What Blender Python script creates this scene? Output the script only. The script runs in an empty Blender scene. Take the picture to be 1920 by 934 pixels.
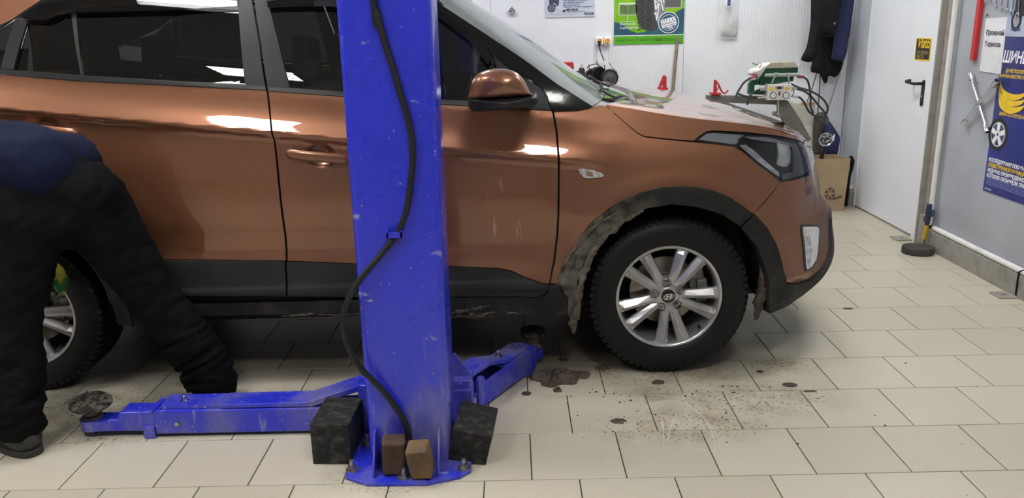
import bpy, bmesh, math, random
import numpy as np
from mathutils import Vector, Matrix
from mathutils.geometry import delaunay_2d_cdt

random.seed(7); np.random.seed(7)
SC = bpy.context.scene
COL = SC.collection
PI = math.pi
# ---------------------------------------------------------------- camera
TILE = 0.305
FPX = 1530.2
PITCH, ROLL, YAW = 0.2726, -0.0220, -0.0032
CAM = np.array([-0.0405, -2.3238, 1.4203])
_fw = np.array([math.sin(YAW)*math.cos(PITCH), math.cos(YAW)*math.cos(PITCH), -math.sin(PITCH)])
_rt = np.array([math.cos(YAW), -math.sin(YAW), 0.0]); _up = np.cross(_rt, _fw)
RT = _rt*math.cos(ROLL)+_up*math.sin(ROLL); UP = -_rt*math.sin(ROLL)+_up*math.cos(ROLL); FW = _fw
cam_d = bpy.data.cameras.new('camera'); cam = bpy.data.objects.new('camera', cam_d); COL.objects.link(cam)
cam_d.sensor_width = 36.0; cam_d.lens = FPX*36.0/1920.0; cam_d.clip_start = 0.02
cam.matrix_world = Matrix(((RT[0], UP[0], -FW[0], CAM[0]), (RT[1], UP[1], -FW[1], CAM[1]), (RT[2], UP[2], -FW[2], CAM[2]), (0, 0, 0, 1)))
SC.camera = cam
# ---------------------------------------------------------------- world, exposure
w = bpy.data.worlds.new('world'); SC.world = w; w.use_nodes = True
w.node_tree.nodes['Background'].inputs[0].default_value = (0.6, 0.65, 0.72, 1)
w.node_tree.nodes['Background'].inputs[1].default_value = 0.05
vs = SC.view_settings
vs.view_transform = 'Standard'; vs.look = 'None'; vs.gamma = 1.0; vs.use_curve_mapping = False
vs.exposure = 0.0
LAMP_STRENGTH = 47.0
SC.cycles.max_bounces = 8; SC.cycles.diffuse_bounces = 5; SC.cycles.glossy_bounces = 5
SC.cycles.transparent_max_bounces = 12; SC.cycles.sample_clamp_indirect = 6.0
SC.cycles.use_denoising = True

# ---------------------------------------------------------------- helpers
def ray(px, py):
    return FW + RT*(px-960)/FPX - UP*(py-467)/FPX
def at_z(px, py, z=0.0):
    d = ray(px, py); return CAM + d*((z-CAM[2])/d[2])
def at_y(px, py, y):
    d = ray(px, py); return CAM + d*((y-CAM[1])/d[1])
def at_x(px, py, x):
    d = ray(px, py); return CAM + d*((x-CAM[0])/d[0])
def V3(a): return Vector((float(a[0]), float(a[1]), float(a[2])))

def mat(name, col, rough=0.5, metal=0.0, coat=0.0, coat_rough=0.03, emit=None, est=0.0, noise=None, bump=None, alpha=None, spec=0.5, col2=None, nscale=20.0, ndetail=4.0, nlo=0.35, nhi=0.65, rough2=None):
    m = bpy.data.materials.new(name); m.use_nodes = True
    nt = m.node_tree; b = nt.nodes['Principled BSDF']
    b.inputs['Base Color'].default_value = (*col, 1)
    b.inputs['Roughness'].default_value = rough
    b.inputs['Metallic'].default_value = metal
    b.inputs['Coat Weight'].default_value = coat
    b.inputs['Coat Roughness'].default_value = coat_rough
    b.inputs['Specular IOR Level'].default_value = spec
    if emit is not None:
        b.inputs['Emission Color'].default_value = (*emit, 1); b.inputs['Emission Strength'].default_value = est
    if col2 is not None or bump is not None:
        tc = nt.nodes.new('ShaderNodeTexCoord')
        n = nt.nodes.new('ShaderNodeTexNoise'); n.inputs['Scale'].default_value = nscale; n.inputs['Detail'].default_value = ndetail
        nt.links.new(tc.outputs['Object'], n.inputs['Vector'])
        if col2 is not None:
            r = nt.nodes.new('ShaderNodeMapRange'); r.inputs[1].default_value = nlo; r.inputs[2].default_value = nhi
            nt.links.new(n.outputs['Fac'], r.inputs[0])
            mx = nt.nodes.new('ShaderNodeMix'); mx.data_type = 'RGBA'
            mx.inputs[6].default_value = (*col, 1); mx.inputs[7].default_value = (*col2, 1)
            nt.links.new(r.outputs[0], mx.inputs[0]); nt.links.new(mx.outputs[2], b.inputs['Base Color'])
            if rough2 is not None:
                r2 = nt.nodes.new('ShaderNodeMapRange'); r2.inputs[3].default_value = rough; r2.inputs[4].default_value = rough2
                nt.links.new(r.outputs[0], r2.inputs[0]); nt.links.new(r2.outputs[0], b.inputs['Roughness'])
        if bump is not None:
            sc, st = bump
            n2 = nt.nodes.new('ShaderNodeTexNoise'); n2.inputs['Scale'].default_value = sc; n2.inputs['Detail'].default_value = 3
            nt.links.new(tc.outputs['Object'], n2.inputs['Vector'])
            bp = nt.nodes.new('ShaderNodeBump'); bp.inputs['Strength'].default_value = st; bp.inputs['Distance'].default_value = 0.01
            nt.links.new(n2.outputs['Fac'], bp.inputs['Height']); nt.links.new(bp.outputs[0], b.inputs['Normal'])
    return m

WM = {}          # world matrix of every root
def root_of(o):
    while o.parent is not None: o = o.parent
    return o
def tag(o, label=None, cat=None, group=None, kind=None):
    if label: o['label'] = label
    if cat: o['category'] = cat
    if group: o['group'] = group
    if kind: o['kind'] = kind
    return o
def thing(name, label, cat, loc=(0, 0, 0), rotz=0.0, group=None):
    o = bpy.data.objects.new(name, None); COL.objects.link(o)
    o.location = [float(c) for c in loc]; o.rotation_euler = (0, 0, rotz); o.empty_display_size = 0.1
    WM[o.name] = Matrix.Translation(V3(loc)) @ Matrix.Rotation(rotz, 4, 'Z')
    return tag(o, label, cat, group)

def spl(pts, k=8, closed=False):
    """Catmull-Rom through pts (any dimension)."""
    P = [np.array(p, float) for p in pts]; n = len(P); out = []
    rng = range(n if closed else n-1)
    for i in rng:
        if closed: a, b, c, d = P[(i-1) % n], P[i], P[(i+1) % n], P[(i+2) % n]
        else: a, b, c, d = P[max(i-1, 0)], P[i], P[i+1], P[min(i+2, n-1)]
        for j in range(k):
            t = j/k
            out.append(0.5*((2*b)+(c-a)*t+(2*a-5*b+4*c-d)*t*t+(3*b-a-3*c+d)*t**3))
    if not closed: out.append(P[-1])
    return out

class MB:
    def __init__(s): s.v = []; s.f = []; s.m = []; s.cur = 0
    def add(s, vs_, fs):
        o = len(s.v); s.v += [tuple(float(c) for c in p) for p in vs_]
        s.f += [tuple(i+o for i in f) for f in fs]; s.m += [s.cur]*len(fs); return s
    def box(s, x0, x1, y0, y1, z0, z1, M=None):
        P = [(x, y, z) for z in (z0, z1) for y in (y0, y1) for x in (x0, x1)]
        if M is not None: P = [tuple(M @ Vector(p)) for p in P]
        return s.add(P, [(0, 2, 3, 1), (4, 5, 7, 6), (0, 1, 5, 4), (2, 6, 7, 3), (0, 4, 6, 2), (1, 3, 7, 5)])
    def cyl(s, p0, p1, r0, r1=None, n=16, caps=True):
        r1 = r0 if r1 is None else r1
        return s.tube([p0, p1], [r0, r1], n, caps)
    def tube(s, pts, r, n=10, caps=True, squash=None):
        P = [np.array(p, float) for p in pts]; k = len(P)
        R = [r]*k if not hasattr(r, '__len__') else r
        T = []
        for i in range(k):
            t = P[min(i+1, k-1)]-P[max(i-1, 0)]; T.append(t/max(np.linalg.norm(t), 1e-9))
        u = np.cross(T[0], [0, 0, 1.0])
        if np.linalg.norm(u) < 1e-3: u = np.cross(T[0], [0, 1.0, 0])
        u /= np.linalg.norm(u); vs_ = []; fs = []
        for i in range(k):
            u = u - T[i]*np.dot(u, T[i]); u /= np.linalg.norm(u); w_ = np.cross(T[i], u)
            for j in range(n):
                a = 2*PI*j/n; vs_.append(P[i]+R[i]*(u*math.cos(a)+w_*math.sin(a)))
        for i in range(k-1):
            for j in range(n):
                fs.append((i*n+j, i*n+(j+1) % n, (i+1)*n+(j+1) % n, (i+1)*n+j))
        if caps: fs += [tuple(range(n-1, -1, -1)), tuple((k-1)*n+j for j in range(n))]
        return s.add(vs_, fs)
    def lathe(s, prof, o=(0, 0, 0), ax=(0, 0, 1), n=32, closed=False):
        ax = np.array(ax, float); ax /= np.linalg.norm(ax); o = np.array(o, float)
        u = np.cross(ax, [0, 0, 1.0])
        if np.linalg.norm(u) < 1e-3: u = np.array([1.0, 0, 0])
        u /= np.linalg.norm(u); w_ = np.cross(ax, u); vs_ = []; fs = []; k = len(prof)
        for (r, h) in prof:
            for j in range(n):
                a = 2*PI*j/n; vs_.append(o+ax*h+max(r, 1e-5)*(u*math.cos(a)+w_*math.sin(a)))
        for i in range(k if closed else k-1):
            i2 = (i+1) % k
            for j in range(n): fs.append((i*n+j, i*n+(j+1) % n, i2*n+(j+1) % n, i2*n+j))
        return s.add(vs_, fs)
    def prism(s, poly, vec):
        n = len(poly); vec = np.array(vec, float)
        P = [np.array(p, float) for p in poly]; Q = [p+vec for p in P]
        fs = [tuple(range(n)), tuple(range(2*n-1, n-1, -1))]+[(i, i+n, (i+1) % n+n, (i+1) % n) for i in range(n)]
        return s.add(P+Q, fs)
    def grid(s, rows, closed_u=False):
        a = len(rows); b = len(rows[0]); vs_ = [p for r in rows for p in r]; fs = []
        for i in range(a-1):
            for j in range(b if closed_u else b-1):
                fs.append((i*b+j, i*b+(j+1) % b, (i+1)*b+(j+1) % b, (i+1)*b+j))
        return s.add(vs_, fs)
    def pillow(s, outline, vec, k=6, e=2.5, taper=0.0, back=True):
        """closed 3D outline (flat) swollen along vec: rings shrink towards the far end."""
        P = [np.array(p, float) for p in outline]; c = sum(P)/len(P); vec = np.array(vec, float); n = len(P)
        rows = []
        for i in range(k+1):
            t = i/k; sc = (1-t**e)**(1/e) if i < k else 0.0
            sc = sc*(1-taper*t)
            rows.append([c+(p-c)*max(sc, 0.02)+vec*t for p in P])
        s.grid(rows, True)
        o = len(s.v)
        s.f.append(tuple(o-n+j for j in range(n))); s.m.append(s.cur)
        if back:
            o0 = o-n*(k+1); s.f.append(tuple(o0+j for j in range(n-1, -1, -1))); s.m.append(s.cur)
        return s
    def build(s, name, m, parent=None, smooth=False, ang=38, bevel=0.0, local=False, kind=None, seg=2, normals=None, recalc=True):
        me = bpy.data.meshes.new(name); vv = s.v
        loc = Vector((0, 0, 0))
        if parent is not None and not local:
            Mi = WM[root_of(parent).name].inverted(); vv = [tuple(Mi @ Vector(p)) for p in vv]
        elif parent is None:
            A = np.array(vv); loc = Vector(((A[:, 0].min()+A[:, 0].max())/2, (A[:, 1].min()+A[:, 1].max())/2, A[:, 2].min()))
            vv = [tuple(Vector(p)-loc) for p in vv]
        me.from_pydata(vv, [], s.f)
        ms = m if isinstance(m, (list, tuple)) else [m]
        for q in ms: me.materials.append(q)
        if len(ms) > 1: me.polygons.foreach_set('material_index', s.m)
        me.validate()
        if recalc:
            bm = bmesh.new(); bm.from_mesh(me); bmesh.ops.recalc_face_normals(bm, faces=bm.faces); bm.to_mesh(me); bm.free()
        if smooth:
            me.polygons.foreach_set('use_smooth', [True]*len(me.polygons)); me.set_sharp_from_angle(angle=math.radians(ang))
        o = bpy.data.objects.new(name, me); COL.objects.link(o)
        if parent is not None: o.parent = parent
        else: o.location = loc; WM[o.name] = Matrix.Translation(loc)
        if bevel > 0:
            b = o.modifiers.new('bevel', 'BEVEL'); b.width = bevel; b.segments = seg; b.limit_method = 'ANGLE'; b.angle_limit = math.radians(40)
        if kind: o['kind'] = kind
        return o

def dup(o, parent=None):
    c = o.copy(); COL.objects.link(c); c.parent = parent
    for ch in o.children: dup(ch, c)
    return c
def text_mesh(name, body, size, origin, xdir, ydir, m, parent, depth=0.0006, align='LEFT', shear=0.0, bold=0.0, squeeze=1.0):
    """lettering printed flat: real glyph meshes lying in the plane of xdir, ydir."""
    cu = bpy.data.curves.new(name, 'FONT'); cu.body = body; cu.size = size; cu.align_x = align; cu.shear = shear; cu.offset = bold; cu.extrude = 0
    cu.resolution_u = 3
    t = bpy.data.objects.new(name, cu); COL.objects.link(t)
    dg = bpy.context.evaluated_depsgraph_get(); me0 = t.evaluated_get(dg).to_mesh()
    vs_ = [tuple(v.co) for v in me0.vertices]; fs = [tuple(p.vertices) for p in me0.polygons]
    t.evaluated_get(dg).to_mesh_clear(); bpy.data.objects.remove(t); bpy.data.curves.remove(cu)
    if not vs_: return None
    x = np.array(xdir, float); x /= np.linalg.norm(x); y = np.array(ydir, float); y /= np.linalg.norm(y); nrm = np.cross(x, y)
    o = np.array(origin, float)
    mb = MB(); mb.add([o+x*v[0]*squeeze+y*v[1]+nrm*depth for v in vs_], fs)
    return mb.build(name, m, parent, recalc=False)

# ---------------------------------------------------------------- materials
WHITE_WALL = mat('white_wall_panel', (0.80, 0.825, 0.87), 0.38, coat=0.15, coat_rough=0.2, col2=(0.74, 0.765, 0.81), nscale=3)
GREY_WALL = mat('grey_wall_panel', (0.40, 0.43, 0.48), 0.42, col2=(0.34, 0.36, 0.40), nscale=2.5, coat=0.1, coat_rough=0.25)
CEIL = mat('ceiling_paint', (0.82, 0.83, 0.84), 0.8)
STEEL_GREY = mat('dusty_steel', (0.30, 0.285, 0.26), 0.6, 0.0, col2=(0.20, 0.185, 0.16), nscale=14, nlo=0.45, nhi=0.75)
DOOR_W = mat('door_white', (0.82, 0.85, 0.90), 0.35, col2=(0.78, 0.81, 0.86), nscale=2)
PIPE_W = mat('pipe_white', (0.74, 0.74, 0.72), 0.4, col2=(0.55, 0.53, 0.48), nscale=9, nlo=0.5, nhi=0.8)
BLACKP = mat('black_plastic', (0.008, 0.008, 0.009), 0.4, spec=0.4)
BLACKM = mat('matte_black', (0.006, 0.006, 0.0065), 0.7, spec=0.25)
RUBBER = mat('black_rubber', (0.009, 0.009, 0.0095), 0.5, bump=(180, 0.15), spec=0.35)
CHROME = mat('chrome', (0.75, 0.76, 0.78), 0.18, 1.0)
ZINC = mat('zinc_bolt', (0.42, 0.41, 0.38), 0.35, 0.9, col2=(0.14, 0.12, 0.10), nscale=60, nlo=0.45, nhi=0.7)
RED = mat('red_paint', (0.45, 0.02, 0.025), 0.35)
WHITE = mat('white_plastic', (0.80, 0.80, 0.78), 0.4)
PAPER = mat('paper_white', (0.72, 0.74, 0.77), 0.7, col2=(0.62, 0.63, 0.66), nscale=6)
INK = mat('black_ink', (0.015, 0.015, 0.018), 0.6)
YELLOW = mat('yellow_print', (0.80, 0.55, 0.02), 0.45)
WPRINT = mat('white_print', (0.85, 0.87, 0.9), 0.5)
WOOD = mat('old_wood', (0.05, 0.030, 0.020), 0.75, spec=0.3, col2=(0.085, 0.052, 0.03), nscale=14, bump=(60, 0.4))
MUD = mat('dry_mud', (0.075, 0.062, 0.047), 0.95, col2=(0.16, 0.14, 0.11), nscale=40, bump=(90, 1.0))
MUDW = mat('wet_mud', (0.045, 0.034, 0.024), 0.8, col2=(0.09, 0.07, 0.05), nscale=30, bump=(80, 1.0))

# ---------------------------------------------------------------- ceiling lights (the light of the room)
XR = 2.56; YB = 4.12; CEIL_Z = 3.0
LAMP = mat('lamp_diffuser', (0.9, 0.9, 0.9), 0.5, emit=(1.0, 0.985, 0.95), est=LAMP_STRENGTH)
FRAME_W = mat('lamp_frame', (0.8, 0.8, 0.8), 0.4)
def ceiling_light(x, y, label):
    t = thing('ceiling_light', label, 'ceiling light', (x, y, CEIL_Z-0.08), 0, 'ceiling lights')
    h = 0.30
    mb = MB(); mb.box(x-h, x+h, y-h, y+h, CEIL_Z-0.02, CEIL_Z)
    for a, b, c, d in ((-h, h, -h, -h+0.015), (-h, h, h-0.015, h), (-h, -h+0.015, -h+0.015, h-0.015), (h-0.015, h, -h+0.015, h-0.015)):
        mb.box(x+a, x+b, y+c, y+d, CEIL_Z-0.08, CEIL_Z-0.02)
    mb.build('housing', FRAME_W, t)
    for k in range(4):
        yy = y-0.205+k*0.137
        mb = MB(); mb.box(x-0.28, x+0.28, yy-0.048, yy+0.048, CEIL_Z-0.06, CEIL_Z-0.03)
        mb.build('tube_diffuser', LAMP, t)
    mb = MB()
    for k in range(1, 4):
        yy = y-0.274+k*0.137; mb.box(x-0.285, x+0.285, yy-0.004, yy+0.004, CEIL_Z-0.078, CEIL_Z-0.03)
    mb.build('louvre', FRAME_W, t)
for (lx, ly, lab) in ((-1.50, -1.5, 'square ceiling light with four tubes above the near side of the brown car doors'), (0.48, -1.5, 'square ceiling light with four tubes above the front wing side of the car'),
                      (-1.62, 0.26, 'square ceiling light with four tubes over the long lift arm'), (-3.7, -1.5, 'square ceiling light with four tubes beyond the tail of the car'),
                      (-3.0, 1.5, 'square ceiling light with four tubes over the car tail'), (-1.0, 3.3, 'square ceiling light with four tubes over the back wall behind the car doors'),
                      (1.2, 3.1, 'square ceiling light with four tubes over the workbench'), (1.75, 1.1, 'square ceiling light with four tubes over the car bonnet')):
    ceiling_light(lx, ly, lab)
# ================================================================ room
def struct(name, mb, m, **k):
    o = mb.build(name, m, None, **k); o['kind'] = 'structure'; return o
XL, YF = -6.2, -4.6
mb = MB(); mb.box(XL, XR+0.35, YF, YB+0.2, -0.10, -0.004)
GROUT = mat('grout', (0.040, 0.035, 0.027), 0.9)
floor = struct('floor', mb, GROUT)
# --- tile material: cream glazed tile with soil around the car, painted shade beneath it (its own stain shapes in room coordinates)
def tile_material():
    m = bpy.data.materials.new('floor_tile_glaze'); m.use_nodes = True; nt = m.node_tree; b = nt.nodes['Principled BSDF']; L = nt.links.new
    N = nt.nodes.new
    geo = N('ShaderNodeNewGeometry'); oi = N('ShaderNodeObjectInfo')
    def noise(scale, detail=4, rough=0.6):
        n = N('ShaderNodeTexNoise'); n.inputs['Scale'].default_value = scale; n.inputs['Detail'].default_value = detail; n.inputs['Roughness'].default_value = rough
        L(geo.outputs['Position'], n.inputs['Vector']); return n.outputs['Fac']
    def rng(x, a, b_, c=0.0, d=1.0, smooth=False):
        r = N('ShaderNodeMapRange'); r.inputs[1].default_value = a; r.inputs[2].default_value = b_; r.inputs[3].default_value = c; r.inputs[4].default_value = d
        if smooth: r.interpolation_type = 'SMOOTHSTEP'
        L(x, r.inputs[0]); return r.outputs[0]
    def mth(op, a, b_=None):
        n = N('ShaderNodeMath'); n.operation = op
        for i, q in enumerate((a, b_)):
            if q is None: continue
            if isinstance(q, (int, float)): n.inputs[i].default_value = q
            else: L(q, n.inputs[i])
        return n.outputs[0]
    def mix(f, a, b_):
        n = N('ShaderNodeMix'); n.data_type = 'RGBA'
        if isinstance(f, (int, float)): n.inputs[0].default_value = f
        else: L(f, n.inputs[0])
        for i, q in ((6, a), (7, b_)):
            if isinstance(q, tuple): n.inputs[i].default_value = (*q, 1)
            else: L(q, n.inputs[i])
        return n.outputs[2]
    def blob(x, y, rx, ry):
        v = N('ShaderNodeVectorMath'); v.operation = 'SUBTRACT'; L(geo.outputs['Position'], v.inputs[0]); v.inputs[1].default_value = (x, y, 0)
        v2 = N('ShaderNodeVectorMath'); v2.operation = 'MULTIPLY'; L(v.outputs[0], v2.inputs[0]); v2.inputs[1].default_value = (1/rx, 1/ry, 0)
        v3 = N('ShaderNodeVectorMath'); v3.operation = 'LENGTH'; L(v2.outputs[0], v3.inputs[0]); return rng(v3.outputs['Value'], 1.0, 0.25, 0, 1, True)
    c = mix(oi.outputs['Random'], (0.465, 0.430, 0.345), (0.515, 0.480, 0.390))
    c = mix(rng(noise(3.5), 0.4, 0.8, 0, 0.25), c, (0.49, 0.455, 0.38))
    # soil patches
    soil = None
    for q in ((0.60, 0.82, 0.55, 0.22), (0.20, 0.85, 0.42, 0.17), (-0.95, 0.62, 0.75, 0.16), (-1.75, 0.60, 0.50, 0.30), (1.05, 0.85, 0.25, 0.15), (-0.45, 0.05, 0.30, 0.16), (-1.55, 0.38, 0.35, 0.14), (0.50, 0.60, 0.22, 0.12), (0.85, 0.55, 0.5, 0.22), (0.55, 0.35, 0.45, 0.2)):
        s_ = blob(*q); soil = s_ if soil is None else mth('MAXIMUM', soil, s_)
    n1 = rng(noise(7, 5, 0.65), 0.40, 0.68)
    c = mix(mth('MULTIPLY', mth('MULTIPLY', soil, n1), 0.72), c, (0.20, 0.155, 0.085))
    under = N('ShaderNodeSeparateXYZ'); L(geo.outputs['Position'], under.inputs[0])  # shade under the car painted into the tile colour, with a mud tint
    shade_y = mth('MULTIPLY', rng(under.outputs[1], 0.74, 0.95, 0, 1, True), rng(under.outputs[1], 2.75, 2.45, 0, 1, True))
    shade_x = mth('MULTIPLY', rng(under.outputs[0], 1.15, 0.75, 0, 1, True), rng(under.outputs[0], -3.0, -2.6, 0, 1, True))
    c = mix(mth('MULTIPLY', mth('MULTIPLY', shade_y, shade_x), 0.85), c, (0.11, 0.083, 0.055))
    # specks of dirt: dense near the wheels, sparse elsewhere
    sp = rng(noise(70, 2, 0.5), 0.60, 0.64)
    c = mix(mth('MULTIPLY', mth('MULTIPLY', sp, soil), 0.9), c, (0.09, 0.072, 0.05))
    sp2 = rng(noise(62, 2, 0.5), 0.745, 0.765)
    L(c, b.inputs['Base Color'])
    b.inputs['Roughness'].default_value = 0.33
    b.inputs['Specular IOR Level'].default_value = 0.45
    return m
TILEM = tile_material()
g = 0.0020
mb = MB(); h = TILE/2-g
me_t = bpy.data.meshes.new('tile'); bm = bmesh.new()
P = [(-h, -h, -0.006), (h, -h, -0.006), (h, h, -0.006), (-h, h, -0.006)]
b_ = 0.0012
T = [(-h, -h, -b_), (h, -h, -b_), (h, h, -b_), (-h, h, -b_), (-h+b_, -h+b_, 0), (h-b_, -h+b_, 0), (h-b_, h-b_, 0), (-h+b_, h-b_, 0)]
me_t.from_pydata(P+T, [], [(0, 1, 5, 4), (1, 2, 6, 5), (2, 3, 7, 6), (3, 0, 4, 7), (4, 5, 9, 8), (5, 6, 10, 9), (6, 7, 11, 10), (7, 4, 8, 11), (8, 9, 10, 11)])
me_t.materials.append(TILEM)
cells = []
for j in range(int(YF/TILE)+1, int(YB/TILE)+1):
    off = 0.5 if j % 2 == 0 else 0.0
    for i in range(int(XL/TILE)+1, int(XR/TILE)+2):
        cx, cy = (i+off)*TILE, (j+0.5)*TILE
        if cx+h > XR+0.31 or cx-h < XL or cy-h < YF or cy+h > YB+0.15: continue
        d = np.array([cx, cy, 0])-CAM; dz = d@FW
        vis = dz > 0.3 and -90 < 960+FPX*(d@RT)/dz < 2010 and 200 < 467-FPX*(d@UP)/dz < 1010
        hid = (cy > 1.3 and cx < 1.1)
        cells.append((0 if vis and not hid else (1 if vis else 2), np.linalg.norm(d), cx, cy))
cells.sort()
rest = MB()
for k, (cls, dd, cx, cy) in enumerate(cells):
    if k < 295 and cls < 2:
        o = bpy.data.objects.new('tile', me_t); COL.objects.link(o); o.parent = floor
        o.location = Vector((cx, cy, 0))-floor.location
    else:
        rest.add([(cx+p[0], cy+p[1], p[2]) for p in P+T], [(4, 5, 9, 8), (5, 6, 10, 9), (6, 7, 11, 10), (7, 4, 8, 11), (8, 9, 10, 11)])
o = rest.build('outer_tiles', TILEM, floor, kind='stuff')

# --- ceiling and unseen walls
mb = MB(); mb.box(XL, XR+0.2, YF, YB+0.2, CEIL_Z, CEIL_Z+0.1); struct('ceiling', mb, CEIL)
mb = MB(); mb.box(XL-0.1, XL, YF, YB, 0.0, CEIL_Z); struct('wall_left', mb, GREY_WALL)
mb = MB(); mb.box(XL, XR, YF-0.1, YF, 0.0, CEIL_Z); struct('wall_front', mb, GREY_WALL)
# --- back wall of ribbed sandwich panels
mb = MB(); mb.box(XL, XR+0.1, YB+0.012, YB+0.11, 0.0, CEIL_Z); wall_back = struct('wall_back', mb, GREY_WALL)
def ribbed(x0, x1, y, z0, z1, pitch=0.024, d=0.0007, axis='x'):
    """front skin of a sandwich panel with shallow ribs plus its folded edges"""
    pts = [(x0, y+0.012), (x0, y+0.003), (x0+0.003, y)]
    n = max(1, int((x1-x0-0.03)/pitch)); x = x0+0.012
    for k in range(n):
        pts += [(x, y), (x+pitch*0.30, y), (x+pitch*0.45, y+d), (x+pitch*0.85, y+d)]; x += pitch
    pts += [(x1-0.003, y), (x1, y+0.003), (x1, y+0.012)]
    mb = MB()
    if axis == 'x': mb.grid([[(a, b, z0) for a, b in pts], [(a, b, z1) for a, b in pts]])
    else: mb.grid([[(b, a, z0) for a, b in pts], [(b, a, z1) for a, b in pts]])
    return mb
xs = [XL, -5.2, -4.1, -3.0, -1.9, -0.80, at_y(921, 60, YB)[0], at_y(1021, 60, YB)[0], at_y(1282, 90, YB)[0], XR]
for a, b in zip(xs[:-1], xs[1:]):
    flat = (a == xs[6])
    if flat: ribbed(a+0.001, b-0.001, YB, 0.0, CEIL_Z, pitch=0.9).build('panel', WHITE_WALL, wall_back)
    else: ribbed(a+0.001, b-0.001, YB, 0.0, CEIL_Z).build('panel', WHITE_WALL, wall_back)
# --- right wall with door
Y_D0, Y_D1 = 2.835, 3.755       # door leaf
mb = MB()
mb.box(XR+0.012, XR+0.11, YF, Y_D0-0.06, 0.0, CEIL_Z); mb.box(XR+0.012, XR+0.11, Y_D1+0.02, YB, 0.0, CEIL_Z); mb.box(XR+0.012, XR+0.11, Y_D0-0.06, Y_D1+0.02, 2.08, CEIL_Z)
wall_right = struct('wall_right', mb, GREY_WALL)
for (a, b) in ((-2.0, 0.3), (0.3, 1.45), (1.45, 2.60)):
    ribbed(a+0.001, b-0.001, XR, 0.12, CEIL_Z, pitch=0.05, d=0.00012, axis='y').build('panel', GREY_WALL, wall_right)
ribbed(Y_D1+0.03, YB, XR, 0.12, CEIL_Z, pitch=0.024, axis='y').build('panel', mat('pale_grey_panel', (0.50, 0.54, 0.60), 0.45, col2=(0.44, 0.47, 0.52), nscale=3), wall_right)
# door leaf, frame
mb = MB(); mb.box(XR+0.002, XR+0.045, Y_D0, Y_D1, 0.012, 2.05); door = struct('door_1', mb, DOOR_W, bevel=0.003)
mb = MB(); mb.box(XR-0.012, XR+0.10, Y_D0-0.055, Y_D0-0.004, 0.0, 2.08); mb.build('door_frame', DOOR_W, door, bevel=0.003)
mb = MB(); mb.box(XR-0.004, XR+0.10, Y_D1+0.004, Y_D1+0.02, 0.0, 2.08); mb.build('door_frame', DOOR_W, door, bevel=0.002)
mb = MB(); mb.box(XR-0.004, XR+0.10, Y_D0-0.004, Y_D1+0.004, 2.053, 2.08); mb.build('door_frame', DOOR_W, door)
mb = MB(); mb.box(XR+0.0, XR+0.10, Y_D0-0.004, Y_D1+0.004, 0.0, 0.008); mb.build('threshold', STEEL_GREY, door)
mb = MB(); mb.box(XR-0.004, XR+0.002, Y_D1-0.012, Y_D1-0.004, 0.18, 0.235); mb.build('hinge', DOOR_W, door)
# handle
hy = 2.903
hp = MB(); n = 10
out = [(XR-0.004, hy+0.017*math.cos(a), 0.99+0.017*math.sin(a)) for a in np.linspace(0, PI, n)]+[(XR-0.004, hy+0.017*math.cos(a), 0.860+0.017*math.sin(a)) for a in np.linspace(PI, 2*PI, n)]
hp.prism(out, (0.0075, 0, 0)); hnd = hp.build('door_handle', BLACKP, door, smooth=True)
mb = MB(); mb.tube(spl([(XR, hy, 0.985), (XR-0.035, hy, 0.985), (XR-0.05, hy+0.012, 0.984), (XR-0.053, hy+0.06, 0.984), (XR-0.053, hy+0.125, 0.990), (XR-0.035, hy+0.133, 0.994), (XR-0.02, hy+0.128, 0.996)], 5), 0.0095, 8)
mb.build('lever', BLACKP, hnd, smooth=True, ang=60)
mb = MB(); mb.cyl((XR-0.006, hy, 0.905), (XR-0.003, hy, 0.905), 0.006, n=10); mb.build('keyhole', CHROME, hnd)
# sticker on the door
def quad_on_x(p, x, th=0.0012):
    q = [at_x(a, b, x) for a, b in p]; return q
stk = [at_x(*p, XR) for p in ((1718.5, 71), (1747, 74), (1742.5, 115.5), (1714, 112.5))]
sy0, sy1 = stk[1][1], stk[0][1]; sz0, sz1 = stk[2][2], stk[0][2]
st = thing('door_sticker', 'black sticker with yellow border and yellow lettering on the white door', 'sticker', (XR, (sy0+sy1)/2, sz0))
mb = MB(); mb.box(XR+0.0005, XR+0.0018, sy0, sy1, sz0, sz1); mb.build('border', YELLOW, st)
mb = MB(); mb.box(XR-0.0003, XR+0.001, sy0+0.010, sy1-0.010, sz0+0.010, sz1-0.006); mb.build('black_field', INK, st)
XD, ZD = (0, -1, 0), (0, 0, 1)
Yw = sy1-sy0
text_mesh('lettering', 'Viatti', Yw*0.44, (XR-0.0008, sy1-0.022, sz1-0.058), XD, ZD, YELLOW, st, shear=0.25, bold=0.002, squeeze=0.88)
text_mesh('lettering', 'ДИЛЕР', 0.017, (XR-0.0008, sy1-0.085, sz1-0.026), XD, ZD, YELLOW, st, bold=0.0006)
GOLD = mat('dull_gold_print', (0.42, 0.30, 0.09), 0.5)
text_mesh('lettering', 'НА СВОЁМ', 0.026, (XR-0.0008, sy1-0.03, sz0+0.042), XD, ZD, GOLD, st, bold=0.0006)
text_mesh('lettering', 'МЕСТЕ', 0.026, (XR-0.0008, sy1-0.03, sz0+0.017), XD, ZD, GOLD, st, bold=0.0006)
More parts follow.
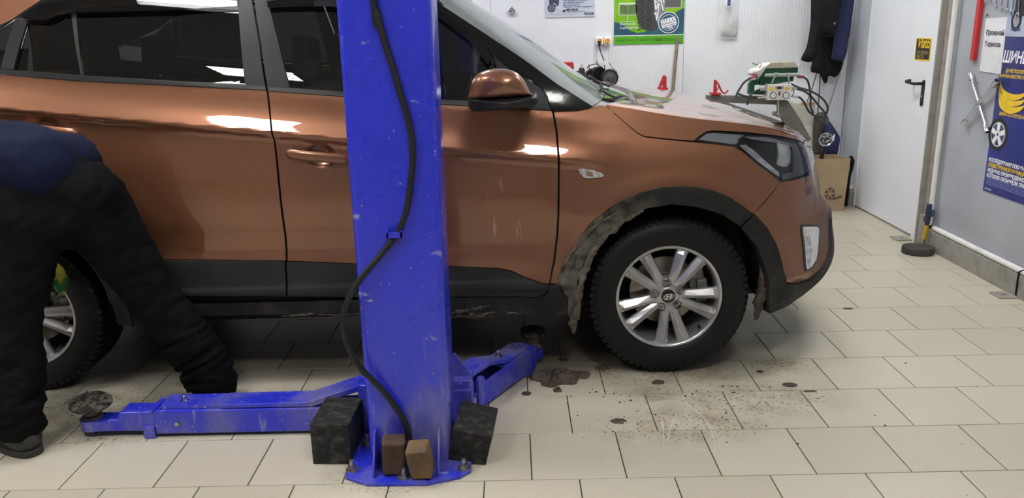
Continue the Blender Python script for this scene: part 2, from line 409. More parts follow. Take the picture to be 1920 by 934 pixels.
# steel post, base channel, pipes
mb = MB(); mb.box(XR-0.010, XR+0.10, 2.70, Y_D0-0.058, 0.0, CEIL_Z); mb.box(XR-0.045, XR-0.010, 2.70, 2.712, 0.0, CEIL_Z); mb.box(XR-0.012, XR+0.012, 2.60, 2.70, 0.12, CEIL_Z)
struct('trim_1', mb, STEEL_GREY, bevel=0.002)
bb = MB(); bb.box(XR-0.035, XR+0.012, -2.0, 1.63, 0.0, 0.12); bb.box(XR-0.035, XR+0.012, 1.636, 2.60, 0.0, 0.12); bb.box(XR-0.035, XR+0.012, 2.60, 2.70, 0.0, 0.19)
base = struct('baseboard_right', bb, STEEL_GREY, bevel=0.003)
mb = MB(); mb.box(XR-0.035, XR+0.012, Y_D1+0.025, YB, 0.0, 0.12); struct('baseboard_back', mb, STEEL_GREY, bevel=0.003)
for (fy, fx) in ((1.66, 0.095), (2.80, 0.10), (3.83, 0.11)):
    mb = MB(); mb.box(XR-0.036-fx, XR-0.036, fy-0.05, fy+0.05, 0.0, 0.008); mb.cyl((XR-0.036-fx*0.5, fy, 0.008), (XR-0.036-fx*0.5, fy, 0.013), 0.012, n=6)
    mb.build('foot_plate', STEEL_GREY, base, bevel=0.001)
pz = MB(); pz.tube([(XR-0.03, 2.575, 0.15), (XR-0.03, 2.575, CEIL_Z)], 0.0155, 14)
pp_ = pz.build('wall_pipe', PIPE_W, None, smooth=True); tag(pp_, 'white vertical pipe running up the grey wall beside the steel post', 'pipe')
hz_ = MB(); hz_.tube([(XR-0.018, 2.54, 0.137), (XR-0.018, -2.0, 0.137)], 0.0165, 14)
ph = hz_.build('skirting_pipe', PIPE_W, None, smooth=True); tag(ph, 'white horizontal pipe lying on the steel base rail of the grey wall', 'pipe')
mb = MB(); mb.tube(spl([(XR-0.038, 1.634, 0.012), (XR-0.040, 1.634, 0.115), (XR-0.036, 1.63, 0.14), (XR-0.015, 1.60, 0.158)], 4), 0.004, 6)
tag(mb.build('cable_tie', BLACKM, None, smooth=True), 'thin black wire tied round the pipe over the base rail', 'wire')
# small length of pipe and box leg behind the cardboard box
mb = MB(); mb.tube([(XR-0.02, 3.80, 0.14), (XR-0.02, YB-0.005, 0.14)], 0.0165, 12); tag(mb.build('corner_pipe', PIPE_W, None, smooth=True), 'short white pipe in the corner behind the cardboard box', 'pipe')
# ================================================================ car
CA = math.radians(1.35)
CO = np.array([0.5795, 0.793, 0.0])
E1 = np.array([math.cos(CA), math.sin(CA), 0]); E2 = np.array([-math.sin(CA), math.cos(CA), 0]); E3 = np.array([0, 0, 1.0])
RC = np.stack([E1, E2, E3])
CL = RC@(CAM-CO); RTl, UPl, FWl = RC@RT, RC@UP, RC@FW
def rayl(px, py): return FWl + RTl*(px-960)/FPX - UPl*(py-467)/FPX
def at_yl(px, py, y): d = rayl(px, py); return CL+d*((y-CL[1])/d[1])
def projl(p):
    d = np.asarray(p)-CL; z = d@FWl
    return np.stack([960+FPX*(d@RTl)/z, 467-FPX*(d@UPl)/z], -1)
Y0 = -0.030; HALF = 0.89; YC = Y0+HALF; WB = 2.59; WR = 0.331
def sstep(x, a, b):
    t = np.clip((np.asarray(x, float)-a)/(b-a), 0, 1); return t*t*(3-2*t)
def table(pts, sm=4):
    x = np.array([p[0] for p in pts], float); y = np.array([p[1] for p in pts], float)
    h = np.diff(x); d = np.diff(y)/h; m = np.zeros(len(x)); m[0] = d[0]; m[-1] = d[-1]
    for i in range(1, len(x)-1):
        if d[i-1]*d[i] > 0: w1 = 2*h[i]+h[i-1]; w2 = h[i]+2*h[i-1]; m[i] = (w1+w2)/(w1/d[i-1]+w2/d[i])
    X = np.arange(x[0], x[-1]+0.001, 0.001); k = np.clip(np.searchsorted(x, X, 'right')-1, 0, len(x)-2)
    t = (X-x[k])/h[k]
    Yv = (2*t**3-3*t**2+1)*y[k]+(t**3-2*t**2+t)*h[k]*m[k]+(-2*t**3+3*t**2)*y[k+1]+(t**3-t**2)*h[k]*m[k+1]
    if sm:
        kk = np.exp(-0.5*(np.arange(-3*sm, 3*sm+1)/sm)**2); kk /= kk.sum(); Yv = np.convolve(np.pad(Yv, 3*sm, mode='reflect', reflect_type='odd'), kk, 'valid')
    return lambda q: np.interp(q, X, Yv)
# plan curve of the body (side, then rounded corner to the nose)
XA, AN, NN = 0.15, 0.705, 2.75
th = np.linspace(0, 1, 1500)
bx = np.sin(th*PI/2)**(2/NN)*AN+XA; by = YC-HALF*np.cos(th*PI/2)**(2/NN)
bx = np.r_[-3.6, bx]; by = np.r_[Y0, by]
sl = np.r_[0, np.cumsum(np.hypot(np.diff(bx), np.diff(by)))]-3.6
SMAX = sl[-1]
sg = np.arange(-3.6, SMAX, 0.004); gx = np.interp(sg, sl, bx); gy = np.interp(sg, sl, by)
kk = np.exp(-0.5*(np.arange(-24, 25)/8.0)**2); kk /= kk.sum()
tx = np.convolve(np.pad(np.gradient(gx, sg), 24, 'edge'), kk, 'valid'); ty = np.convolve(np.pad(np.gradient(gy, sg), 24, 'edge'), kk, 'valid')
tn = np.hypot(tx, ty); tx /= tn; ty /= tn
_cr = [at_yl(*p, Y0) for p in ((0, 206), (500, 247), (850, 281), (1045, 300))]
CRP = np.polyfit([p[0] for p in _cr], [p[2] for p in _cr], 1)
def zcr(x): return np.polyval(CRP, np.clip(x, -3, 0.2))
U1 = table([(-1.0, .012), (-.32, .012), (-.22, .0125), (-.13, .0165), (-.07, .0205), (-.04, .0215), (-.022, .018), (-.006, .0045), (.0, .003), (.010, .0068), (.03, .0157), (.045, .0225), (.07, .0312), (.10, .039), (.13, .0452), (.152, .050), (.17, .0565), (.185, .061), (.21, .0695), (.245, .0835), (.30, .109), (.40, .160), (.50, .217), (.55, .249)], 3)
U2 = table([(-1.0, .0), (-.25, .0), (-.1, .002), (.0, .008), (.07, .022), (.12, .04), (.18, .062), (.25, .09), (.40, .155), (.55, .235)], 6)
LZ = table([(.10, .07), (.20, .045), (.30, .022), (.385, .004), (.40, -.006), (.42, -.004), (.44, .003), (.50, .006), (.54, .009), (.575, .016), (.62, .0145), (.70, .004), (.78, .0), (1.7, .0)], 4)
IF = table([(.10, .20), (.20, .10), (.26, .045), (.31, .014), (.355, .0), (.42, .0), (.465, .004), (.53, .016), (.605, .026), (.630, .033), (.652, .060), (.72, .075), (.785, .092), (.846, .110), (.875, .122), (.93, .16), (.98, .22), (1.03, .32), (1.1, .50), (1.7, 2.0)], 4)
FLR = table([(0, .008), (.36, .009), (.42, .012), (.452, .0235), (.470, .0225), (.55, .008), (.66, 0), (4.0, 0)], 4)
DISH = []
def inset(s, x, z):
    w_ = z-zcr(x)
    k = 1-sstep(x, -0.46, -0.20)
    u = U2(w_)*(1-k)+U1(w_)*k
    a = u+LZ(z)
    a = a-FLR(np.hypot(x, z-.33))-FLR(np.hypot(x+WB, z-.33))
    for (hx, hz, rx_, rz_) in DISH:
        a = a+0.017*(1-sstep(np.hypot((x-hx)/rx_, (z-hz)/rz_), .30, 1.0))
    bl = sstep(s, .42, .86)
    return a*(1-bl)+IF(z)*bl
def PS(s, z, off=0.0):
    s = np.asarray(s, float); z = np.asarray(z, float)
    x = np.interp(s, sg, gx); y = np.interp(s, sg, gy); a = np.interp(s, sg, tx); b = np.interp(s, sg, ty)
    q = inset(s, x, z)-off
    return np.stack([x-b*q, y+a*q, z+0*x], -1)
def NS(s, z):
    h = 0.002
    du = PS(s+h, z)-PS(s-h, z); dv = PS(s, z+h)-PS(s, z-h); n = np.cross(du, dv); return n/np.linalg.norm(n, axis=-1, keepdims=True)
def sz(px, py):
    p = at_yl(px, py, Y0); s, z = p[0], p[2]; tgt = np.array([px, py])
    s = min(s, 0.75)
    for it in range(25):
        e = tgt-projl(PS(s, z))
        if np.abs(e).max() < 0.02: break
        h = 0.001; J = np.stack([(projl(PS(s+h, z))-projl(PS(s, z)))/h, (projl(PS(s, z+h))-projl(PS(s, z)))/h], 1)
        try: d = np.linalg.solve(J, e)
        except np.linalg.LinAlgError: break
        d = np.clip(d, -0.05, 0.05); s = np.clip(s+d[0], -3.5, SMAX-0.02); z += d[1]
    return (float(s), float(z))
def SZ(l): return [sz(*p) for p in l]
def resample(poly, step, closed=True):
    P = np.array(poly, float); out = []
    n = len(P)
    for i in range(n if closed else n-1):
        a, b = P[i], P[(i+1) % n]; k = max(1, int(np.ceil(np.linalg.norm(b-a)/step)))
        for j in range(k): out.append(a+(b-a)*j/k)
    if not closed: out.append(P[-1])
    return np.array(out)
def inside(poly, q):
    x, y = q[:, 0], q[:, 1]; r = np.zeros(len(q), bool); n = len(poly); j = n-1
    for i in range(n):
        xi, yi = poly[i]; xj, yj = poly[j]
        c = ((yi > y) != (yj > y)) & (x < (xj-xi)*(y-yi)/(yj-yi+1e-12)+xi); r ^= c; j = i
    return r
CARROOT = thing('car', 'copper brown compact crossover car parked beside the blue lift column', 'car', CO, CA)
CARPARTS = []
def panel(name, outline, m, parent=None, off=0.0, thick=0.014, ds=0.03, dz=0.014, surf=PS, mirror=True, extra=()):
    poly = resample(outline, 0.018)
    lo, hi = poly.min(0), poly.max(0)
    gs, gz = np.meshgrid(np.arange(lo[0]+ds/2, hi[0], ds), np.arange(lo[1]+dz/2, hi[1], dz)); q = np.stack([gs.ravel(), gz.ravel()], 1)
    for (hx, hz, rx_, rz_) in extra:
        q = q[np.hypot((q[:, 0]-hx)/rx_, (q[:, 1]-hz)/rz_) > 1.08]
        a_, b_ = np.meshgrid(np.arange(hx-rx_, hx+rx_, .005), np.arange(hz-rz_, hz+rz_, .004)); e_ = np.stack([a_.ravel(), b_.ravel()], 1); q = np.r_[q, e_[np.hypot((e_[:, 0]-hx)/rx_, (e_[:, 1]-hz)/rz_) < 1.0]]
    q = q[inside(poly, q)]
    if len(q):
        dist = np.min(np.hypot(q[:, None, 0]-poly[None, :, 0], q[:, None, 1]-poly[None, :, 1]), 1); q = q[dist > 0.006]
    n = len(poly)
    pts = [Vector((float(a), float(b))) for a, b in np.r_[poly, q]] if len(q) else [Vector((float(a), float(b))) for a, b in poly]
    r = delaunay_2d_cdt(pts, [(i, (i+1) % n) for i in range(n)], [], 1, 1e-6)
    vo = np.array([[v.x, v.y] for v in r[0]]); fo = [tuple(f) for f in r[2]]
    A = surf(vo[:, 0], vo[:, 1], off); B = surf(vo[:, 0], vo[:, 1], off-thick)
    nr = NS(vo[:, 0], vo[:, 1])
    # boundary edges
    cnt = {}
    for f in fo:
        for i in range(len(f)):
            e = (f[i], f[(i+1) % len(f)]); cnt[tuple(sorted(e))] = cnt.get(tuple(sorted(e)), [])+[e]
    vs_ = [tuple(p) for p in A]; N = [tuple(x) for x in nr]; fs = []
    for f in fo:
        a, b, c = (np.array(vs_[f[0]]), np.array(vs_[f[1]]), np.array(vs_[f[2]]))
        fs.append(f if np.dot(np.cross(b-a, c-a), nr[f[0]]) > 0 else f[::-1])
    for e, l in cnt.items():
        if len(l) == 1:
            i, j = e; o = len(vs_); mid = (A[i]+A[j])/2
            vs_ += [tuple(A[i]), tuple(A[j]), tuple(B[j]), tuple(B[i])]
            g_ = np.cross(A[j]-A[i], B[i]-A[i]); g_ = g_/max(np.linalg.norm(g_), 1e-9); N += [tuple(g_)]*4; fs.append((o, o+1, o+2, o+3))
    me = bpy.data.meshes.new(name); me.from_pydata(vs_, [], fs); me.materials.append(m)
    me.polygons.foreach_set('use_smooth', [True]*len(me.polygons))
    me.normals_split_custom_set_from_vertices(N)
    o = bpy.data.objects.new(name, me); COL.objects.link(o); o.parent = parent if parent else CARROOT
    if mirror and parent is None: CARPARTS.append(o)
    return o
def cpart(mb, name, m, parent=None, mirror=True, **k):
    o = mb.build(name, m, parent if parent else CARROOT, local=True, **k)
    if mirror and parent is None: CARPARTS.append(o)
    return o
def lpt(px, py, y): return at_yl(px, py, y)

# ---- car materials
def paint_material():
    m = mat('copper_brown_paint', (0.225, 0.092, 0.046), 0.34, 0.62, coat=1.0, coat_rough=0.035)
    nt = m.node_tree; b = nt.nodes['Principled BSDF']; L = nt.links.new; N = nt.nodes.new
    tc = N('ShaderNodeTexCoord'); n = N('ShaderNodeTexNoise'); n.inputs['Scale'].default_value = 3.5; n.inputs['Detail'].default_value = 5
    L(tc.outputs['Object'], n.inputs['Vector'])
    # road film: dull grey-brown dust on the front bumper and the lower edges
    sp = N('ShaderNodeSeparateXYZ'); L(tc.outputs['Object'], sp.inputs[0])
    r1 = N('ShaderNodeMapRange'); r1.inputs[1].default_value = 0.50; r1.inputs[2].default_value = 0.72; r1.interpolation_type = 'SMOOTHSTEP'; L(sp.outputs[0], r1.inputs[0])
    r2 = N('ShaderNodeMapRange'); r2.inputs[1].default_value = 0.95; r2.inputs[2].default_value = 0.80; r2.interpolation_type = 'SMOOTHSTEP'; L(sp.outputs[2], r2.inputs[0])
    a = N('ShaderNodeMath'); a.operation = 'MULTIPLY'; L(r1.outputs[0], a.inputs[0]); L(r2.outputs[0], a.inputs[1])
    r3 = N('ShaderNodeMapRange'); r3.inputs[1].default_value = 0.3; r3.inputs[2].default_value = 0.65; r3.inputs[3].default_value = 0.55; r3.inputs[4].default_value = 1.0; L(n.outputs['Fac'], r3.inputs[0])
    a2 = N('ShaderNodeMath'); a2.operation = 'MULTIPLY'; L(a.outputs[0], a2.inputs[0]); L(r3.outputs[0], a2.inputs[1])
    a3 = N('ShaderNodeMath'); a3.operation = 'MULTIPLY'; a3.inputs[1].default_value = 1.0; L(a2.outputs[0], a3.inputs[0])
    mx = N('ShaderNodeMix'); mx.data_type = 'RGBA'; mx.inputs[6].default_value = (0.225, 0.092, 0.046, 1); mx.inputs[7].default_value = (0.075, 0.043, 0.032, 1)
    L(a3.outputs[0], mx.inputs[0])
    # dried drips running down the front door
    mp = N('ShaderNodeMapping'); mp.inputs['Scale'].default_value = (62, 62, 4.0); L(tc.outputs['Object'], mp.inputs[0]); dn = N('ShaderNodeTexNoise'); dn.inputs['Scale'].default_value = 1.0; dn.inputs['Detail'].default_value = 3; L(mp.outputs[0], dn.inputs['Vector'])
    def rg(sock, p0, p1):
        r_ = N('ShaderNodeMapRange'); r_.inputs[1].default_value = p0; r_.inputs[2].default_value = p1; r_.interpolation_type = 'SMOOTHSTEP'; L(sock, r_.inputs[0]); return r_.outputs[0]
    def ml(p, q):
        r_ = N('ShaderNodeMath'); r_.operation = 'MULTIPLY'; L(p, r_.inputs[0])
        if isinstance(q, float): r_.inputs[1].default_value = q
        else: L(q, r_.inputs[1])
        return r_.outputs[0]
    reg = ml(ml(rg(sp.outputs[0], -0.74, -0.68), rg(sp.outputs[0], -0.53, -0.58)), ml(rg(sp.outputs[2], 0.58, 0.64), rg(sp.outputs[2], 0.86, 0.78)))
    drip = ml(ml(rg(dn.outputs['Fac'], 0.60, 0.70), reg), 0.38)
    mxd = N('ShaderNodeMix'); mxd.data_type = 'RGBA'; L(drip, mxd.inputs[0]); L(mx.outputs[2], mxd.inputs[6]); mxd.inputs[7].default_value = (0.55, 0.45, 0.38, 1); L(mxd.outputs[2], b.inputs['Base Color'])
    mr = N('ShaderNodeMapRange'); mr.inputs[3].default_value = 1.0; mr.inputs[4].default_value = 0.05; L(a3.outputs[0], mr.inputs[0]); L(mr.outputs[0], b.inputs['Coat Weight'])
    for nm_, v0, v1 in (('Metallic', 0.62, 0.05), ('Specular IOR Level', 0.5, 0.15)):
        q_ = N('ShaderNodeMapRange'); q_.inputs[3].default_value = v0; q_.inputs[4].default_value = v1; L(a3.outputs[0], q_.inputs[0]); L(q_.outputs[0], b.inputs[nm_])
    mr2 = N('ShaderNodeMapRange'); mr2.inputs[3].default_value = 0.36; mr2.inputs[4].default_value = 0.7; L(a3.outputs[0], mr2.inputs[0]); L(mr2.outputs[0], b.inputs['Roughness'])
    return m
PAINT = paint_material()
CLAD = mat('black_cladding', (0.011, 0.0115, 0.013), 0.45, spec=0.35, col2=(0.018, 0.018, 0.019), nscale=6, bump=(300, 0.12))
CLADM = mat('muddy_cladding', (0.013, 0.013, 0.014), 0.6, spec=0.3, col2=(0.045, 0.039, 0.032), nscale=9, nlo=0.5, nhi=0.72, bump=(200, 0.2))
ARCHM = mat('mud_splashed_cladding', (0.012, 0.012, 0.013), 0.55, spec=0.3, col2=(0.15, 0.135, 0.11), nscale=16, ndetail=6, nlo=0.42, nhi=0.62, bump=(120, 0.5))
_nt = ARCHM.node_tree; _mx = [n for n in _nt.nodes if n.type == 'MIX'][0]; _src = _mx.inputs[0].links[0].from_socket
_tc = [n for n in _nt.nodes if n.type == 'TEX_COORD'][0]; _sp = _nt.nodes.new('ShaderNodeSeparateXYZ'); _nt.links.new(_tc.outputs['Object'], _sp.inputs[0])
_r = _nt.nodes.new('ShaderNodeMapRange'); _r.inputs[1].default_value = -0.02; _r.inputs[2].default_value = -0.28; _r.inputs[3].default_value = 0.04; _r.inputs[4].default_value = 0.95; _nt.links.new(_sp.outputs[0], _r.inputs[0])
_m = _nt.nodes.new('ShaderNodeMath'); _m.operation = 'MULTIPLY'; _nt.links.new(_src, _m.inputs[0]); _nt.links.new(_r.outputs[0], _m.inputs[1]); _nt.links.new(_m.outputs[0], _mx.inputs[0])
SATIN = mat('satin_black_frame', (0.012, 0.013, 0.016), 0.42, col2=(0.010, 0.011, 0.0135), nscale=3, spec=0.22)
GLOSSB = mat('gloss_black', (0.008, 0.008, 0.010), 0.06, coat=0.6)
PILLAR = mat('wrapped_black_pillar', (0.004, 0.004, 0.005), 0.10, spec=0.35, bump=(9, 0.10))
def glass_material(name, tint, refl=1.5, rough=0.0):
    m = bpy.data.materials.new(name); m.use_nodes = True; nt = m.node_tree; nt.nodes.clear(); N = nt.nodes.new; L = nt.links.new
    o = N('ShaderNodeOutputMaterial'); t = N('ShaderNodeBsdfTransparent'); t.inputs[0].default_value = (*tint, 1)
    g_ = N('ShaderNodeBsdfGlossy'); g_.inputs['Roughness'].default_value = rough; g_.inputs[0].default_value = (0.95, 0.97, 1.0, 1)
    f = N('ShaderNodeFresnel'); f.inputs[0].default_value = refl
    mx = N('ShaderNodeMixShader'); L(f.outputs[0], mx.inputs[0]); L(t.outputs[0], mx.inputs[1]); L(g_.outputs[0], mx.inputs[2]); L(mx.outputs[0], o.inputs[0]); return m
TINT = glass_material('tinted_window_glass', (0.05, 0.052, 0.058), 1.52)
TINTF = glass_material('front_window_glass', (0.19, 0.20, 0.22), 1.52)
WSG = glass_material('windscreen_glass', (0.42, 0.50, 0.48), 1.7)
_nt = WSG.node_tree; _o = [n for n in _nt.nodes if n.type == 'OUTPUT_MATERIAL'][0]; _src = _o.inputs[0].links[0].from_socket
_d = _nt.nodes.new('ShaderNodeBsdfDiffuse'); _d.inputs[0].default_value = (0.50, 0.56, 0.56, 1); _x = _nt.nodes.new('ShaderNodeMixShader'); _x.inputs[0].default_value = 0.30
_nt.links.new(_src, _x.inputs[1]); _nt.links.new(_d.outputs[0], _x.inputs[2]); _nt.links.new(_x.outputs[0], _o.inputs[0])
LENS = glass_material('clear_lens', (0.88, 0.90, 0.92), 1.45)
SMOKE = glass_material('smoked_acrylic', (0.12, 0.12, 0.13), 1.5)
SEAT = mat('grey_seat_fabric', (0.16, 0.16, 0.165), 0.85, bump=(120, 0.3))
DARK = mat('underbody_black', (0.009, 0.008, 0.008), 0.85)
SILVER = mat('silver_alloy', (0.56, 0.56, 0.57), 0.30, 0.75, coat=0.3, coat_rough=0.1, col2=(0.46, 0.45, 0.44), nscale=10)

# ---- outlines traced on the body surface
FD_R = [(503.5, 171), (508.5, 219), (515.5, 260), (523, 320), (537, 440), (539.5, 489)]             # rear edge of the front door
RD_F = [(499.5, 170), (505, 219), (512, 260), (519, 320), (533, 440), (535.5, 488.5)]
FD_F = [(1029, 532), (1036.5, 493), (1043, 440), (1045, 400), (1046, 310), (1044.5, 284), (1041.5, 246), (1034.5, 208)]
BELT_LO = [(503.5, 171.5), (639, 181), (819, 195.5), (877, 199), (960, 204), (1034.5, 208)]
FD_B = [(539.5, 489), (667, 494), (837, 499), (931, 502), (957, 506.5), (983, 519), (1018, 531.5), (1029, 532)]
fa, fb = sz(536, 287), sz(655, 298); ra, rb = sz(35, 237), sz(150, 250)
hf, hr = sz(601, 292), sz(92, 243)
DISH += [(hf[0], hf[1], .066, .047), (hr[0], hr[1], .066, .047)]
fd = SZ(FD_R)[:-1]+SZ(FD_B)+SZ(FD_F)[1:]+SZ(BELT_LO)[::-1][1:-1]
front_door = panel('front_door', fd, PAINT, extra=DISH[:1])
belt_rear = [(0, 139.5), (145, 152), (320, 160.5), (499.5, 170)]
rdl = (-2.56, sz(0, 139.5)[1]+0.012)
arc = [(-WB+0.455*math.cos(a), 0.33+0.455*math.sin(a)) for a in np.linspace(math.radians(96), math.radians(25), 14)]
zb = sz(296, 486)[1]
rd = [rdl, (-2.63, 0.95)]+[q for q in arc if q[1] > zb+0.01]+[(-2.165, zb), sz(296, 486)]+SZ(RD_F)[::-1]+SZ(belt_rear)[::-1][1:]
rear_door = panel('rear_door', rd, PAINT, extra=DISH[1:])
# belt trims
def band(up, lo): return SZ(lo)+SZ(up)[::-1]
panel('belt_trim', [(-2.55, sz(0, 129)[1]+0.01), (-2.55, sz(0, 139)[1]+0.01)]+band([(0, 129), (150, 141), (320, 151.5), (461, 158.5), (498, 161)], [(0, 138.5), (145, 151), (320, 159.5), (499, 169)]), BLACKP, off=0.006)
panel('belt_trim', band([(502, 161.5), (637, 171), (819, 186), (935, 192)], [(503.5, 170.5), (639, 180), (819, 194.5), (877, 198), (935, 201.5)]), BLACKP, off=0.006)
# door claddings
panel('door_cladding', [sz(538.5, 491), (sz(541, 554)[0], sz(541, 554)[1])]+SZ([(673, 556), (837, 555.5), (1008, 556), (1020, 551), (1026, 544), (1028.5, 534), (1018, 533), (983, 520.5), (957, 508), (931, 503.5), (837, 500.5), (667, 495.5)]), CLAD, off=0.009, ds=0.04, dz=0.008)
panel('door_cladding', [(-2.165, zb-0.004), (-2.145, sz(330, 553)[1])]+SZ([(330, 553), (537.5, 554), (534.5, 490), (296, 487.5)]), CLAD, off=0.009, ds=0.04, dz=0.008)
# sill
zs = sz(837, 557.5)[1]
panel('sill', [(-2.14, zs), (-2.14, 0.292)]+SZ([(382, 592), (674, 587), (837, 587), (983, 589), (1062, 590), (1064, 560), (1048, 535), (1031, 534), (1028, 546), (1021, 553.5), (1008, 557.5), (837, 557.5)]), CLADM, off=0.004, ds=0.05, dz=0.01)
# front fender
ARCH_OUT = [(1411, 400), (1393, 386.5), (1365, 368), (1333, 356), (1303, 350.5), (1281, 349), (1241, 351), (1200.5, 361), (1168.5, 374.5), (1141.5, 391), (1117, 410), (1096.5, 434), (1083, 452), (1064, 480), (1052, 503), (1045, 526), (1041, 531.5)]
HL_LO = [(1303, 266), (1343.5, 271), (1375, 275.5), (1392.5, 285), (1418, 306.5), (1440, 323), (1463, 341)]
SHUT = [(1136, 199), (1168, 227.5), (1195, 250.5), (1208.5, 257.5), (1238, 261), (1301, 267)]
fen = SZ([(1032, 531.5), (1040.5, 493), (1047, 440), (1049, 400), (1050, 310), (1048.5, 284), (1045.5, 246), (1038.5, 208.5), (1082, 206.5), (1109, 201), (1122, 198)])+SZ(SHUT)+SZ(HL_LO)[1:]+SZ([(1447.5, 361), (1430.5, 381.5)])+SZ(ARCH_OUT)
fender = panel('front_fender', fen, PAINT)
# arch cladding
ARCH_IN = [(1078, 590), (1079, 556), (1082, 526), (1096, 486), (1128, 441), (1165, 411), (1212, 389.5), (1259, 382), (1306, 387), (1353, 401), (1389, 425), (1416, 458), (1431, 493), (1439, 535), (1441, 587)]
BUMP_L = [(1412.5, 399.5), (1437, 426), (1453, 455), (1464.5, 493.5), (1471, 530)]
arch_l = SZ([(1041.5, 533), (1049, 536), (1065, 560), (1063, 590)])+SZ(ARCH_IN[:-5])+SZ([(1386, 424)])
# front part joins the bumper cladding along a seam
a_seam = [(1411, 401), (1388, 424)]
arch_poly = SZ([(1041.5, 533), (1049, 536), (1065, 560), (1063, 590)])+SZ(ARCH_IN[:-4])[:-1]+SZ([(1386.5, 423.5), (1410, 401)])+SZ(ARCH_OUT)[1:]
arch_clad = panel('arch_cladding', arch_poly, ARCHM, off=0.010, thick=0.05, ds=0.03, dz=0.02)
SE = 1.02       # where the lamp ends round the corner
zlo = [(s, 0.30+0.13*sstep(s, .45, .95)) for s in np.linspace(SMAX-0.02, 0.50, 14)]
def botz(s): return 0.262+0.165*sstep(s, .40, .98)
lipb = [(s, float(botz(s))) for s in np.linspace(SMAX-0.02, sz(1441, 587)[0]+0.03, 16)]
b_lo = SZ([(1471, 531), (1492, 533), (1521, 523.5)])
zt = sz(1521, 523.5)
lip_top = b_lo+[(zt[0]+0.08, zt[1]+0.025), (zt[0]+0.16, zt[1]+0.07), (zt[0]+0.21, zt[1]+0.14), (zt[0]+0.24, zt[1]+0.21), (zt[0]+0.27, zt[1]+0.225), (SMAX-0.02, zt[1]+0.225)]
lip = SZ([(1412.5, 401), (1389, 425.5), (1416, 458), (1431, 493), (1439, 535), (1441, 587)])+lipb[::-1]+lip_top[::-1]+SZ(BUMP_L)[::-1][1:-1]
bumper_clad = panel('bumper_cladding', lip, CLADM, off=0.010, thick=0.05, ds=0.03, dz=0.015)
HL_B = [(1463, 341.5), (1482.5, 338.5), (1504, 333.5), (1521, 326.5)]
hb = SZ(HL_B)
bum = hb+[(SE-0.03, hb[-1][1]+0.022), (SE, hb[-1][1]+0.03), (SE, .60), (SE+.05, .56), (SMAX-0.02, .56)]+[(q[0], q[1]+0.003) for q in lip_top[::-1]]+SZ([(1471.5, 530), (1465.5, 493.5), (1454, 455), (1438, 426), (1413, 399)])[1:]+SZ([(1432, 382.5), (1449, 362)])
bumper = panel('front_bumper', bum, PAINT, thick=0.02)
GRILLE = mat('grille_black', (0.02, 0.02, 0.022), 0.3)
gp = [(SE+0.01, .605), (SE+.055, .568), (SMAX-.02, .568), (SMAX-.02, .93), (SE+0.01, .92)]
grille = panel('grille', gp, GRILLE, off=-0.03)
for k in range(5):
    z_ = 0.62+k*0.06; panel('grille_bar', [(SE+.03, z_), (SMAX-.02, z_), (SMAX-.02, z_+.022), (SE+.03, z_+.022)], CHROME, off=-0.01, ds=.06, dz=.03)
# daytime lamp in the bumper: pocket frame, reflector and clear lens
DRL = [(1504.5, 425), (1530, 425), (1533.5, 428.5), (1532, 458), (1528.5, 486), (1520.5, 499), (1512, 505), (1508.5, 464)]
d_o = SZ([(1501, 421), (1533, 420.5), (1537, 426), (1535.5, 459), (1531, 488), (1522, 502.5), (1510, 509), (1505, 464)])
fog = panel('fog_lamp', d_o, GLOSSB, off=0.0025, thick=0.02, ds=.02, dz=.02)
panel('reflector', SZ(DRL), mat('frosted_lamp', (0.66, 0.68, 0.70), 0.3, 0.2, col2=(0.80, 0.80, 0.80), nscale=30), fog, off=0.006, ds=.012, dz=.012)
panel('lens_strip', SZ([(1506, 430), (1513, 430), (1519, 470), (1516, 499), (1513, 501), (1510.5, 464)]), mat('lamp_crystal', (0.45, 0.47, 0.5), 0.12, 0.5, col2=(0.85, 0.85, 0.86), nscale=70, nlo=.45, nhi=.55), fog, off=0.0095, ds=.012, dz=.012)
# side repeater
rep = panel('side_repeater', SZ([(1084, 317), (1090, 315.5), (1110, 318), (1128, 324), (1132.5, 328), (1128, 331.5), (1104, 334), (1095, 332.5), (1087, 325)]), mat('repeater_lens', (0.72, 0.70, 0.68), 0.15, 0.3, coat=1, col2=(0.45, 0.43, 0.42), nscale=90, nlo=.45, nhi=.6), off=0.007, thick=.01, ds=.01, dz=.008)
panel('bulb', SZ([(1098, 320), (1110, 322), (1112, 330), (1101, 330)]), mat('bulb_amber', (0.32, 0.24, 0.17), 0.2, 0.4), rep, off=0.0085, ds=.008, dz=.008)
# headlight: gasket, housing, chrome blade, projector, lens
HLT = [(1303, 265), (1312, 255), (1324, 248), (1337, 246), (1397, 249), (1461, 256), (1504, 267.5), (1527, 279)]
t_ = SZ(HLT); te = t_[-1]
cap_r = [(SE-0.05, te[1]-0.008), (SE, te[1]-0.03), (SE, hb[-1][1]+0.034), (SE-0.03, hb[-1][1]+0.026)]
hl_out = t_+cap_r+SZ(HL_B)[::-1]+SZ(HL_LO)[::-1][1:-1]
head = panel('headlight', hl_out, GLOSSB, off=-0.012, thick=0.03, ds=.03, dz=.02)
HSIL = mat('lamp_bezel_silver', (0.60, 0.63, 0.68), 0.2, 0.85)
HGREY = mat('lamp_bezel_grey', (0.30, 0.31, 0.34), 0.35, 0.5)
panel('chrome_blade', SZ([(1311, 262), (1326, 251.5), (1340, 250), (1397, 254), (1386, 260), (1384, 268), (1378, 271.5), (1345, 267)]), HSIL, head, off=-0.006, ds=.02, dz=.01)
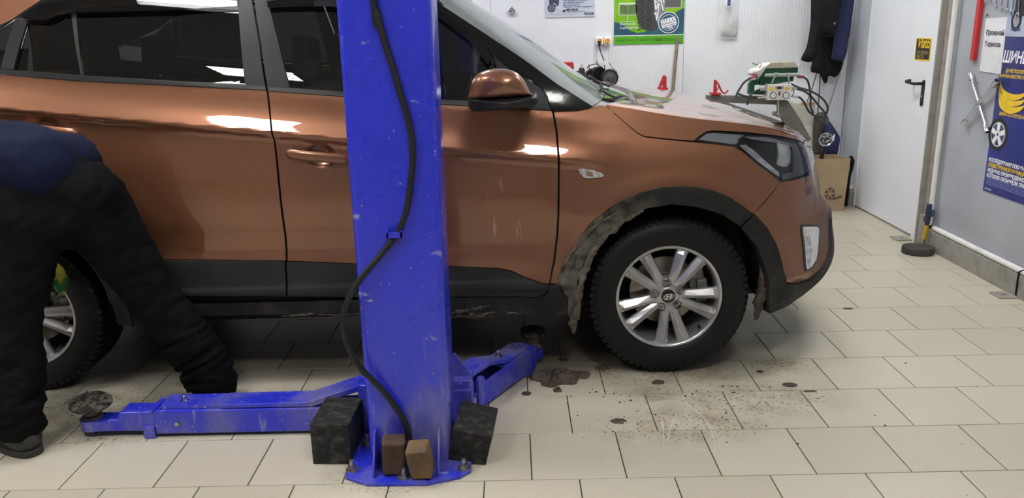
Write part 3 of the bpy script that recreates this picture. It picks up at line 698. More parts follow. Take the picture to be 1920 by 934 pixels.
panel('light_guide', SZ([(1387, 273), (1400, 272), (1416, 284), (1440, 306), (1462, 324), (1463, 333), (1441, 318), (1420, 302), (1398, 283)]), mat('guide_crystal', (0.55, 0.56, 0.57), 0.18, 0.5, col2=(0.86, 0.86, 0.85), nscale=45, nlo=.42, nhi=.62), head, off=-0.004, ds=.015, dz=.01)
panel('grey_bezel', SZ([(1395, 256.5), (1440, 258), (1486, 268), (1525, 283)])+[(SE-0.03, te[1]-0.035), (SE-0.02, hb[-1][1]+0.05)]+SZ([(1519, 322), (1504, 329), (1483, 335), (1468, 337), (1466, 327), (1488, 322), (1490, 300), (1487, 277), (1470, 270), (1410, 262)]), HGREY, head, off=-0.005, ds=.02, dz=.01)
panel('projector_lamp', SZ([(1458, 268), (1470, 270.5), (1480, 273), (1484, 285), (1483, 305), (1477, 313), (1466, 313), (1457.5, 309), (1461, 290)]), mat('projector_white', (0.62, 0.62, 0.60), 0.22, 0.4, col2=(0.85, 0.85, 0.84), nscale=25), head, off=-0.003, ds=.012, dz=.008)
panel('lens', hl_out, LENS, head, off=0.001, thick=0.006, ds=.03, dz=.02)
# ---- greenhouse
def zt_line(s): return 1.545+0*s
FRAME_F = [(505.5, 8), (544, 163.5)]
ztop = 1.60
# satin black B-pillar covers
panel('pillar_cover', SZ([(447, 0), (473, 0), (476, 17), (487, 82), (498, 161), (461, 158.5)])+[], SATIN, off=0.008, ds=.03, dz=.03)
panel('pillar_cover', SZ([(478, 0), (502, 0), (505.5, 12), (520, 68), (544, 164.5), (502, 161.5), (491, 82), (480, 17)]), SATIN, off=0.008, ds=.03, dz=.03)
panel('pillar_cover', SZ([(31.5, 35), (54, 38), (27.5, 131), (3.5, 128)]), SATIN, off=0.008, ds=.03, dz=.03)
qg = [(-2.80, sz(2, 128)[1]+.05), (-2.62, sz(2, 128)[1]+0.022), sz(2, 127.5), sz(29, 37), (sz(29, 37)[0]-0.12, sz(29, 37)[1]-0.075)]
panel('quarter_glass', qg, TINT, off=-0.004, thick=.004)
rg1 = SZ([(28.5, 131.5), (55, 38), (87, 32), (136, 24), (154, 142)])
panel('rear_door_glass', rg1, TINT, off=-0.006, thick=.004)
panel('window_divider', SZ([(133.5, 20), (142.5, 20), (157, 142.5), (152.5, 142)]), BLACKP, off=0.002, ds=.03, dz=.03)
rg2 = SZ([(156, 142), (141, 15), (320, 4), (447, -2), (461, 158.5), (320, 151.5)])
panel('rear_door_glass', rg2, TINT, off=-0.006, thick=.004)
fgl = SZ([(544, 164), (505, 8), (502, -4), (700, -12), (790, -6), (830, 22), (880, 60), (922, 100), (930, 128), (932, 192), (819, 186), (637, 171)])
panel('front_door_glass', fgl, TINTF, off=-0.006, thick=.004)
# black upper frame and smoked deflectors
def top(s, z): return (s, z)
up_l = SZ([(0, 53.5), (40, 25), (78, 0)])
rail = [(-2.80, up_l[0][1]-0.10)]+up_l+[(-1.60, 1.565), (-1.2, 1.585), (-0.80, 1.56)]
rail_in = SZ([(833, 10), (700, -20), (500, -16), (320, -8), (150, 12), (90, 27), (55, 36), (30, 34), (0, 55)])
panel('window_frame', [(-2.80, up_l[0][1]-0.115)]+up_l+[(-1.70, 1.560), (-1.2, 1.577), (-0.95, 1.563)]+rail_in[:-1], GLOSSB, off=0.004, ds=.04, dz=.02)
panel('wind_deflector', SZ([(43, 30), (78, 4), (150, -6), (447, -16), (447, 11), (320, 19.5), (140, 24), (118, 25), (105, 33), (88, 39), (56, 37)]), SMOKE, off=0.018, thick=.004)
panel('wind_deflector', SZ([(503, 2), (503, 13), (640, 12), (790, 12), (830, 38), (880, 76), (915, 122), (922, 112), (921, 100), (880, 62), (830, 22), (800, 0), (660, -14)]), SMOKE, off=0.018, thick=.004)
# sail panel (mirror base) and A pillar
panel('mirror_sail', SZ([(924, 103), (931, 108), (958, 131), (994, 152), (1015, 165), (1025, 181), (1032, 206), (960, 203), (935, 201), (932, 128)]), SATIN, off=0.007, ds=.03, dz=.02)
PIL_UP = [(813, 0), (851, 24.5), (915.5, 67), (985, 113.5), (1044, 157), (1109, 198)]
PIL_LO = [(1034, 207), (1026.5, 180), (1016.5, 164), (995, 150.5), (959, 130), (923, 99), (877, 64.5), (833, 36), (811, 23)]
ap = SZ(PIL_UP)+SZ([(1108, 200.5), (1082, 205.5)])+SZ(PIL_LO)
# extend to the roof
dirp = np.array(sz(813, 0))-np.array(sz(985, 113.5)); 
apx = [tuple(np.array(sz(811, 23))+dirp*0.30), tuple(np.array(sz(813, 0))+dirp*0.30)]
panel('a_pillar', ap+apx, PILLAR, off=0.012, thick=.03, ds=.03, dz=.02)
# windscreen
edge = [np.array(sz(1109, 199)), np.array(sz(1044, 157)), np.array(sz(985, 113.5)), np.array(sz(915.5, 67)), np.array(sz(851, 24.5)), np.array(sz(813, 0)), np.array(sz(813, 0))+dirp*0.30]
edge = spl(edge, 4)
rows = []; NU = 28
for i, (s, z) in enumerate(edge):
    p = PS(s, z, 0.004); t = i/(len(edge)-1); row = []
    for j in range(NU+1):
        u = j/NU; bl = 4*u*(1-u); bl = bl**0.85
        row.append((p[0]+bl*(0.135-0.055*t), p[1]+u*(2*(YC-p[1])), p[2]+bl*(0.012+0.03*t)))
    rows.append(row)
mb = MB(); mb.grid(rows); windscreen = cpart(mb, 'windscreen', WSG, mirror=False, smooth=True, ang=80)
# cowl, wipers
r0 = rows[0]
cow = [[(x+0.002, y, z-0.002) for x, y, z in r0]]
for k, (dx, dz_) in enumerate(((0.05, -0.012), (0.10, -0.02), (0.15, -0.05))):
    cow.append([(x+dx*min(1, 0.45+2*min(j, NU-j)/NU), y, z+dz_) for j, (x, y, z) in enumerate(r0)])
mb = MB(); mb.grid(cow); cowl = cpart(mb, 'cowl', GLOSSB, mirror=False, smooth=True, ang=60)
for (j0, j1) in ((5, 14), (14, 22)):
    mb = MB(); pts = [np.array(r0[j0])+[0.05, 0, -0.004], np.array(r0[j0])+[0.025, .02, 0.008]]+[np.array(rows[1+k//4][j0+(j1-j0)*k//5])+[0.014, 0, 0.007] for k in range(1, 6)]
    mb.tube(spl(pts, 3), 0.0055, 6); w_ = cpart(mb, 'wiper', BLACKP, mirror=False, smooth=True)
    mb = MB(); mb.tube(pts[2:], 0.0075, 6); cpart(mb, 'wiper_blade', BLACKM, w_)
# ---- bonnet
def crv(px, y): return [at_yl(a, b, y) for a, b in px]
E0P = [(1137, 198), (1168, 226), (1195, 248.5), (1208.5, 255), (1238, 258.5), (1300, 264), (1312, 254), (1324, 246.5), (1337, 244.5), (1397, 247.5), (1461, 254.5), (1504, 265.5), (1526, 277)]
C1P = [(1138, 196.5), (1180, 203), (1225, 211), (1290, 221), (1360, 228.5), (1440, 239), (1485, 252), (1512, 265)]
c1s = SZ(C1P)+[(SE, te[1]-0.012)]
flank = SZ(E0P)+[(SE, te[1]-0.024)]+c1s[::-1]
c1 = [PS(*q) for q in c1s]+[PS((SE+SMAX)/2, te[1]-0.010)]
zr = r0[NU//2]
c2 = [(r0[4][0]+0.135, 0.26, 1.083)]+crv([(1227, 197), (1290, 207.5), (1360, 217.5), (1440, 233.5)], 0.28)+crv([(1500, 250.5)], 0.30)+[PS((SE+SMAX)/2+0.1, te[1]+0.012, -0.01)]
c3 = [(r0[5][0]+0.135, 0.30, 1.087)]+crv([(1227, 193.5), (1290, 203), (1360, 211.5), (1440, 229.5)], 0.33)+crv([(1500, 248.5)], 0.35)+[PS((SE+SMAX)/2+0.16, te[1]+0.016, -0.01)]
def rs(c, n=40):
    c = np.array([np.array(p, float) for p in spl(c, 6)]); d = np.r_[0, np.cumsum(np.linalg.norm(np.diff(c, axis=0), axis=1))]; t = np.linspace(0, d[-1], n)
    return np.stack([np.interp(t, d, c[:, i]) for i in range(3)], 1)
def rsx(c, n=40):
    """resample on a shared bonnet station by x fraction so ribs stay square"""
    c = np.array([np.array(p, float) for p in spl(c, 8)]); x = np.maximum.accumulate(c[:, 0]+np.arange(len(c))*1e-7)
    t = np.linspace(0, 1, n)**0.85; q = x[0]+t*(x[-1]-x[0]); return np.stack([q, np.interp(q, x, c[:, 1]), np.interp(q, x, c[:, 2])], 1)
c1r, c2r, c3r = rsx(c1), rsx(c2), rsx(c3)
print('bonnet z', np.round(c1r[::8, 2], 3), np.round(c2r[::8, 2], 3), np.round(c3r[::8, 2], 3))
mx_ = c3r[:, 0].copy(); cen = c3r.copy(); cen[:, 1] = YC; cen[:, 2] += 0.012; cen[:, 0] = np.linspace(zr[0]+0.140, PS(SMAX-0.02, 0.95, -0.02)[0]-0.01, 40)
cen[:, 2] = np.interp(cen[:, 0], c3r[:, 0], c3r[:, 2])+0.014; cen[-1, 2] = c3r[-1, 2]+0.002
cols = [c1r, c1r*0.93+c2r*0.07+np.array([0, 0, 0.0035]), c1r*0.5+c2r*0.5+np.array([0, 0, 0.006]), c2r, c3r, c3r*0.8+cen*0.2+np.array([0, 0, .003]), c3r*0.4+cen*0.6+np.array([0, 0, .002]), cen]
half = [[tuple(c[i]) for c in cols] for i in range(40)]
full = [r+[(x, 2*YC-y, z) for x, y, z in r[::-1][1:]] for r in half]
lower = lambda p: (p[0]-0.004, p[1], p[2]-0.02)
mb = MB(); mb.grid(full)
n_ = len(full[0])
# folded edge under the rim
rim = [full[0]]+[]
mb.grid([full[0], [lower(p) for p in full[0]]]); mb.grid([full[-1], [lower(p) for p in full[-1]]])
bm_o = cpart(mb, 'bonnet', PAINT, mirror=False, smooth=True, ang=24)
panel('bonnet_flank', flank, PAINT, off=0.0, ds=.025, dz=.01)
# ---- mirror
my = -0.20
cap = [(880, 185), (880.5, 172), (884, 155), (891, 142), (905, 134), (925, 128.5), (945, 129), (962, 133), (974, 142), (983, 155), (990, 170), (993, 179), (960, 181.5), (920, 184.5)]
pts = [at_yl(a, b, my) for a, b in spl(cap, 3, True)]
mb = MB(); mb.pillow(pts, (0.02, -0.075, 0.0), k=7, e=2.4, back=False); mb.pillow(pts, (0.0, 0.09, 0.0), k=6, e=3.0, back=False)
mir = cpart(mb, 'wing_mirror', PAINT, smooth=True, ang=60)
base_o = [(877, 188), (881, 184.5), (920, 183.5), (960, 180.5), (993, 177.5), (1004, 178), (1008, 186), (1002, 196), (988, 202), (950, 203.5), (900, 208), (883, 207), (878.5, 200)]
pts = [at_yl(a, b, my) for a, b in spl(base_o, 3, True)]
mb = MB(); mb.pillow(pts, (0.01, -0.070, 0.0), k=6, e=3, back=False); mb.pillow(pts, (0.02, 0.19, 0.0), k=6, e=4.0, back=False)
cpart(mb, 'mirror_base', BLACKP, mir, smooth=True, ang=60)
# ---- door handles
def handle(par, x0, x1, zc_, slope):
    """grip bar on two feet over a dished cup"""
    zc2 = lambda x: zc_+(x-(x0+x1)/2)*slope
    xm = x0+(x1-x0)*0.50
    n = 28; rows_ = []
    for i in range(n+1):
        t = i/n; x = x0+(x1-x0)*t; zz = zc2(x); bulge = 0.014+0.018*math.sin(PI*min(1, max(0, t)))**0.5
        hgt = 0.0165*(1-abs(2*t-1)**14)**0.5+0.001; ring = []
        base_p = PS(x, zz, 0.0); base_p[1] = PS(x0, zc2(x0))[1]*(1-t)+PS(x1, zc2(x1))[1]*t
        for j in range(14):
            a = 2*PI*j/14; ring.append((base_p[0], base_p[1]-(bulge-0.010)-0.011*math.cos(a), zz+hgt*1.15*math.sin(a)))
        rows_.append(ring)
    mb = MB(); mb.grid(rows_, True); mb.f.append(tuple(range(13, -1, -1))); mb.m.append(0); o_ = n*14; mb.f.append(tuple(o_+j for j in range(14))); mb.m.append(0)
    h_ = cpart(mb, 'door_handle', PAINT, par, smooth=True, ang=60)
handle(front_door, fa[0], fb[0]+0.01, (fa[1]+fb[1])/2, (fb[1]-fa[1])/(fb[0]-fa[0]))
handle(rear_door, ra[0], rb[0], (ra[1]+rb[1])/2, (rb[1]-ra[1])/(rb[0]-ra[0]))
# ---- roof, rear body
RTOP = [(-3.25, 1.47), (-2.9, 1.545), (-2.6, 1.58), (-2.2, 1.598), (-1.7, 1.605), (-1.2, 1.602), (-.95, 1.580), tuple(np.array(sz(813, 0))+dirp*0.30)]
panel('roof_side', [(-3.28, 1.30), (-2.81, up_l[0][1]-.118)]+[(q[0], q[1]+.002) for q in up_l]+[(-1.70, 1.562), (-1.2, 1.579), (-.95, 1.565)]+RTOP[::-1][1:], PAINT, off=0.002, ds=.04, dz=.015)
side = spl(RTOP, 5)
rows = []
for s, z in side:
    p = PS(s, z, 0.004); row = []
    for j in range(21):
        u = j/20; b_ = 1-abs(2*u-1)**2.6; front = float(sstep(s, -1.2, -0.75))
        row.append((p[0]+0.11*front*4*u*(1-u), p[1]+u*2*(YC-p[1]), p[2]+0.065*b_+0.02*front*b_))
    rows.append(row)
mb = MB(); mb.grid(rows); cpart(mb, 'roof', PAINT, mirror=False, smooth=True, ang=50)
qp = [(-2.575, rdl[1]), (-2.645, .95), (-2.645, .79), (-2.75, .77), (-2.92, .66), (-3.03, .50), (-3.3, .5), (-3.38, .8), (-3.36, 1.0), (-3.28, 1.30), (-2.82, up_l[0][1]-.12), (-2.83, 1.26), (-2.64, 1.235)]
panel('rear_quarter', qp, PAINT)
ra_out = [(-WB+0.45*math.cos(a), 0.33+0.45*math.sin(a)) for a in np.linspace(math.radians(-6), math.radians(186), 30)]
ra_in = [(-WB+0.385*math.cos(a), 0.33+0.385*math.sin(a)) for a in np.linspace(math.radians(186), math.radians(-6), 30)]
panel('arch_cladding', ra_out+ra_in, CLADM, off=0.010, thick=.05)
panel('rear_bumper', [(-2.99, .30), (-3.02, .49), (-3.38, .49), (-3.40, .32)], CLAD, off=0.0)
mb = MB(); rear = [(-3.40, .30), (-3.43, .5), (-3.43, .8), (-3.38, 1.0), (-3.27, 1.33)]
mb.grid([[(x, Y0+0.03+0.06*(z > 1.1)+(2*HALF-0.06-0.12*(z > 1.1))*j/8, z) for j in range(9)] for x, z in rear]); cpart(mb, 'tailgate', PAINT, mirror=False, smooth=True)
# inner shell behind the gaps (both sides), floor pan, wheel wells
sh = [(-2.13, .31), (-.47, .31), (-.46, .50)]+[(0.42*math.cos(a), .33+.42*math.sin(a)) for a in np.linspace(math.radians(155), math.radians(20), 16)]+[(.46, .32), (0.95, .42), (SMAX-.05, .47), (SMAX-.05, .90), (.75, .88), (.30, .93), (-.25, 1.02), (-.47, 1.055), (-1.0, 1.11), (-2.5, 1.19), (-2.6, 1.15), (-2.62, .78)]+[(-WB+0.42*math.cos(a), .33+.42*math.sin(a)) for a in np.linspace(math.radians(92), math.radians(10), 12)]
panel('inner_shell', sh, DARK, off=-0.022, thick=.004, ds=.06, dz=.03)
mb = MB(); mb.box(-2.15, -0.45, 0.06, 2*YC-.06, .27, .33); mb.box(-3.3, -2.15, 0.34, 2*YC-.34, .30, .36); mb.box(-.45, .62, 0.34, 2*YC-.34, .22, .30); mb.box(-0.42, 0.55, 0.36, 2*YC-.36, .30, .98)
cpart(mb, 'floor_pan', DARK, mirror=False)
LINER = mat('wheel_liner', (0.014, 0.012, 0.010), 0.9, bump=(40, 0.6), col2=(0.035, 0.029, 0.023), nscale=12, spec=0.2)
for cx in (0, -WB):
    mb = MB(); mb.grid([[(cx+0.41*math.cos(a), y, .33+.41*math.sin(a)) for a in np.linspace(math.radians(-8), math.radians(188), 24)] for y in (0.012, 0.33)])
    cpart(mb, 'wheel_liner', LINER, smooth=True)
# ---- wheels
def wheel(cx):
    WC = np.array([cx, 0.0, WR])
    ax = (0, 1, 0)
    # rim barrel
    R_ = 0.2135
    mb = MB(); mb.lathe([(R_-.016, .030), (R_-.011, .009), (R_-.008, .003), (R_+.001, .0005), (R_+.0035, .003), (R_+.005, .012), (R_+.003, .03), (R_-.012, .05), (R_-.016, .19), (R_+.003, .20)], WC, ax, 64)
    whl = cpart(mb, 'wheel', SILVER, smooth=True, ang=50)
    # tyre
    prof = [(.2150, .010), (.2175, .002), (.228, -.005), (.248, -.0095), (.268, -.0105), (.288, -.0075), (.302, -.001), (.309, .004), (.3115, .006), (.3115, .0085), (.316, .010), (.3205, .018), (.3225, .035), (.3235, .06), (.324, .1), (.3235, .145), (.3225, .17), (.316, .195), (.302, .206), (.26, .215), (.215, .204)]
    mb = MB(); mb.lathe(prof, WC, ax, 96); ty_ = cpart(mb, 'tyre', TYRE, whl, smooth=True, ang=40)
    # tread and shoulder blocks
    mb = MB(); n = 66
    def blk(a0, a1, h0, h1, r0, r1, sk=0.0, rtop0=None):
        P_ = []
        for (r, top_) in ((r0, 0), (r1, 1)):
            for h_ in (h0, h1):
                for a in (a0, a1):
                    aa = a+sk*(h_-h0); rr = r if not (top_ and rtop0 and h_ == h0) else rtop0
                    P_.append(WC+np.array([rr*math.cos(aa), h_, rr*math.sin(aa)]))
        mb.add(P_, [(0, 1, 3, 2), (4, 6, 7, 5), (0, 4, 5, 1), (2, 3, 7, 6), (0, 2, 6, 4), (1, 5, 7, 3)])
    st_ = 2*PI/n
    for k in range(n):
        a = k*st_
        blk(a, a+st_*.70, .003, .034, .302, WR, 0.4, .3215)
        blk(a, a+st_*.66, .0005, .006, .300, .3165, 0)
        blk(a+st_*.3, a+st_*.97, .040, .070, .318, WR, 1.2)
        blk(a, a+st_*.68, .076, .128, .318, WR, -.9)
        blk(a+st_*.3, a+st_*.97, .134, .164, .318, WR, 1.2)
        blk(a, a+st_*.70, .170, .196, .310, WR, 0.4)
    cpart(mb, 'tread_blocks', TYRE, whl, kind='stuff')
    # spokes
    def P3(r, ang, h_): return WC+np.array([r*math.cos(ang), h_, r*math.sin(ang)])
    for k in range(5):
        for sgn in (-1, 1):
            b0 = math.radians(61-72*k+sgn*15.5); b1 = math.radians(61-72*k+sgn*13.0)
            A0 = WC+np.array([.050*math.cos(b0), 0, .050*math.sin(b0)]); A1 = P3(.2085, b1, 0)
            d = (A1-A0)/np.linalg.norm(A1-A0); nn = np.array([-d[2], 0, d[0]])
            rows = []
            for t, w_, yr, ye in ((0, .0185, .022, .034), (.14, .0200, .016, .034), (.5, .0225, .008, .032), (.84, .0265, .005, .030), (1.0, .0290, .016, .026)):
                c = A0+(A1-A0)*t; wi = w_
                rows.append([c+nn*wi+[0, ye, 0], c+nn*wi*.82+[0, ye-.008, 0], c+nn*(-sgn*.15*wi)+[0, yr, 0], c-nn*wi*.82+[0, ye-.008, 0], c-nn*wi+[0, ye, 0], c-nn*wi*.5+[0, ye+.03, 0], c+nn*wi*.5+[0, ye+.03, 0]])
            mb = MB(); mb.grid(rows, True); mb.f.append(tuple(range(7))); mb.m.append(0); mb.f.append(tuple(28+j for j in range(7))); mb.m.append(0)
            cpart(mb, 'spoke', SILVER, whl, bevel=0.0015, seg=1)
    # hub, nuts, cap, emblem
    mb = MB(); mb.lathe([(0.001, .020), (.034, .020), (.040, .024), (.066, .030), (.072, .036), (.074, .075), (.05, .085)], WC, ax, 40); cpart(mb, 'hub', SILVER, whl, smooth=True, ang=30)
    for k in range(5):
        a = math.radians(97+72*k); c = P3(.0555, a, 0)
        mb = MB(); mb.lathe([(.0165, .0195), (.0155, .0205), (.0125, .030)], c, ax, 20); cpart(mb, 'nut_seat', NUTSEAT, whl, smooth=True)
        mb = MB(); mb.lathe([(.001, .016), (.006, .0162), (.0095, .020), (.0095, .034)], c, ax, 6); cpart(mb, 'lug_nut', NUTM, whl)
    mb = MB(); mb.lathe([(.001, .012), (.022, .0125), (.0285, .015), (.0295, .024)], WC, ax, 36); cpart(mb, 'center_cap', GLOSSB, whl, smooth=True)
    mb = MB(); n = 28   # slanted H inside an oval ring
    cxo = [WC+np.array([.0205*math.cos(2*PI*j/n), .0112, .0125*math.sin(2*PI*j/n)+.004*math.cos(2*PI*j/n)]) for j in range(n)]; cxi = [WC+np.array([.0178*math.cos(2*PI*j/n), .0112, .0098*math.sin(2*PI*j/n)+.0035*math.cos(2*PI*j/n)]) for j in range(n)]
    mb.grid([cxo, cxi], True)
    for q in ([(-.0115, -.011), (-.0065, -.0105), (-.002, .0105), (-.007, .009)], [(.0065, -.0085), (.0115, -.008), (.0125, .0115), (.0065, .011)], [(-.006, -.003), (.009, .000), (.0095, .0035), (-.005, .001)]):
        mb.add([WC+np.array([a, .0113, b]) for a, b in q], [(0, 1, 2, 3)])
    cpart(mb, 'emblem', CHROME, whl)
    # brake disc, caliper, valve
    mb = MB(); mb.lathe([(.05, .085), (.075, .085), (.076, .105), (.143, .105), (.143, .128), (.07, .128)], WC, ax, 48); cpart(mb, 'brake_disc', DISC, whl, smooth=True, ang=30)
    mb = MB()
    M_ = Matrix.Translation(V3(WC)) @ Matrix.Rotation(math.radians(-10), 4, 'Y')
    mb.box(.10, .165, .07, .15, -.075, .075, M_); mb.box(.13, .172, .055, .08, -.05, .03, M_); mb.cyl(tuple(M_ @ Vector((.125, .05, .052))), tuple(M_ @ Vector((.125, .08, .052))), .013); mb.cyl(tuple(M_ @ Vector((.125, .05, -.05))), tuple(M_ @ Vector((.125, .08, -.05))), .013)
    cpart(mb, 'brake_caliper', CALI, whl, bevel=.006)
    mb = MB(); mb.lathe([(.001, .20), (.19, .20), (.205, .16)], WC, ax, 32); cpart(mb, 'backing_plate', DARK, whl)
    a = math.radians(-46); mb = MB(); mb.cyl(P3(.188, a, .012), P3(.193, a, .04), .006, .0055, 10); cpart(mb, 'valve', BLACKM, whl)
    return whl
TYRE = mat('tyre_rubber', (0.0045, 0.0053, 0.0068), 0.5, spec=0.25, col2=(0.007, 0.008, 0.0095), nscale=18, bump=(250, 0.06))
NUTM = mat('nut_steel', (0.30, 0.29, 0.27), 0.35, 0.9); NUTSEAT = mat('nut_seat', (0.12, 0.115, 0.105), 0.5, 0.6)
DISC = mat('brake_disc_steel', (0.33, 0.31, 0.27), 0.35, 0.9, col2=(0.22, 0.18, 0.14), nscale=14)
CALI = mat('caliper_cast', (0.16, 0.155, 0.15), 0.55, 0.6, col2=(0.26, 0.25, 0.24), nscale=20)
wheel(0.0); wheel(-WB)
# ---- seats, dashboard and steering wheel seen through the glass
def seatm(x, y, w_, rear=False):
    mb = MB()
    back = [(x-.02, .55), (x+.10, .55), (x-.02, 1.16), (x-.10, 1.18), (x-.15, 1.14)]
    mb.prism([(a, y, b) for a, b in back], (0, w_, 0)); mb.box(x, x+.5, y, y+w_, .42, .58)
    hx = x-.13; n_h = 2 if rear else 1
    for k in range(n_h):
        yy = y+w_*(k+.5)/n_h-.13; mb.prism([(hx-.03, yy, 1.20), (hx+.05, yy, 1.20), (hx+.04, yy, 1.36), (hx-.02, yy, 1.38)], (0, .26, 0)); mb.cyl((hx, yy+.07, 1.1), (hx, yy+.07, 1.22), .008); mb.cyl((hx, yy+.19, 1.1), (hx, yy+.19, 1.22), .008)
    return mb
for (x, y, w_, r) in ((-1.35, .22, .50, False), (-1.35, 1.00, .50, False), (-2.25, .22, 1.28, True)):
    cpart(seatm(x, y, w_, r), 'seat', SEAT, mirror=False, bevel=.03)
mb = MB(); mb.prism([(-.30, .10, 1.02), (-.52, .10, 1.06), (-.70, .10, .98), (-.72, .10, .75), (-.3, .10, .75)], (0, 1.52, 0)); cpart(mb, 'dashboard', BLACKM, mirror=False, bevel=.02)
mb = MB(); n = 28; c = np.array([-.86, 1.30, .98]); mb.tube([c+.185*(np.array([.35, 0, .94])*math.cos(2*PI*k/n)+np.array([0, 1, 0])*math.sin(2*PI*k/n)) for k in range(n+1)], .014, 8, False); mb.cyl(c, c+np.array([.2, 0, -.07]), .05); cpart(mb, 'steering_wheel', BLACKP, mirror=False, smooth=True)
# ---- caked mud on the arches, the flap and the sill
def clump(path, rad, m, name, jit=0.35, n=9, k=5, parent=None):
    pts = spl(path, k); mb = MB(); R_ = np.interp(np.linspace(0, 1, len(pts)), np.linspace(0, 1, len(rad)), rad)
    pts = [p+np.random.randn(3)*jit*r*0.35 for p, r in zip(pts, R_)]
    mb.tube(pts, [max(0.001, r*(1+jit*np.random.uniform(-.6, .6))) for r in R_], n)
    mb.v = [tuple(np.array(v)+np.random.randn(3)*0.0022) for v in mb.v]
    return cpart(mb, name, m, parent, mirror=False, smooth=True, ang=50)
def onb(px, py, off=0.012): return PS(*sz(px, py), off)
clump([onb(*p) for p in ((1205, 393), (1170, 412), (1135, 440), (1112, 468), (1100, 495), (1090, 525), (1083, 555), (1079, 590))], [.004, .010, .013, .015, .016, .015, .014, .015], MUD, 'caked_mud')
clump([onb(*p, -.004) for p in ((1085, 540), (1080, 570), (1077, 592))]+[at_yl(1075, 605, .0), at_yl(1076, 625, .01)], [.014, .020, .022, .016, .004], MUD, 'caked_mud')
clump([at_yl(1430, 480, .02), at_yl(1430, 530, .02), at_yl(1422, 570, .03), at_yl(1418, 598, .035)], [.006, .018, .022, .006], MUDW, 'caked_mud')
clump([onb(1055, 500, .012), onb(1068, 478, .012), onb(1090, 450, .012), onb(1120, 418, .012), onb(1160, 398, .012)], [.003, .006, .007, .006, .003], MUD, 'caked_mud')
clump([onb(*p, .0) for p in ((842, 588), (862, 583), (885, 579), (905, 575), (922, 571))], [.007, .008, .007, .006, .002], MUD, 'caked_mud')
clump([onb(*p, .0) for p in ((880, 588), (900, 592), (915, 586), (935, 583), (958, 585), (978, 590))], [.006, .010, .007, .004, .007, .003], MUD, 'caked_mud')
clump([onb(*p, -.01) for p in ((842, 594), (870, 592), (900, 596), (930, 592))], [.008, .012, .010, .004], MUDW, 'caked_mud')
clump([onb(*p, .0) for p in ((530, 593), (560, 589), (600, 588), (640, 590), (680, 588))], [.003, .007, .003, .003, .002], MUD, 'caked_mud')
# ---- far side: the same parts mirrored
for o in list(CARPARTS):
    c = dup(o, CARROOT); c.scale = (1, -1, 1); c.location = (0, 2*YC, 0)
# ================================================================ lift
def lift_blue():
    m = mat('lift_blue_paint', (0.018, 0.026, 0.50), 0.30, 0.0, coat=0.35, coat_rough=0.12)
    nt = m.node_tree; b = nt.nodes['Principled BSDF']; L = nt.links.new; N = nt.nodes.new
    geo = N('ShaderNodeTexCoord')
    def noise(sc, det, mapping=None):
        n = N('ShaderNodeTexNoise'); n.inputs['Scale'].default_value = sc; n.inputs['Detail'].default_value = det
        if mapping:
            mp = N('ShaderNodeMapping'); mp.inputs['Scale'].default_value = mapping; L(geo.outputs['Object'], mp.inputs[0]); L(mp.outputs[0], n.inputs['Vector'])
        else: L(geo.outputs['Object'], n.inputs['Vector'])
        return n.outputs['Fac']
    def rng(x, a, b_, c=0., d=1.):
        r = N('ShaderNodeMapRange'); r.inputs[1].default_value = a; r.inputs[2].default_value = b_; r.inputs[3].default_value = c; r.inputs[4].default_value = d; L(x, r.inputs[0]); return r.outputs[0]
    def mul(a, b_):
        n = N('ShaderNodeMath'); n.operation = 'MULTIPLY'
        for i, q in enumerate((a, b_)):
            if isinstance(q, float): n.inputs[i].default_value = q
            else: L(q, n.inputs[i])
        return n.outputs[0]
    def mix(f, a, c):
        n = N('ShaderNodeMix'); n.data_type = 'RGBA'; L(f, n.inputs[0])
        if isinstance(a, tuple): n.inputs[6].default_value = (*a, 1)
        else: L(a, n.inputs[6])
        n.inputs[7].default_value = (*c, 1); return n.outputs[2]
    sp = N('ShaderNodeSeparateXYZ'); L(geo.outputs['Object'], sp.inputs[0])
    low = rng(sp.outputs[2], 0.52, 0.30); c = (0.018, 0.026, 0.50)
    # worn grey film and scratches on the lower metre, chips scattered over all
    c = mix(mul(mul(low, rng(noise(5, 6, (1, 1, 0.45)), 0.44, 0.68)), 0.68), c, (0.20, 0.19, 0.24))
    c = mix(mul(mul(low, rng(noise(42, 3, (1, 1, 0.16)), 0.62, 0.72)), 0.35), c, (0.36, 0.35, 0.38))
    c = mix(mul(rng(noise(75, 2), 0.70, 0.74), 0.7), c, (0.40, 0.42, 0.55))
    c = mix(mul(rng(noise(16, 5, (0.6, 1, 1)), 0.68, 0.72), 0.55), c, (0.42, 0.42, 0.46))
    L(c, b.inputs['Base Color']); L(rng(noise(8, 4), 0.35, 0.7, 0.24, 0.42), b.inputs['Roughness'])
    return m
BLUE = lift_blue()
PADM = mat('dirty_pad_rubber', (0.022, 0.019, 0.016), 0.95, spec=.2, col2=(0.11, 0.095, 0.08), nscale=45, nlo=.4, nhi=.6, bump=(70, 1.0))
DSTEEL = mat('dirty_steel', (0.09, 0.075, 0.06), 0.6, 0.4, col2=(0.17, 0.14, 0.11), nscale=30)
def rrect(x0, x1, y0, y1, r, n=5):
    P_ = []
    for cx, cy, a0 in ((x1-r, y0+r, -90), (x1-r, y1-r, 0), (x0+r, y1-r, 90), (x0+r, y0+r, 180)):
        P_ += [(cx+r*math.cos(math.radians(a0+90*k/n)), cy+r*math.sin(math.radians(a0+90*k/n))) for k in range(n+1)]
    return P_
def bolt(mb, x, y, z, r=0.013, h=0.02):
    mb.cyl((x, y, z), (x, y, z+0.003), r*1.75, n=18); mb.cyl((x, y, z+0.003), (x, y, z+h*0.65), r*1.15, n=6); mb.cyl((x, y, z+h*0.65), (x, y, z+h*1.6), r*0.62, n=10)
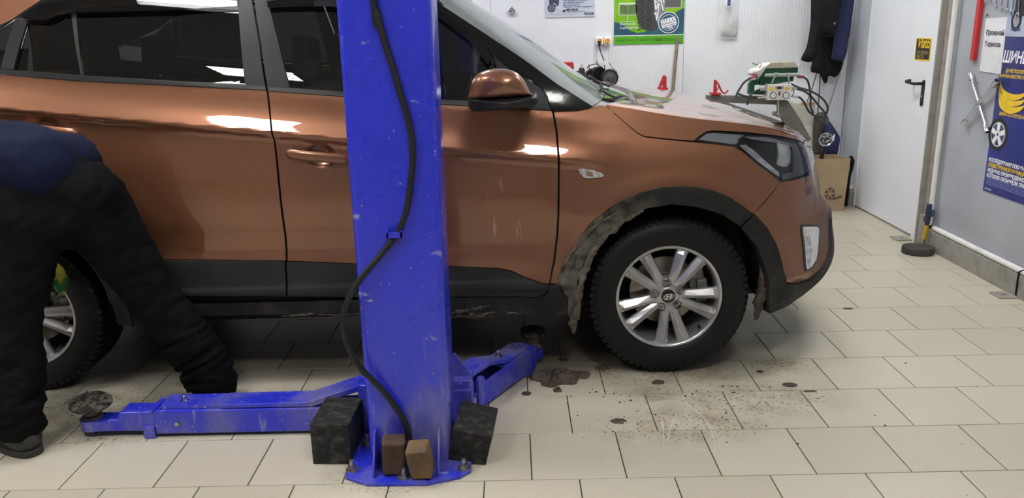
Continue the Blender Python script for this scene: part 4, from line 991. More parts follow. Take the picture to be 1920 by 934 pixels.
def lift(root, T, detail=True):
    """T maps near-lift coordinates to the room (identity, or mirrored for the far one)."""
    def B(mb, *a, **k):
        mb.v = [T(p) for p in mb.v]; return mb.build(*a, **k)
    X0, X1, YA, YB2 = -0.537, -0.264, 0.108, 0.335
    t = 0.007; o = rrect(X0, X1, YA, YB2, .022)
    # C channel open to the car: outer wall then inner wall
    pr = [(-.445, YB2), (X0+.022, YB2)]
    outer = [(X0+.09, YB2)]+[(x, y) for x, y in rrect(X0, X1, YA, YB2, .022)[12:18]]+[(x, y) for x, y in rrect(X0, X1, YA, YB2, .022)[18:]]+[(x, y) for x, y in rrect(X0, X1, YA, YB2, .022)[:6]]+[(x, y) for x, y in rrect(X0, X1, YA, YB2, .022)[6:12]]+[(X1-.09, YB2)]
    inner = [(X1-.09, YB2-t)]+[(x, y) for x, y in rrect(X0+t, X1-t, YA+t, YB2-t, .016)[6:12]][::-1]+[(x, y) for x, y in rrect(X0+t, X1-t, YA+t, YB2-t, .016)[:6]][::-1]+[(x, y) for x, y in rrect(X0+t, X1-t, YA+t, YB2-t, .016)[18:]][::-1]+[(x, y) for x, y in rrect(X0+t, X1-t, YA+t, YB2-t, .016)[12:18]][::-1]+[(X0+.09, YB2-t)]
    mb = MB(); mb.prism([(x, y, .012) for x, y in outer+inner], (0, 0, 2.75-.012)); col = B(mb, 'column', BLUE, root, smooth=True, ang=30)
    # base plate
    bp = [(-.608, .045), (-.600, .020), (-.525, -.022), (-.335, -.026), (-.232, .012), (-.198, .048), (-.205, .36), (-.60, .36)]
    mb = MB(); mb.prism([(x, y, 0) for x, y in bp], (0, 0, .012)); pl = B(mb, 'base_plate', BLUE, root, bevel=.002)
    for (x, y) in ((-.588, .062), (-.412, .012), (-.222, .060), (-.568, .235), (-.225, .25)):
        mb = MB(); bolt(mb, x, y, .012, .0125, .022); B(mb, 'anchor_bolt', ZINC, pl)
    for x in (-.513, -.303):
        mb = MB(); mb.prism([(x, YA+.002, .012), (x, .010, .012), (x, .010, .026), (x, YA-.03, .135), (x, YA+.002, .135)], (.006, 0, 0)); B(mb, 'gusset', BLUE, root)
    # carriage
    mb = MB(); mb.box(X0+.012, X1-.012, YA+.03, .42, .03, .75); mb.box(-.60, -.20, .345, .44, .03, .155)
    car_ = B(mb, 'carriage', BLUE, root, bevel=.006)
    mb = MB(); mb.prism([(x, y, .022) for x, y in rrect(-.607, -.545, .305, .44, .028)], (0, 0, .178)); B(mb, 'arm_hinge', BLUE, root, smooth=True, ang=30, bevel=.003)
    mb = MB(); mb.prism([(x, y, .022) for x, y in rrect(-.285, -.205, .355, .47, .018)], (0, 0, .165)); B(mb, 'arm_hinge', BLUE, root, smooth=True, ang=30, bevel=.003)
    mb = MB(); mb.prism([(-.27, .40, .185), (-.205, .40, .185), (-.262, .40, .27), (-.27, .40, .27)], (0, .012, 0)); B(mb, 'gusset', BLUE, root)
    # ---- left (rear) arm, lying along the car
    y0, y1 = .328, .432
    mb = MB(); mb.box(-1.345, -.605, y0, y1, .014, .106); arm = B(mb, 'lift_arm', BLUE, root, bevel=.006)
    mb = MB(); mb.box(-1.355, -1.335, y0-.004, y1+.004, .108, .112); mb.prism([(-1.318, y0+.012, .106), (-.79, y0+.012, .106), (-.79, y1, .106), (-1.318, y1, .106)], (0, 0, .016)); B(mb, 'top_plate', BLUE, arm, bevel=.003)
    st_ = [(-1.10, .124), (-.79, .126), (-.60, .188), (-.575, .188), (-.575, .170), (-.60, .165), (-.775, .108), (-1.10, .110)]
    mb = MB(); mb.prism([(x, y0+.004, z) for x, z in st_], (0, .10, 0)); B(mb, 'strap', BLUE, arm, bevel=.003)
    mb = MB(); mb.prism([(x, y0-.003, z) for x, z in [(-.655, .02), (-.600, .02), (-.600, .125)]+[(-.625+.025*math.cos(a), .112+.022*math.sin(a)) for a in np.linspace(.3, PI, 8)]], (0, .012, 0)); B(mb, 'lug', BLUE, arm, bevel=.002)
    mb = MB(); bolt(mb, -1.245, .375, .122, .008, .016); B(mb, 'stop_bolt', CHROME, arm)
    mb = MB(); mb.cyl((-1.262, y0-.006, .055), (-1.262, y0+.002, .055), .0085, n=14); B(mb, 'side_bolt', ZINC, arm)
    # extension, tongue, pad
    mb = MB(); mb.prism([(-1.335, y0+.008, .022), (-1.498, y0+.008, .026), (-1.470, y0+.008, .098), (-1.335, y0+.008, .098)], (0, .084, 0)); B(mb, 'extension', BLUE, arm, bevel=.005)
    mb = MB(); mb.box(-1.385, -1.345, y0-.008, y0+.02, .0, .045); B(mb, 'stop_block', BLUE, arm, bevel=.003)
    PX, PY = -1.585, .372
    tg = [(-1.475, .338), (-1.475, .408)]+[(PX+.045*math.cos(a), PY+.045*math.sin(a)) for a in np.linspace(1.1, 2*PI-1.1, 14)]
    mb = MB(); mb.prism([(x, y, .026) for x, y in tg], (0, 0, .040)); B(mb, 'tongue', BLUE, arm, bevel=.003)
    mb = MB(); mb.lathe([(.001, .066), (.034, .066), (.036, .074), (.026, .080), (.024, .105), (.001, .105)], (PX, PY, 0), (0, 0, 1), 24); B(mb, 'pad_screw', DSTEEL, arm, smooth=True)
    axp = np.array([.10, -.10, 1.0]); mb = MB(); mb.lathe([(.001, .0), (.03, .0), (.064, .012), (.072, .018), (.072, .026), (.066, .030), (.060, .032), (.001, .033)], (PX, PY, .103), axp, 36)
    mb.v = [tuple(np.array(v)+(np.random.randn(3)*.0012 if v[2] > .128 else 0)) for v in mb.v]; B(mb, 'lift_pad', PADM, arm, smooth=True, ang=50)
    mb = MB()
    for k in range(16):
        a = k*2.4; r = .012+.0125*k**.5; c = np.array([PX, PY, .103])+axp/np.linalg.norm(axp)*.034+np.array([r*math.cos(a), r*math.sin(a), -r*math.cos(a)*.1+r*math.sin(a)*.1]); s_ = random.uniform(.005, .010)
        mb.lathe([(.0005, s_*.55), (s_*.7, s_*.4), (s_, 0), (s_*.8, -s_*.3)], c, axp, 6)
    B(mb, 'pad_grit', PADM, arm, kind='stuff')
    # ---- right (front) arm, swung under the sill
    A_, B_ = np.array([-.185, .478]), np.array([.030, .836]); d = (B_-A_)/np.linalg.norm(B_-A_); nL = np.array([-d[1], d[0]]); Ln = np.linalg.norm(B_-A_)
    def Q(u, v, z): p = A_+d*u+nL*v; return (p[0], p[1], z)
    def qb(mb, u0, u1, v0, v1, z0, z1):
        P_ = [Q(u, v, z) for z in (z0, z1) for v in (v0, v1) for u in (u0, u1)]; mb.add(P_, [(0, 2, 3, 1), (4, 5, 7, 6), (0, 1, 5, 4), (2, 6, 7, 3), (0, 4, 6, 2), (1, 3, 7, 5)])
    mb = MB(); qb(mb, .0, Ln, 0, .010, .010, .108); qb(mb, .09, Ln, .095, .105, .010, .108); qb(mb, .09, Ln, .010, .095, .010, .018); qb(mb, .20, Ln, .010, .095, .098, .108); arm2 = B(mb, 'lift_arm', BLUE, root, bevel=.003)
    mb = MB(); sp_ = [(-.06, .165), (.10, .165), (.25, .118), (Ln-.01, .116), (Ln-.01, .104), (.24, .106), (.10, .148), (-.06, .148)]
    mb.prism([Q(u, .012, z) for u, z in sp_], tuple(np.r_[nL*.092, 0])); B(mb, 'strap', BLUE, arm2, bevel=.003)
    lo_ = [(-.005, .03), (.04, .03), (.04, .10)]+[(.018+.022*math.cos(a), .118+.022*math.sin(a)) for a in np.linspace(0, PI, 8)]+[(-.005, .10)]
    mb = MB(); mb.prism([Q(u, -.003, z) for u, z in lo_], tuple(np.r_[nL*.014, 0])); B(mb, 'lug', BLUE, arm2, bevel=.002)
    mb = MB(); p = Q(.25, .07, 0); bolt(mb, p[0], p[1], .118, .010, .018); B(mb, 'stop_bolt', ZINC, arm2)
    mb = MB(); p = Q(Ln-.06, -.006, .03); p2 = Q(Ln-.06, .004, .03); mb.cyl(p, p2, .009, n=14); B(mb, 'side_bolt', ZINC, arm2)
    mb = MB(); qb(mb, Ln-.015, Ln+.030, .012, .093, .022, .098); B(mb, 'extension', BLUE, arm2, bevel=.004)
    mb = MB(); qb(mb, Ln-.07, Ln-.005, -.006, .0, .0, .045); qb(mb, Ln+.004, Ln+.02, -.004, .10, .016, .11); B(mb, 'stop_block', BLUE, arm2, bevel=.003)
    cP = A_+d*(Ln+.085)+nL*.052
    tg = [Q(Ln+.02, .018, .026), Q(Ln+.02, .088, .026)]+[(cP[0]+.045*math.cos(a), cP[1]+.045*math.sin(a), .026) for a in np.linspace(math.atan2(d[1], d[0])+PI-1.1, math.atan2(d[1], d[0])-PI+1.1, 14)]
    mb = MB(); mb.prism(tg, (0, 0, .04)); B(mb, 'tongue', BLUE, arm2, bevel=.003)
    mb = MB(); mb.lathe([(.001, .066), (.034, .066), (.036, .074), (.026, .080), (.024, .12), (.001, .12)], (*cP, 0), (0, 0, 1), 24); B(mb, 'pad_screw', DSTEEL, arm2, smooth=True)
    mb = MB(); mb.lathe([(.001, .118), (.03, .118), (.050, .128), (.056, .135), (.056, .146), (.048, .152), (.001, .155)], (*cP, 0), (0, 0, 1), 36); mb.v = [tuple(np.array(v)+(np.random.randn(3)*.0015 if v[2] > .14 else 0)) for v in mb.v]; B(mb, 'lift_pad', PADM, arm2, smooth=True, ang=50)
    mb = MB()
    for k in range(26):
        u = Ln+random.uniform(-.09, .05); v = random.uniform(.0, .1); s_ = random.uniform(.004, .011); mb.lathe([(.0005, s_*.6), (s_*.7, s_*.4), (s_, 0), (s_*.8, -s_*.2)], Q(u, v, .114 if u < Ln-.01 else .099), (random.uniform(-.2, .2), 0, 1), 6)
    B(mb, 'caked_mud', MUD, arm2, kind='stuff')
    if detail:
        hy_ = YA-.013
        hp_ = [(700, -8), (706, 18), (720, 75), (738, 130), (752, 180), (766, 225), (773, 265), (774, 300), (770, 345), (762, 395), (745, 437)]
        P_ = [at_y(a, b, hy_) for a, b in hp_]
        P2 = [at_y(a, b, y) for a, b, y in ((720, 470, .09), (695, 500, .08), (668, 535, .075), (649, 572, .07), (643, 610, .068), (652, 648, .07), (676, 690, .075), (708, 722, .085), (737, 757, .088), (758, 790, .088), (766, 815, .088), (768, 828, .085))]
        mb = MB(); mb.tube(spl([(P_[0][0]-.03, hy_, 2.6)]+[tuple(p) for p in P_]+[tuple(p) for p in P2], 5), .0098, 10); hose = B(mb, 'hydraulic_hose', RUBBER, root, smooth=True, ang=60)
        e_ = at_y(768, 828, .085); mb = MB(); mb.cyl(e_+[0, 0, .004], e_-[0, 0, .05], .0125, .011, 12); mb.cyl(e_-[0, 0, .045], (e_[0], e_[1], .012), .008, n=10); B(mb, 'hose_fitting', DSTEEL, hose, smooth=True)
        c_ = at_y(742, 438, YA-.002); mb = MB(); mb.box(c_[0]-.024, c_[0]+.022, YA-.030, YA-.024, c_[2]-.007, c_[2]+.011); mb.box(c_[0]-.024, c_[0]-.019, YA-.03, YA+.003, c_[2]-.007, c_[2]+.016); mb.box(c_[0]+.017, c_[0]+.022, YA-.03, YA+.003, c_[2]-.007, c_[2]+.016); B(mb, 'hose_clip', BLUE, root)
near_lift = thing('lift_column', 'blue two-arm car lift column with black hose, in front of the car doors', 'car lift', (-.40, .2, 0), 0, None)
lift(near_lift, lambda p: tuple(p))
far_lift = thing('lift_column', 'blue car lift column on the far side of the car, behind the windscreen', 'car lift', (-.40, 3.15, 0), 0, None)
FY = 3.36; FXO = -0.02
lift(far_lift, lambda p: (p[0]+FXO, FY-p[1], p[2]), False)

# ---- blocks around the column foot
RBLK = mat('rubber_block', (0.011, 0.011, 0.011), 0.8, spec=0.3, col2=(0.055, 0.051, 0.045), nscale=34, ndetail=6, nlo=.48, nhi=.72, bump=(70, .5))
def block(name, c, rx, ry, rz, dims, m, label, cat, bev=.003):
    M_ = Matrix.Translation(Vector(c)) @ Matrix.Rotation(rz, 4, 'Z') @ Matrix.Rotation(ry, 4, 'Y') @ Matrix.Rotation(rx, 4, 'X')
    mb = MB(); a, b, h_ = dims; n = 3
    mb.box(-a/2, a/2, -b/2, b/2, 0, h_, M_); zmin = min(v[2] for v in mb.v)
    o = mb.build(name, m, None, bevel=bev); return tag(o, label, cat)
D2R = math.radians
block('rubber_block', (-.661, .222, .0), 0, 0, D2R(-3), (.132, .205, .148), RBLK, 'black rubber block standing left of the blue column foot in front of the long arm', 'block')
block('rubber_block', (-.205, .185, .014), D2R(9), D2R(12), D2R(-6), (.128, .165, .128), RBLK, 'scuffed grey-black rubber block leaning against the blue column beside the short arm', 'block')
wb = block('wood_block', (-.446, .050, .016), D2R(4), D2R(1), D2R(5), (.074, .066, .118), WOOD, 'dark brown wooden block with pale chipped top leaning on the column foot', 'block', .008)
block('wood_block', (-.349, .020, .022), D2R(12), D2R(-6), D2R(-7), (.070, .068, .112), mat('worn_wood', (0.075, 0.048, 0.032), 0.75, spec=.3, col2=(0.19, 0.115, 0.045), nscale=9, bump=(60, .4)), 'brown wooden block with worn yellowish lower face, beside the hose end', 'block', .008)

# ================================================================ person at the rear wheel
from mathutils import noise as mnoise
def organic(name, caps, m, parent, voxel=.012, smooth=8, wr=None, extra=None):
    mb = MB()
    for (p0, r0, p1, r1) in caps:
        p0, p1 = np.array(p0, float), np.array(p1, float); L_ = np.linalg.norm(p1-p0)
        if L_ < 1e-4: p1 = p0+np.array([0, 0, 1e-3]); L_ = 1e-3
        d = (p1-p0)/L_; pts = []; R_ = []
        for a in np.linspace(-PI/2+.12, 0, 5): pts.append(p0+d*r0*math.sin(a)); R_.append(r0*math.cos(a))
        for t in np.linspace(0, 1, 6)[1:]: pts.append(p0+(p1-p0)*t); R_.append(r0+(r1-r0)*t)
        for a in np.linspace(0, PI/2-.12, 5)[1:]: pts.append(p1+d*r1*math.sin(a)); R_.append(r1*math.cos(a))
        mb.tube(pts, R_, 16)
    if extra: extra(mb)
    o = mb.build(name, m, parent)
    md = o.modifiers.new('r', 'REMESH'); md.mode = 'VOXEL'; md.voxel_size = voxel
    ms = o.modifiers.new('s', 'SMOOTH'); ms.factor = .5; ms.iterations = smooth
    dg = bpy.context.evaluated_depsgraph_get(); dg.update(); me = bpy.data.meshes.new_from_object(o.evaluated_get(dg)); o.modifiers.clear(); old = o.data; o.data = me; bpy.data.meshes.remove(old)
    me.materials.clear(); me.materials.append(m)
    if wr:
        loc = WM[root_of(parent).name].translation
        for v in me.vertices:
            v.co = v.co+v.normal*wr(v.co+loc)
    me.polygons.foreach_set('use_smooth', [True]*len(me.polygons))
    return o
person = thing('person', 'person in navy sweater and black trousers bending over the rear wheel', 'person', (-1.5, .4, 0))
SKIN = mat('skin', (0.45, 0.27, 0.19), .55); NAVY = mat('navy_knit', (0.0045, 0.007, 0.024), .95, bump=(260, .5), spec=0.15, col2=(0.0065, 0.010, 0.032), nscale=5)
TROU = mat('black_trousers', (0.0024, 0.0026, 0.0032), .85, bump=(90, .25), spec=0.10, col2=(0.0040, 0.0042, 0.0048), nscale=6)
BOOT = mat('worn_boot', (0.020, 0.019, 0.018), .6, col2=(0.05, 0.046, 0.04), nscale=12, bump=(60, .3))
HAIR = mat('dark_hair', (0.02, 0.015, 0.012), .7)
lh, rh_ = np.array([-1.705, .395, .80]), np.array([-1.545, .50, .83]); lk, rk = np.array([-1.775, .33, .465]), np.array([-1.398, .565, .475]); la, ra_ = np.array([-1.775, .255, .12]), np.array([-1.232, .60, .10])
wst = np.array([-1.72, .455, .955]); chs = np.array([-2.02, .445, 1.05]); shl, shr = np.array([-2.17, .26, 1.06]), np.array([-2.13, .585, 1.05]); nk = np.array([-2.27, .42, 1.06]); hd = np.array([-2.40, .43, 1.02])
lel, rel = np.array([-2.20, .34, .76]), np.array([-1.98, .60, .78]); lw_, rw_ = np.array([-2.12, .55, .56]), np.array([-1.835, .645, .585])
lf, rf = np.array([-1.90, .335, .05]), np.array([-1.245, .79, .05])
body_caps = [(lh, .10, lk, .065), (lk, .065, la, .045), (rh_, .10, rk, .065), (rk, .065, ra_, .045), (la, .045, lf, .032), (ra_, .045, rf, .032), (lh, .11, rh_, .11), (lh, .11, wst, .11), (rh_, .11, wst, .11), (wst, .11, chs, .13), (chs, .13, shl, .06), (chs, .13, shr, .06), (chs, .12, nk, .05), (nk, .055, hd, .085), (hd, .095, hd+np.array([-.06, 0, -.05]), .085), (shl, .055, lel, .042), (lel, .042, lw_, .03), (shr, .055, rel, .042), (rel, .042, rw_, .03)]
fing = []
for (wp, dirv, side) in ((rw_, np.array([.045, .01, -.07]), np.array([0, 1.0, 0])), (lw_, np.array([.03, .05, -.07]), np.array([.8, .6, 0]))):
    d = dirv/np.linalg.norm(dirv); pc = wp+d*.07; fing.append((wp, .03, pc, .034))
    for k in range(4):
        b0 = pc+side*(k-1.5)*.021; ln = (.062, .072, .068, .052)[k]; m1 = b0+d*ln*.55+np.array([.0, .0, -.002]); m2 = m1+(d*.6+np.array([-.35, .25, -.35]))*ln*.55; fing += [(b0, .0105, m1, .0095), (m1, .0095, m2, .008)]
    t0 = wp+d*.03-side*.03; fing += [(t0, .012, t0-side*.03+d*.035, .0105), (t0-side*.03+d*.035, .0105, t0-side*.03+d*.065, .009)]
def face(mb):
    f = np.array([-.77, 0, -.64]); u_ = np.array([-.64, 0, .77])
    c = hd+np.array([-.05, 0, -.04])
    mb.tube([c+f*.07+u_*(-.0), c+f*.115-u_*.012, c+f*.085-u_*.03], [.02, .013, .012], 8)
    for s_ in (-1, 1): mb.tube([hd+np.array([-.02, s_*.088, -.03]), hd+np.array([-.03, s_*.102, -.01])], [.024, .026], 8)
body = organic('body', body_caps+fing, SKIN, person, .010, 5, None, face)
# trousers
def wrT(p):
    k = 1.0 if p.z < .34 else .45
    n1_ = mnoise.noise(Vector((p.x*8+p.z*6, p.y*8, p.z*30-p.x*12))); return .013*k*(1-2.2*abs(n1_))+.005*mnoise.noise(p*24)+.008*mnoise.noise(Vector(p)*7)
tr_caps = [(lh+[0, 0, .0], .128, lk, .088), (lk, .088, la+[0, 0, .05], .083), (la+[0, 0, .06], .083, la+[.0, 0, .01], .086), (rh_, .132, rk, .092), (rk, .092, ra_+[0, 0, .04], .088), (ra_+[-.01, 0, .03], .088, ra_+[.012, 0, -.012], .084), (lh, .135, rh_, .135), (lh, .13, wst, .135), (rh_, .13, wst+[.06, 0, 0], .135), (rh_+[.0, -.02, .03], .13, wst+[.08, -.02, .0], .12)]
organic('trousers', tr_caps, TROU, person, .012, 9, wrT)
def wrS(p): return .006*mnoise.noise(Vector((p.x*16, p.y*8, p.z*14)))+.004*mnoise.noise(Vector(p)*30)
hip_c = (lh+rh_)/2
sw = [(wst+[.075, -.03, .025], .135, wst+[-.02, 0, .03], .148), (wst+[.125, .05, .015], .115, wst, .148), (wst, .150, chs, .165), (chs, .160, shl, .085), (chs, .160, shr, .085), (shl, .082, lel, .066), (lel, .066, lw_+(lel-lw_)*.1, .048), (shr, .082, rel, .066), (rel, .066, rw_+(rel-rw_)*.1, .048), (chs, .14, nk, .075)]
organic('sweater', sw, NAVY, person, .012, 8, wrS)
GLV = mat('green_yellow_glove', (0.02, 0.16, 0.05), .8, col2=(0.45, 0.38, 0.03), nscale=14, nlo=.46, nhi=.54)
organic('glove', [(a, r+.005, b, s_+.005) for a, r, b, s_ in fing[:11]], GLV, person, .008, 3)
organic('glove', [(a, r+.005, b, s_+.005) for a, r, b, s_ in fing[11:]], GLV, person, .008, 3)
for (an, toe) in ((la, lf), (ra_, rf)):
    d = (toe-an); d[2] = 0; d /= np.linalg.norm(d); h_ = an*[1, 1, 0]
    cps = [(h_+[0, 0, .16], .062, h_+[0, 0, .07], .058), (h_-d*.02+[0, 0, .055], .052, h_+d*.10+[0, 0, .052], .048), (h_+d*.10+[0, 0, .052], .048, h_+d*.19+[0, 0, .047], .043)]
    bt = organic('boot', cps, BOOT, person, .009, 4)
    s2 = np.array([-d[1], d[0], 0]); ring = []
    for a in np.linspace(0, 2*PI, 28, endpoint=False):
        u_ = .065+.165*math.cos(a)*(1 if math.cos(a) > 0 else 0.85); w__ = .056*math.copysign(abs(math.sin(a))**.7, math.sin(a)); ring.append(h_+d*u_+s2*w__)
    mb = MB(); mb.prism([(p[0], p[1], 0.0) for p in ring], (0, 0, .022)); mb.build('sole', mat('boot_sole', (0.03, 0.028, 0.026), .85), bt, bevel=.003)
for s_ in (-1, 1):
    e_ = hd+np.array([-.05, 0, -.04])+np.array([-.77, 0, -.64])*.072+np.array([-.64, 0, .77])*.018+np.array([0, s_*.031, 0])
    mb = MB(); mb.lathe([(.0005, .012), (.007, .0095), (.011, .004), (.012, -.002)], e_, (-.77, 0, -.64), 14); mb.build('eye', mat('eye_white', (.7, .68, .65), .3), body, smooth=True)
    mb = MB(); mb.lathe([(.0005, .0128), (.0045, .0118)], e_, (-.77, 0, -.64), 12); mb.build('iris', BLACKP, body)
e_ = hd+np.array([-.05, 0, -.04])+np.array([-.77, 0, -.64])*.080-np.array([-.64, 0, .77])*.050
mb = MB(); mb.tube([e_+[0, -.024, 0], e_+[-.006, 0, -.004], e_+[0, .024, 0]], [.003, .006, .003], 8); mb.build('mouth', mat('lips', (.34, .14, .11), .5), body, smooth=True)
organic('hair', [(hd+[.01, 0, .025], .095, hd+[-.045, 0, .03], .085), (hd+[.03, 0, .0], .088, hd+[.02, 0, .03], .09)], HAIR, person, .010, 3)

# ================================================================ mud on the floor
def splat(name, c, r, hgt, m, label, seed, parent=None, n=22):
    rnd = random.Random(seed); mb = MB(); rows = []
    base_r = [r*(1+.45*mnoise.noise(Vector((math.cos(2*PI*j/n)*1.7, math.sin(2*PI*j/n)*1.7, seed*3.1)))) for j in range(n)]
    for t, hh in ((1.0, 0), (.86, .6), (.6, .85), (.3, 1.0), (.04, .95)):
        rows.append([(c[0]+base_r[j]*t*math.cos(2*PI*j/n)*1.15, c[1]+base_r[j]*t*math.sin(2*PI*j/n), hgt*hh*(1+.7*rnd.uniform(-1, 1)) if hh else 0.0) for j in range(n)])
    mb.grid(rows, True); o = len(mb.v); mb.f.append(tuple(o-n+j for j in range(n))); mb.m.append(0)
    return mb.build(name, m, parent, smooth=True, ang=60)
p = at_z(1040, 712); tag(splat('mud_clump', p, .075, .030, MUDW, None, 3, None, 36), 'largest crumbly mud clump on the tiles beside the front lift pad', 'mud')
for k, (a, b, r, h_, lab) in enumerate(((1083, 703, .045, .008, 'flat mud smear between the mud clump and the front tyre'), (1045, 733, .017, .010, 'small mud crumb lying in front of the big mud clump'), (1013, 705, .05, .006, 'thin mud smear next to the lift arm end'), (1160, 790, .022, .004, 'grey mud print on the tile below the front wheel'), (1233, 717, .024, .003, 'dark mud flake right in front of the front tyre'), (1130, 690, .03, .004, 'mud smear at the tile joint left of the front tyre'))):
    p = at_z(a, b); tag(splat('mud_smear', p, r, h_, MUDW, None, 11+k), lab, 'mud')
SPOT = mat('dark_floor_spot', (0.055, 0.045, 0.036), .6, col2=(0.03, 0.025, 0.02), nscale=40)
def spot(a, b, rx, ry, rot=0.0):
    c = at_z(a, b); n = 20; mb = MB()
    ring = [(c[0]+rx*math.cos(t)*math.cos(rot)-ry*math.sin(t)*math.sin(rot), c[1]+rx*math.cos(t)*math.sin(rot)+ry*math.sin(t)*math.cos(rot)) for t in np.linspace(0, 2*PI, n, endpoint=False)]
    mb.prism([(x, y, 0.0001) for x, y in ring], (0, 0, .0008)); return mb.build('floor_spot', SPOT, floor)
spot(1481, 722, .030, .022); spot(1590, 579, .026, .014); spot(987, 738, .020, .018); spot(1518, 734, .026, .008); spot(1425, 697, .015, .012); spot(946, 668, .016, .018); spot(1055, 674, .020, .014)
WRING = mat('dried_water_mark', (0.54, 0.51, 0.43), 0.35)
for l in ([(1188, 795), (1205, 770), (1232, 755), (1258, 752), (1285, 757), (1312, 776), (1330, 800), (1338, 825), (1340, 850)], [(1245, 830), (1243, 800), (1238, 772)], [(1250, 830), (1258, 800), (1268, 775)], [(1165, 822), (1190, 828), (1225, 832)], [(1292, 846), (1312, 842), (1330, 850)]):
    P_ = [at_z(a, b) for a, b in spl(l, 4)]; up_r, lo_r = [], []
    for i, p in enumerate(P_):
        d = P_[min(i+1, len(P_)-1)]-P_[max(i-1, 0)]; nv = np.array([-d[1], d[0]])/np.linalg.norm(d[:2])*(.0007+.0022*math.sin(PI*i/(len(P_)-1)))*(1+.5*math.sin(i*1.7)); up_r.append((p[0]+nv[0], p[1]+nv[1], .0005)); lo_r.append((p[0]-nv[0], p[1]-nv[1], .0005))
    mb = MB(); mb.grid([up_r, lo_r]); mb.build('water_mark', WRING, floor, recalc=False)
mb = MB(); rnd = random.Random(5)
for k in range(170):
    if k < 110: a, b = rnd.gauss(1230, 130), rnd.gauss(730, 32)
    else: a, b = rnd.uniform(150, 1850), rnd.uniform(640, 930)
    if b < 640 or (a < 950 and b < 690): continue
    c = at_z(a, b)
    if -1.68 < c[0] < .12 and c[1] < .9 or (c[0] < .12 and c[1] > .1) or (c[0] < 1.5 and c[1] > .66): continue
    s_ = abs(rnd.gauss(0, .0022))+.0013
    mb.lathe([(.0003, s_*.7), (s_*.8, s_*.45), (s_, 0)], (c[0], c[1], 0.0), (0, 0, 1), 6)
o = mb.build('mud_crumbs', MUDW, None, kind='stuff'); tag(o, 'scattered tiny mud crumbs on the cream floor tiles', 'mud')
# ================================================================ things along the back wall
def slab(px, y, th, k=1, closed=True):
    P_ = [at_y(a, b, y) for a, b in px]; return P_
def ribbon(mb, pts, w_, up=(0, 0, 1)): pass
# workbench, hidden behind the car except what stands on it
BZ = .86
bench = thing('workbench', 'grey steel workbench against the white back wall behind the car', 'workbench', (.75, 3.75, 0))
mb = MB(); mb.box(.10, 1.26, 3.45, 3.95, BZ-.04, BZ); mb.build('bench_top', STEEL_GREY, bench, bevel=.004)
for x in (.14, 1.22):
    for y in (3.49, 3.91):
        mb = MB(); mb.box(x-.025, x+.025, y-.025, y+.025, 0, BZ-.04); mb.build('leg', STEEL_GREY, bench)
mb = MB(); mb.box(.16, 1.20, 3.5, 3.92, .25, .28); mb.build('shelf', STEEL_GREY, bench)
# green tyre poster
GP = [(1152, -60), (1283, -60), (1281, 81), (1151, 84)]
gy_ = YB-.004
q = [at_y(a, b, gy_) for a, b in GP]; gx0, gx1 = q[3][0], q[2][0]; gz0, gz1 = q[3][2], q[0][2]
post = thing('tyre_poster', 'green tyre advertising poster on the white back wall', 'poster', ((gx0+gx1)/2, gy_, gz0))
def pbox(x0, x1, z0, z1, lay, m, name, par): 
    mb = MB(); mb.box(x0, x1, gy_-.0006*lay-.0004, gy_-.0006*lay+.0004, z0, z1); return mb.build(name, m, par)
GRN = mat('poster_green', (0.10, 0.36, 0.012), .35, coat=.3, col2=(0.30, 0.55, 0.01), nscale=5, nlo=.35, nhi=.7)
GRN2 = mat('poster_green_strip', (0.09, 0.36, 0.015), .35, coat=.3)
PBLU = mat('poster_teal', (0.018, 0.065, 0.14), .35, coat=.3, col2=(0.03, 0.14, 0.13), nscale=6)
W_, H_ = gx1-gx0, gz1-gz0
def fx(px_): return at_y(px_, 40, gy_)[0]
def fz(py_): return at_y(1216, py_, gy_)[2]
mb = MB(); mb.box(gx0, gx1, gy_-.001, gy_+.003, gz0, gz1); mb.build('sheet', GRN, post)
# blue lower landscape with wavy top
top_ = [(gx0, fz(40)), (fx(1168), fz(44)), (fx(1180), fz(56)), (fx(1196), fz(62)), (fx(1220), fz(57)), (fx(1245), fz(50)), (fx(1262), fz(28)), (fx(1270), fz(22)), (gx1, fz(16))]
mb = MB(); mb.prism([(gx0, gy_-.0018, fz(66)), (gx1, gy_-.0018, fz(66))]+[(a, gy_-.0018, b) for a, b in top_[::-1]], (0, .0006, 0)); mb.build('print_landscape', PBLU, post)
pbox(gx0, gx1, fz(66.8), fz(65.4), 3, WPRINT, 'print_rule', post)
pbox(gx0, gx1, gz0+.002, fz(67), 2, GRN2, 'print_strip', post)
# tyre on the poster
TY = mat('print_tyre', (0.03, 0.032, 0.036), .4, col2=(0.07, 0.072, 0.08), nscale=160, nlo=.45, nhi=.55)
tp = spl([(1189, -60), (1191, 10), (1194, 32), (1201, 50), (1212, 57), (1225, 57.5), (1235, 50), (1237, 30), (1238, -60)], 4)
mb = MB(); mb.prism([(fx(a), gy_-.0028, fz(b)) for a, b in tp], (0, .0006, 0)); mb.build('print_tyre', TY, post)
mb = MB()
for k in range(15):
    b = -40+k*6.4; mb.add([(fx(1196), gy_-.0031, fz(b+6)), (fx(1208), gy_-.0031, fz(b-1)), (fx(1208), gy_-.0031, fz(b+1.2)), (fx(1196), gy_-.0031, fz(b+8))], [(0, 1, 2, 3)]); mb.add([(fx(1212), gy_-.0031, fz(b-1)), (fx(1222), gy_-.0031, fz(b+6)), (fx(1222), gy_-.0031, fz(b+8)), (fx(1212), gy_-.0031, fz(b+1.2))], [(0, 1, 2, 3)])
mb.build('print_tread', INK, post, recalc=False, kind='stuff')
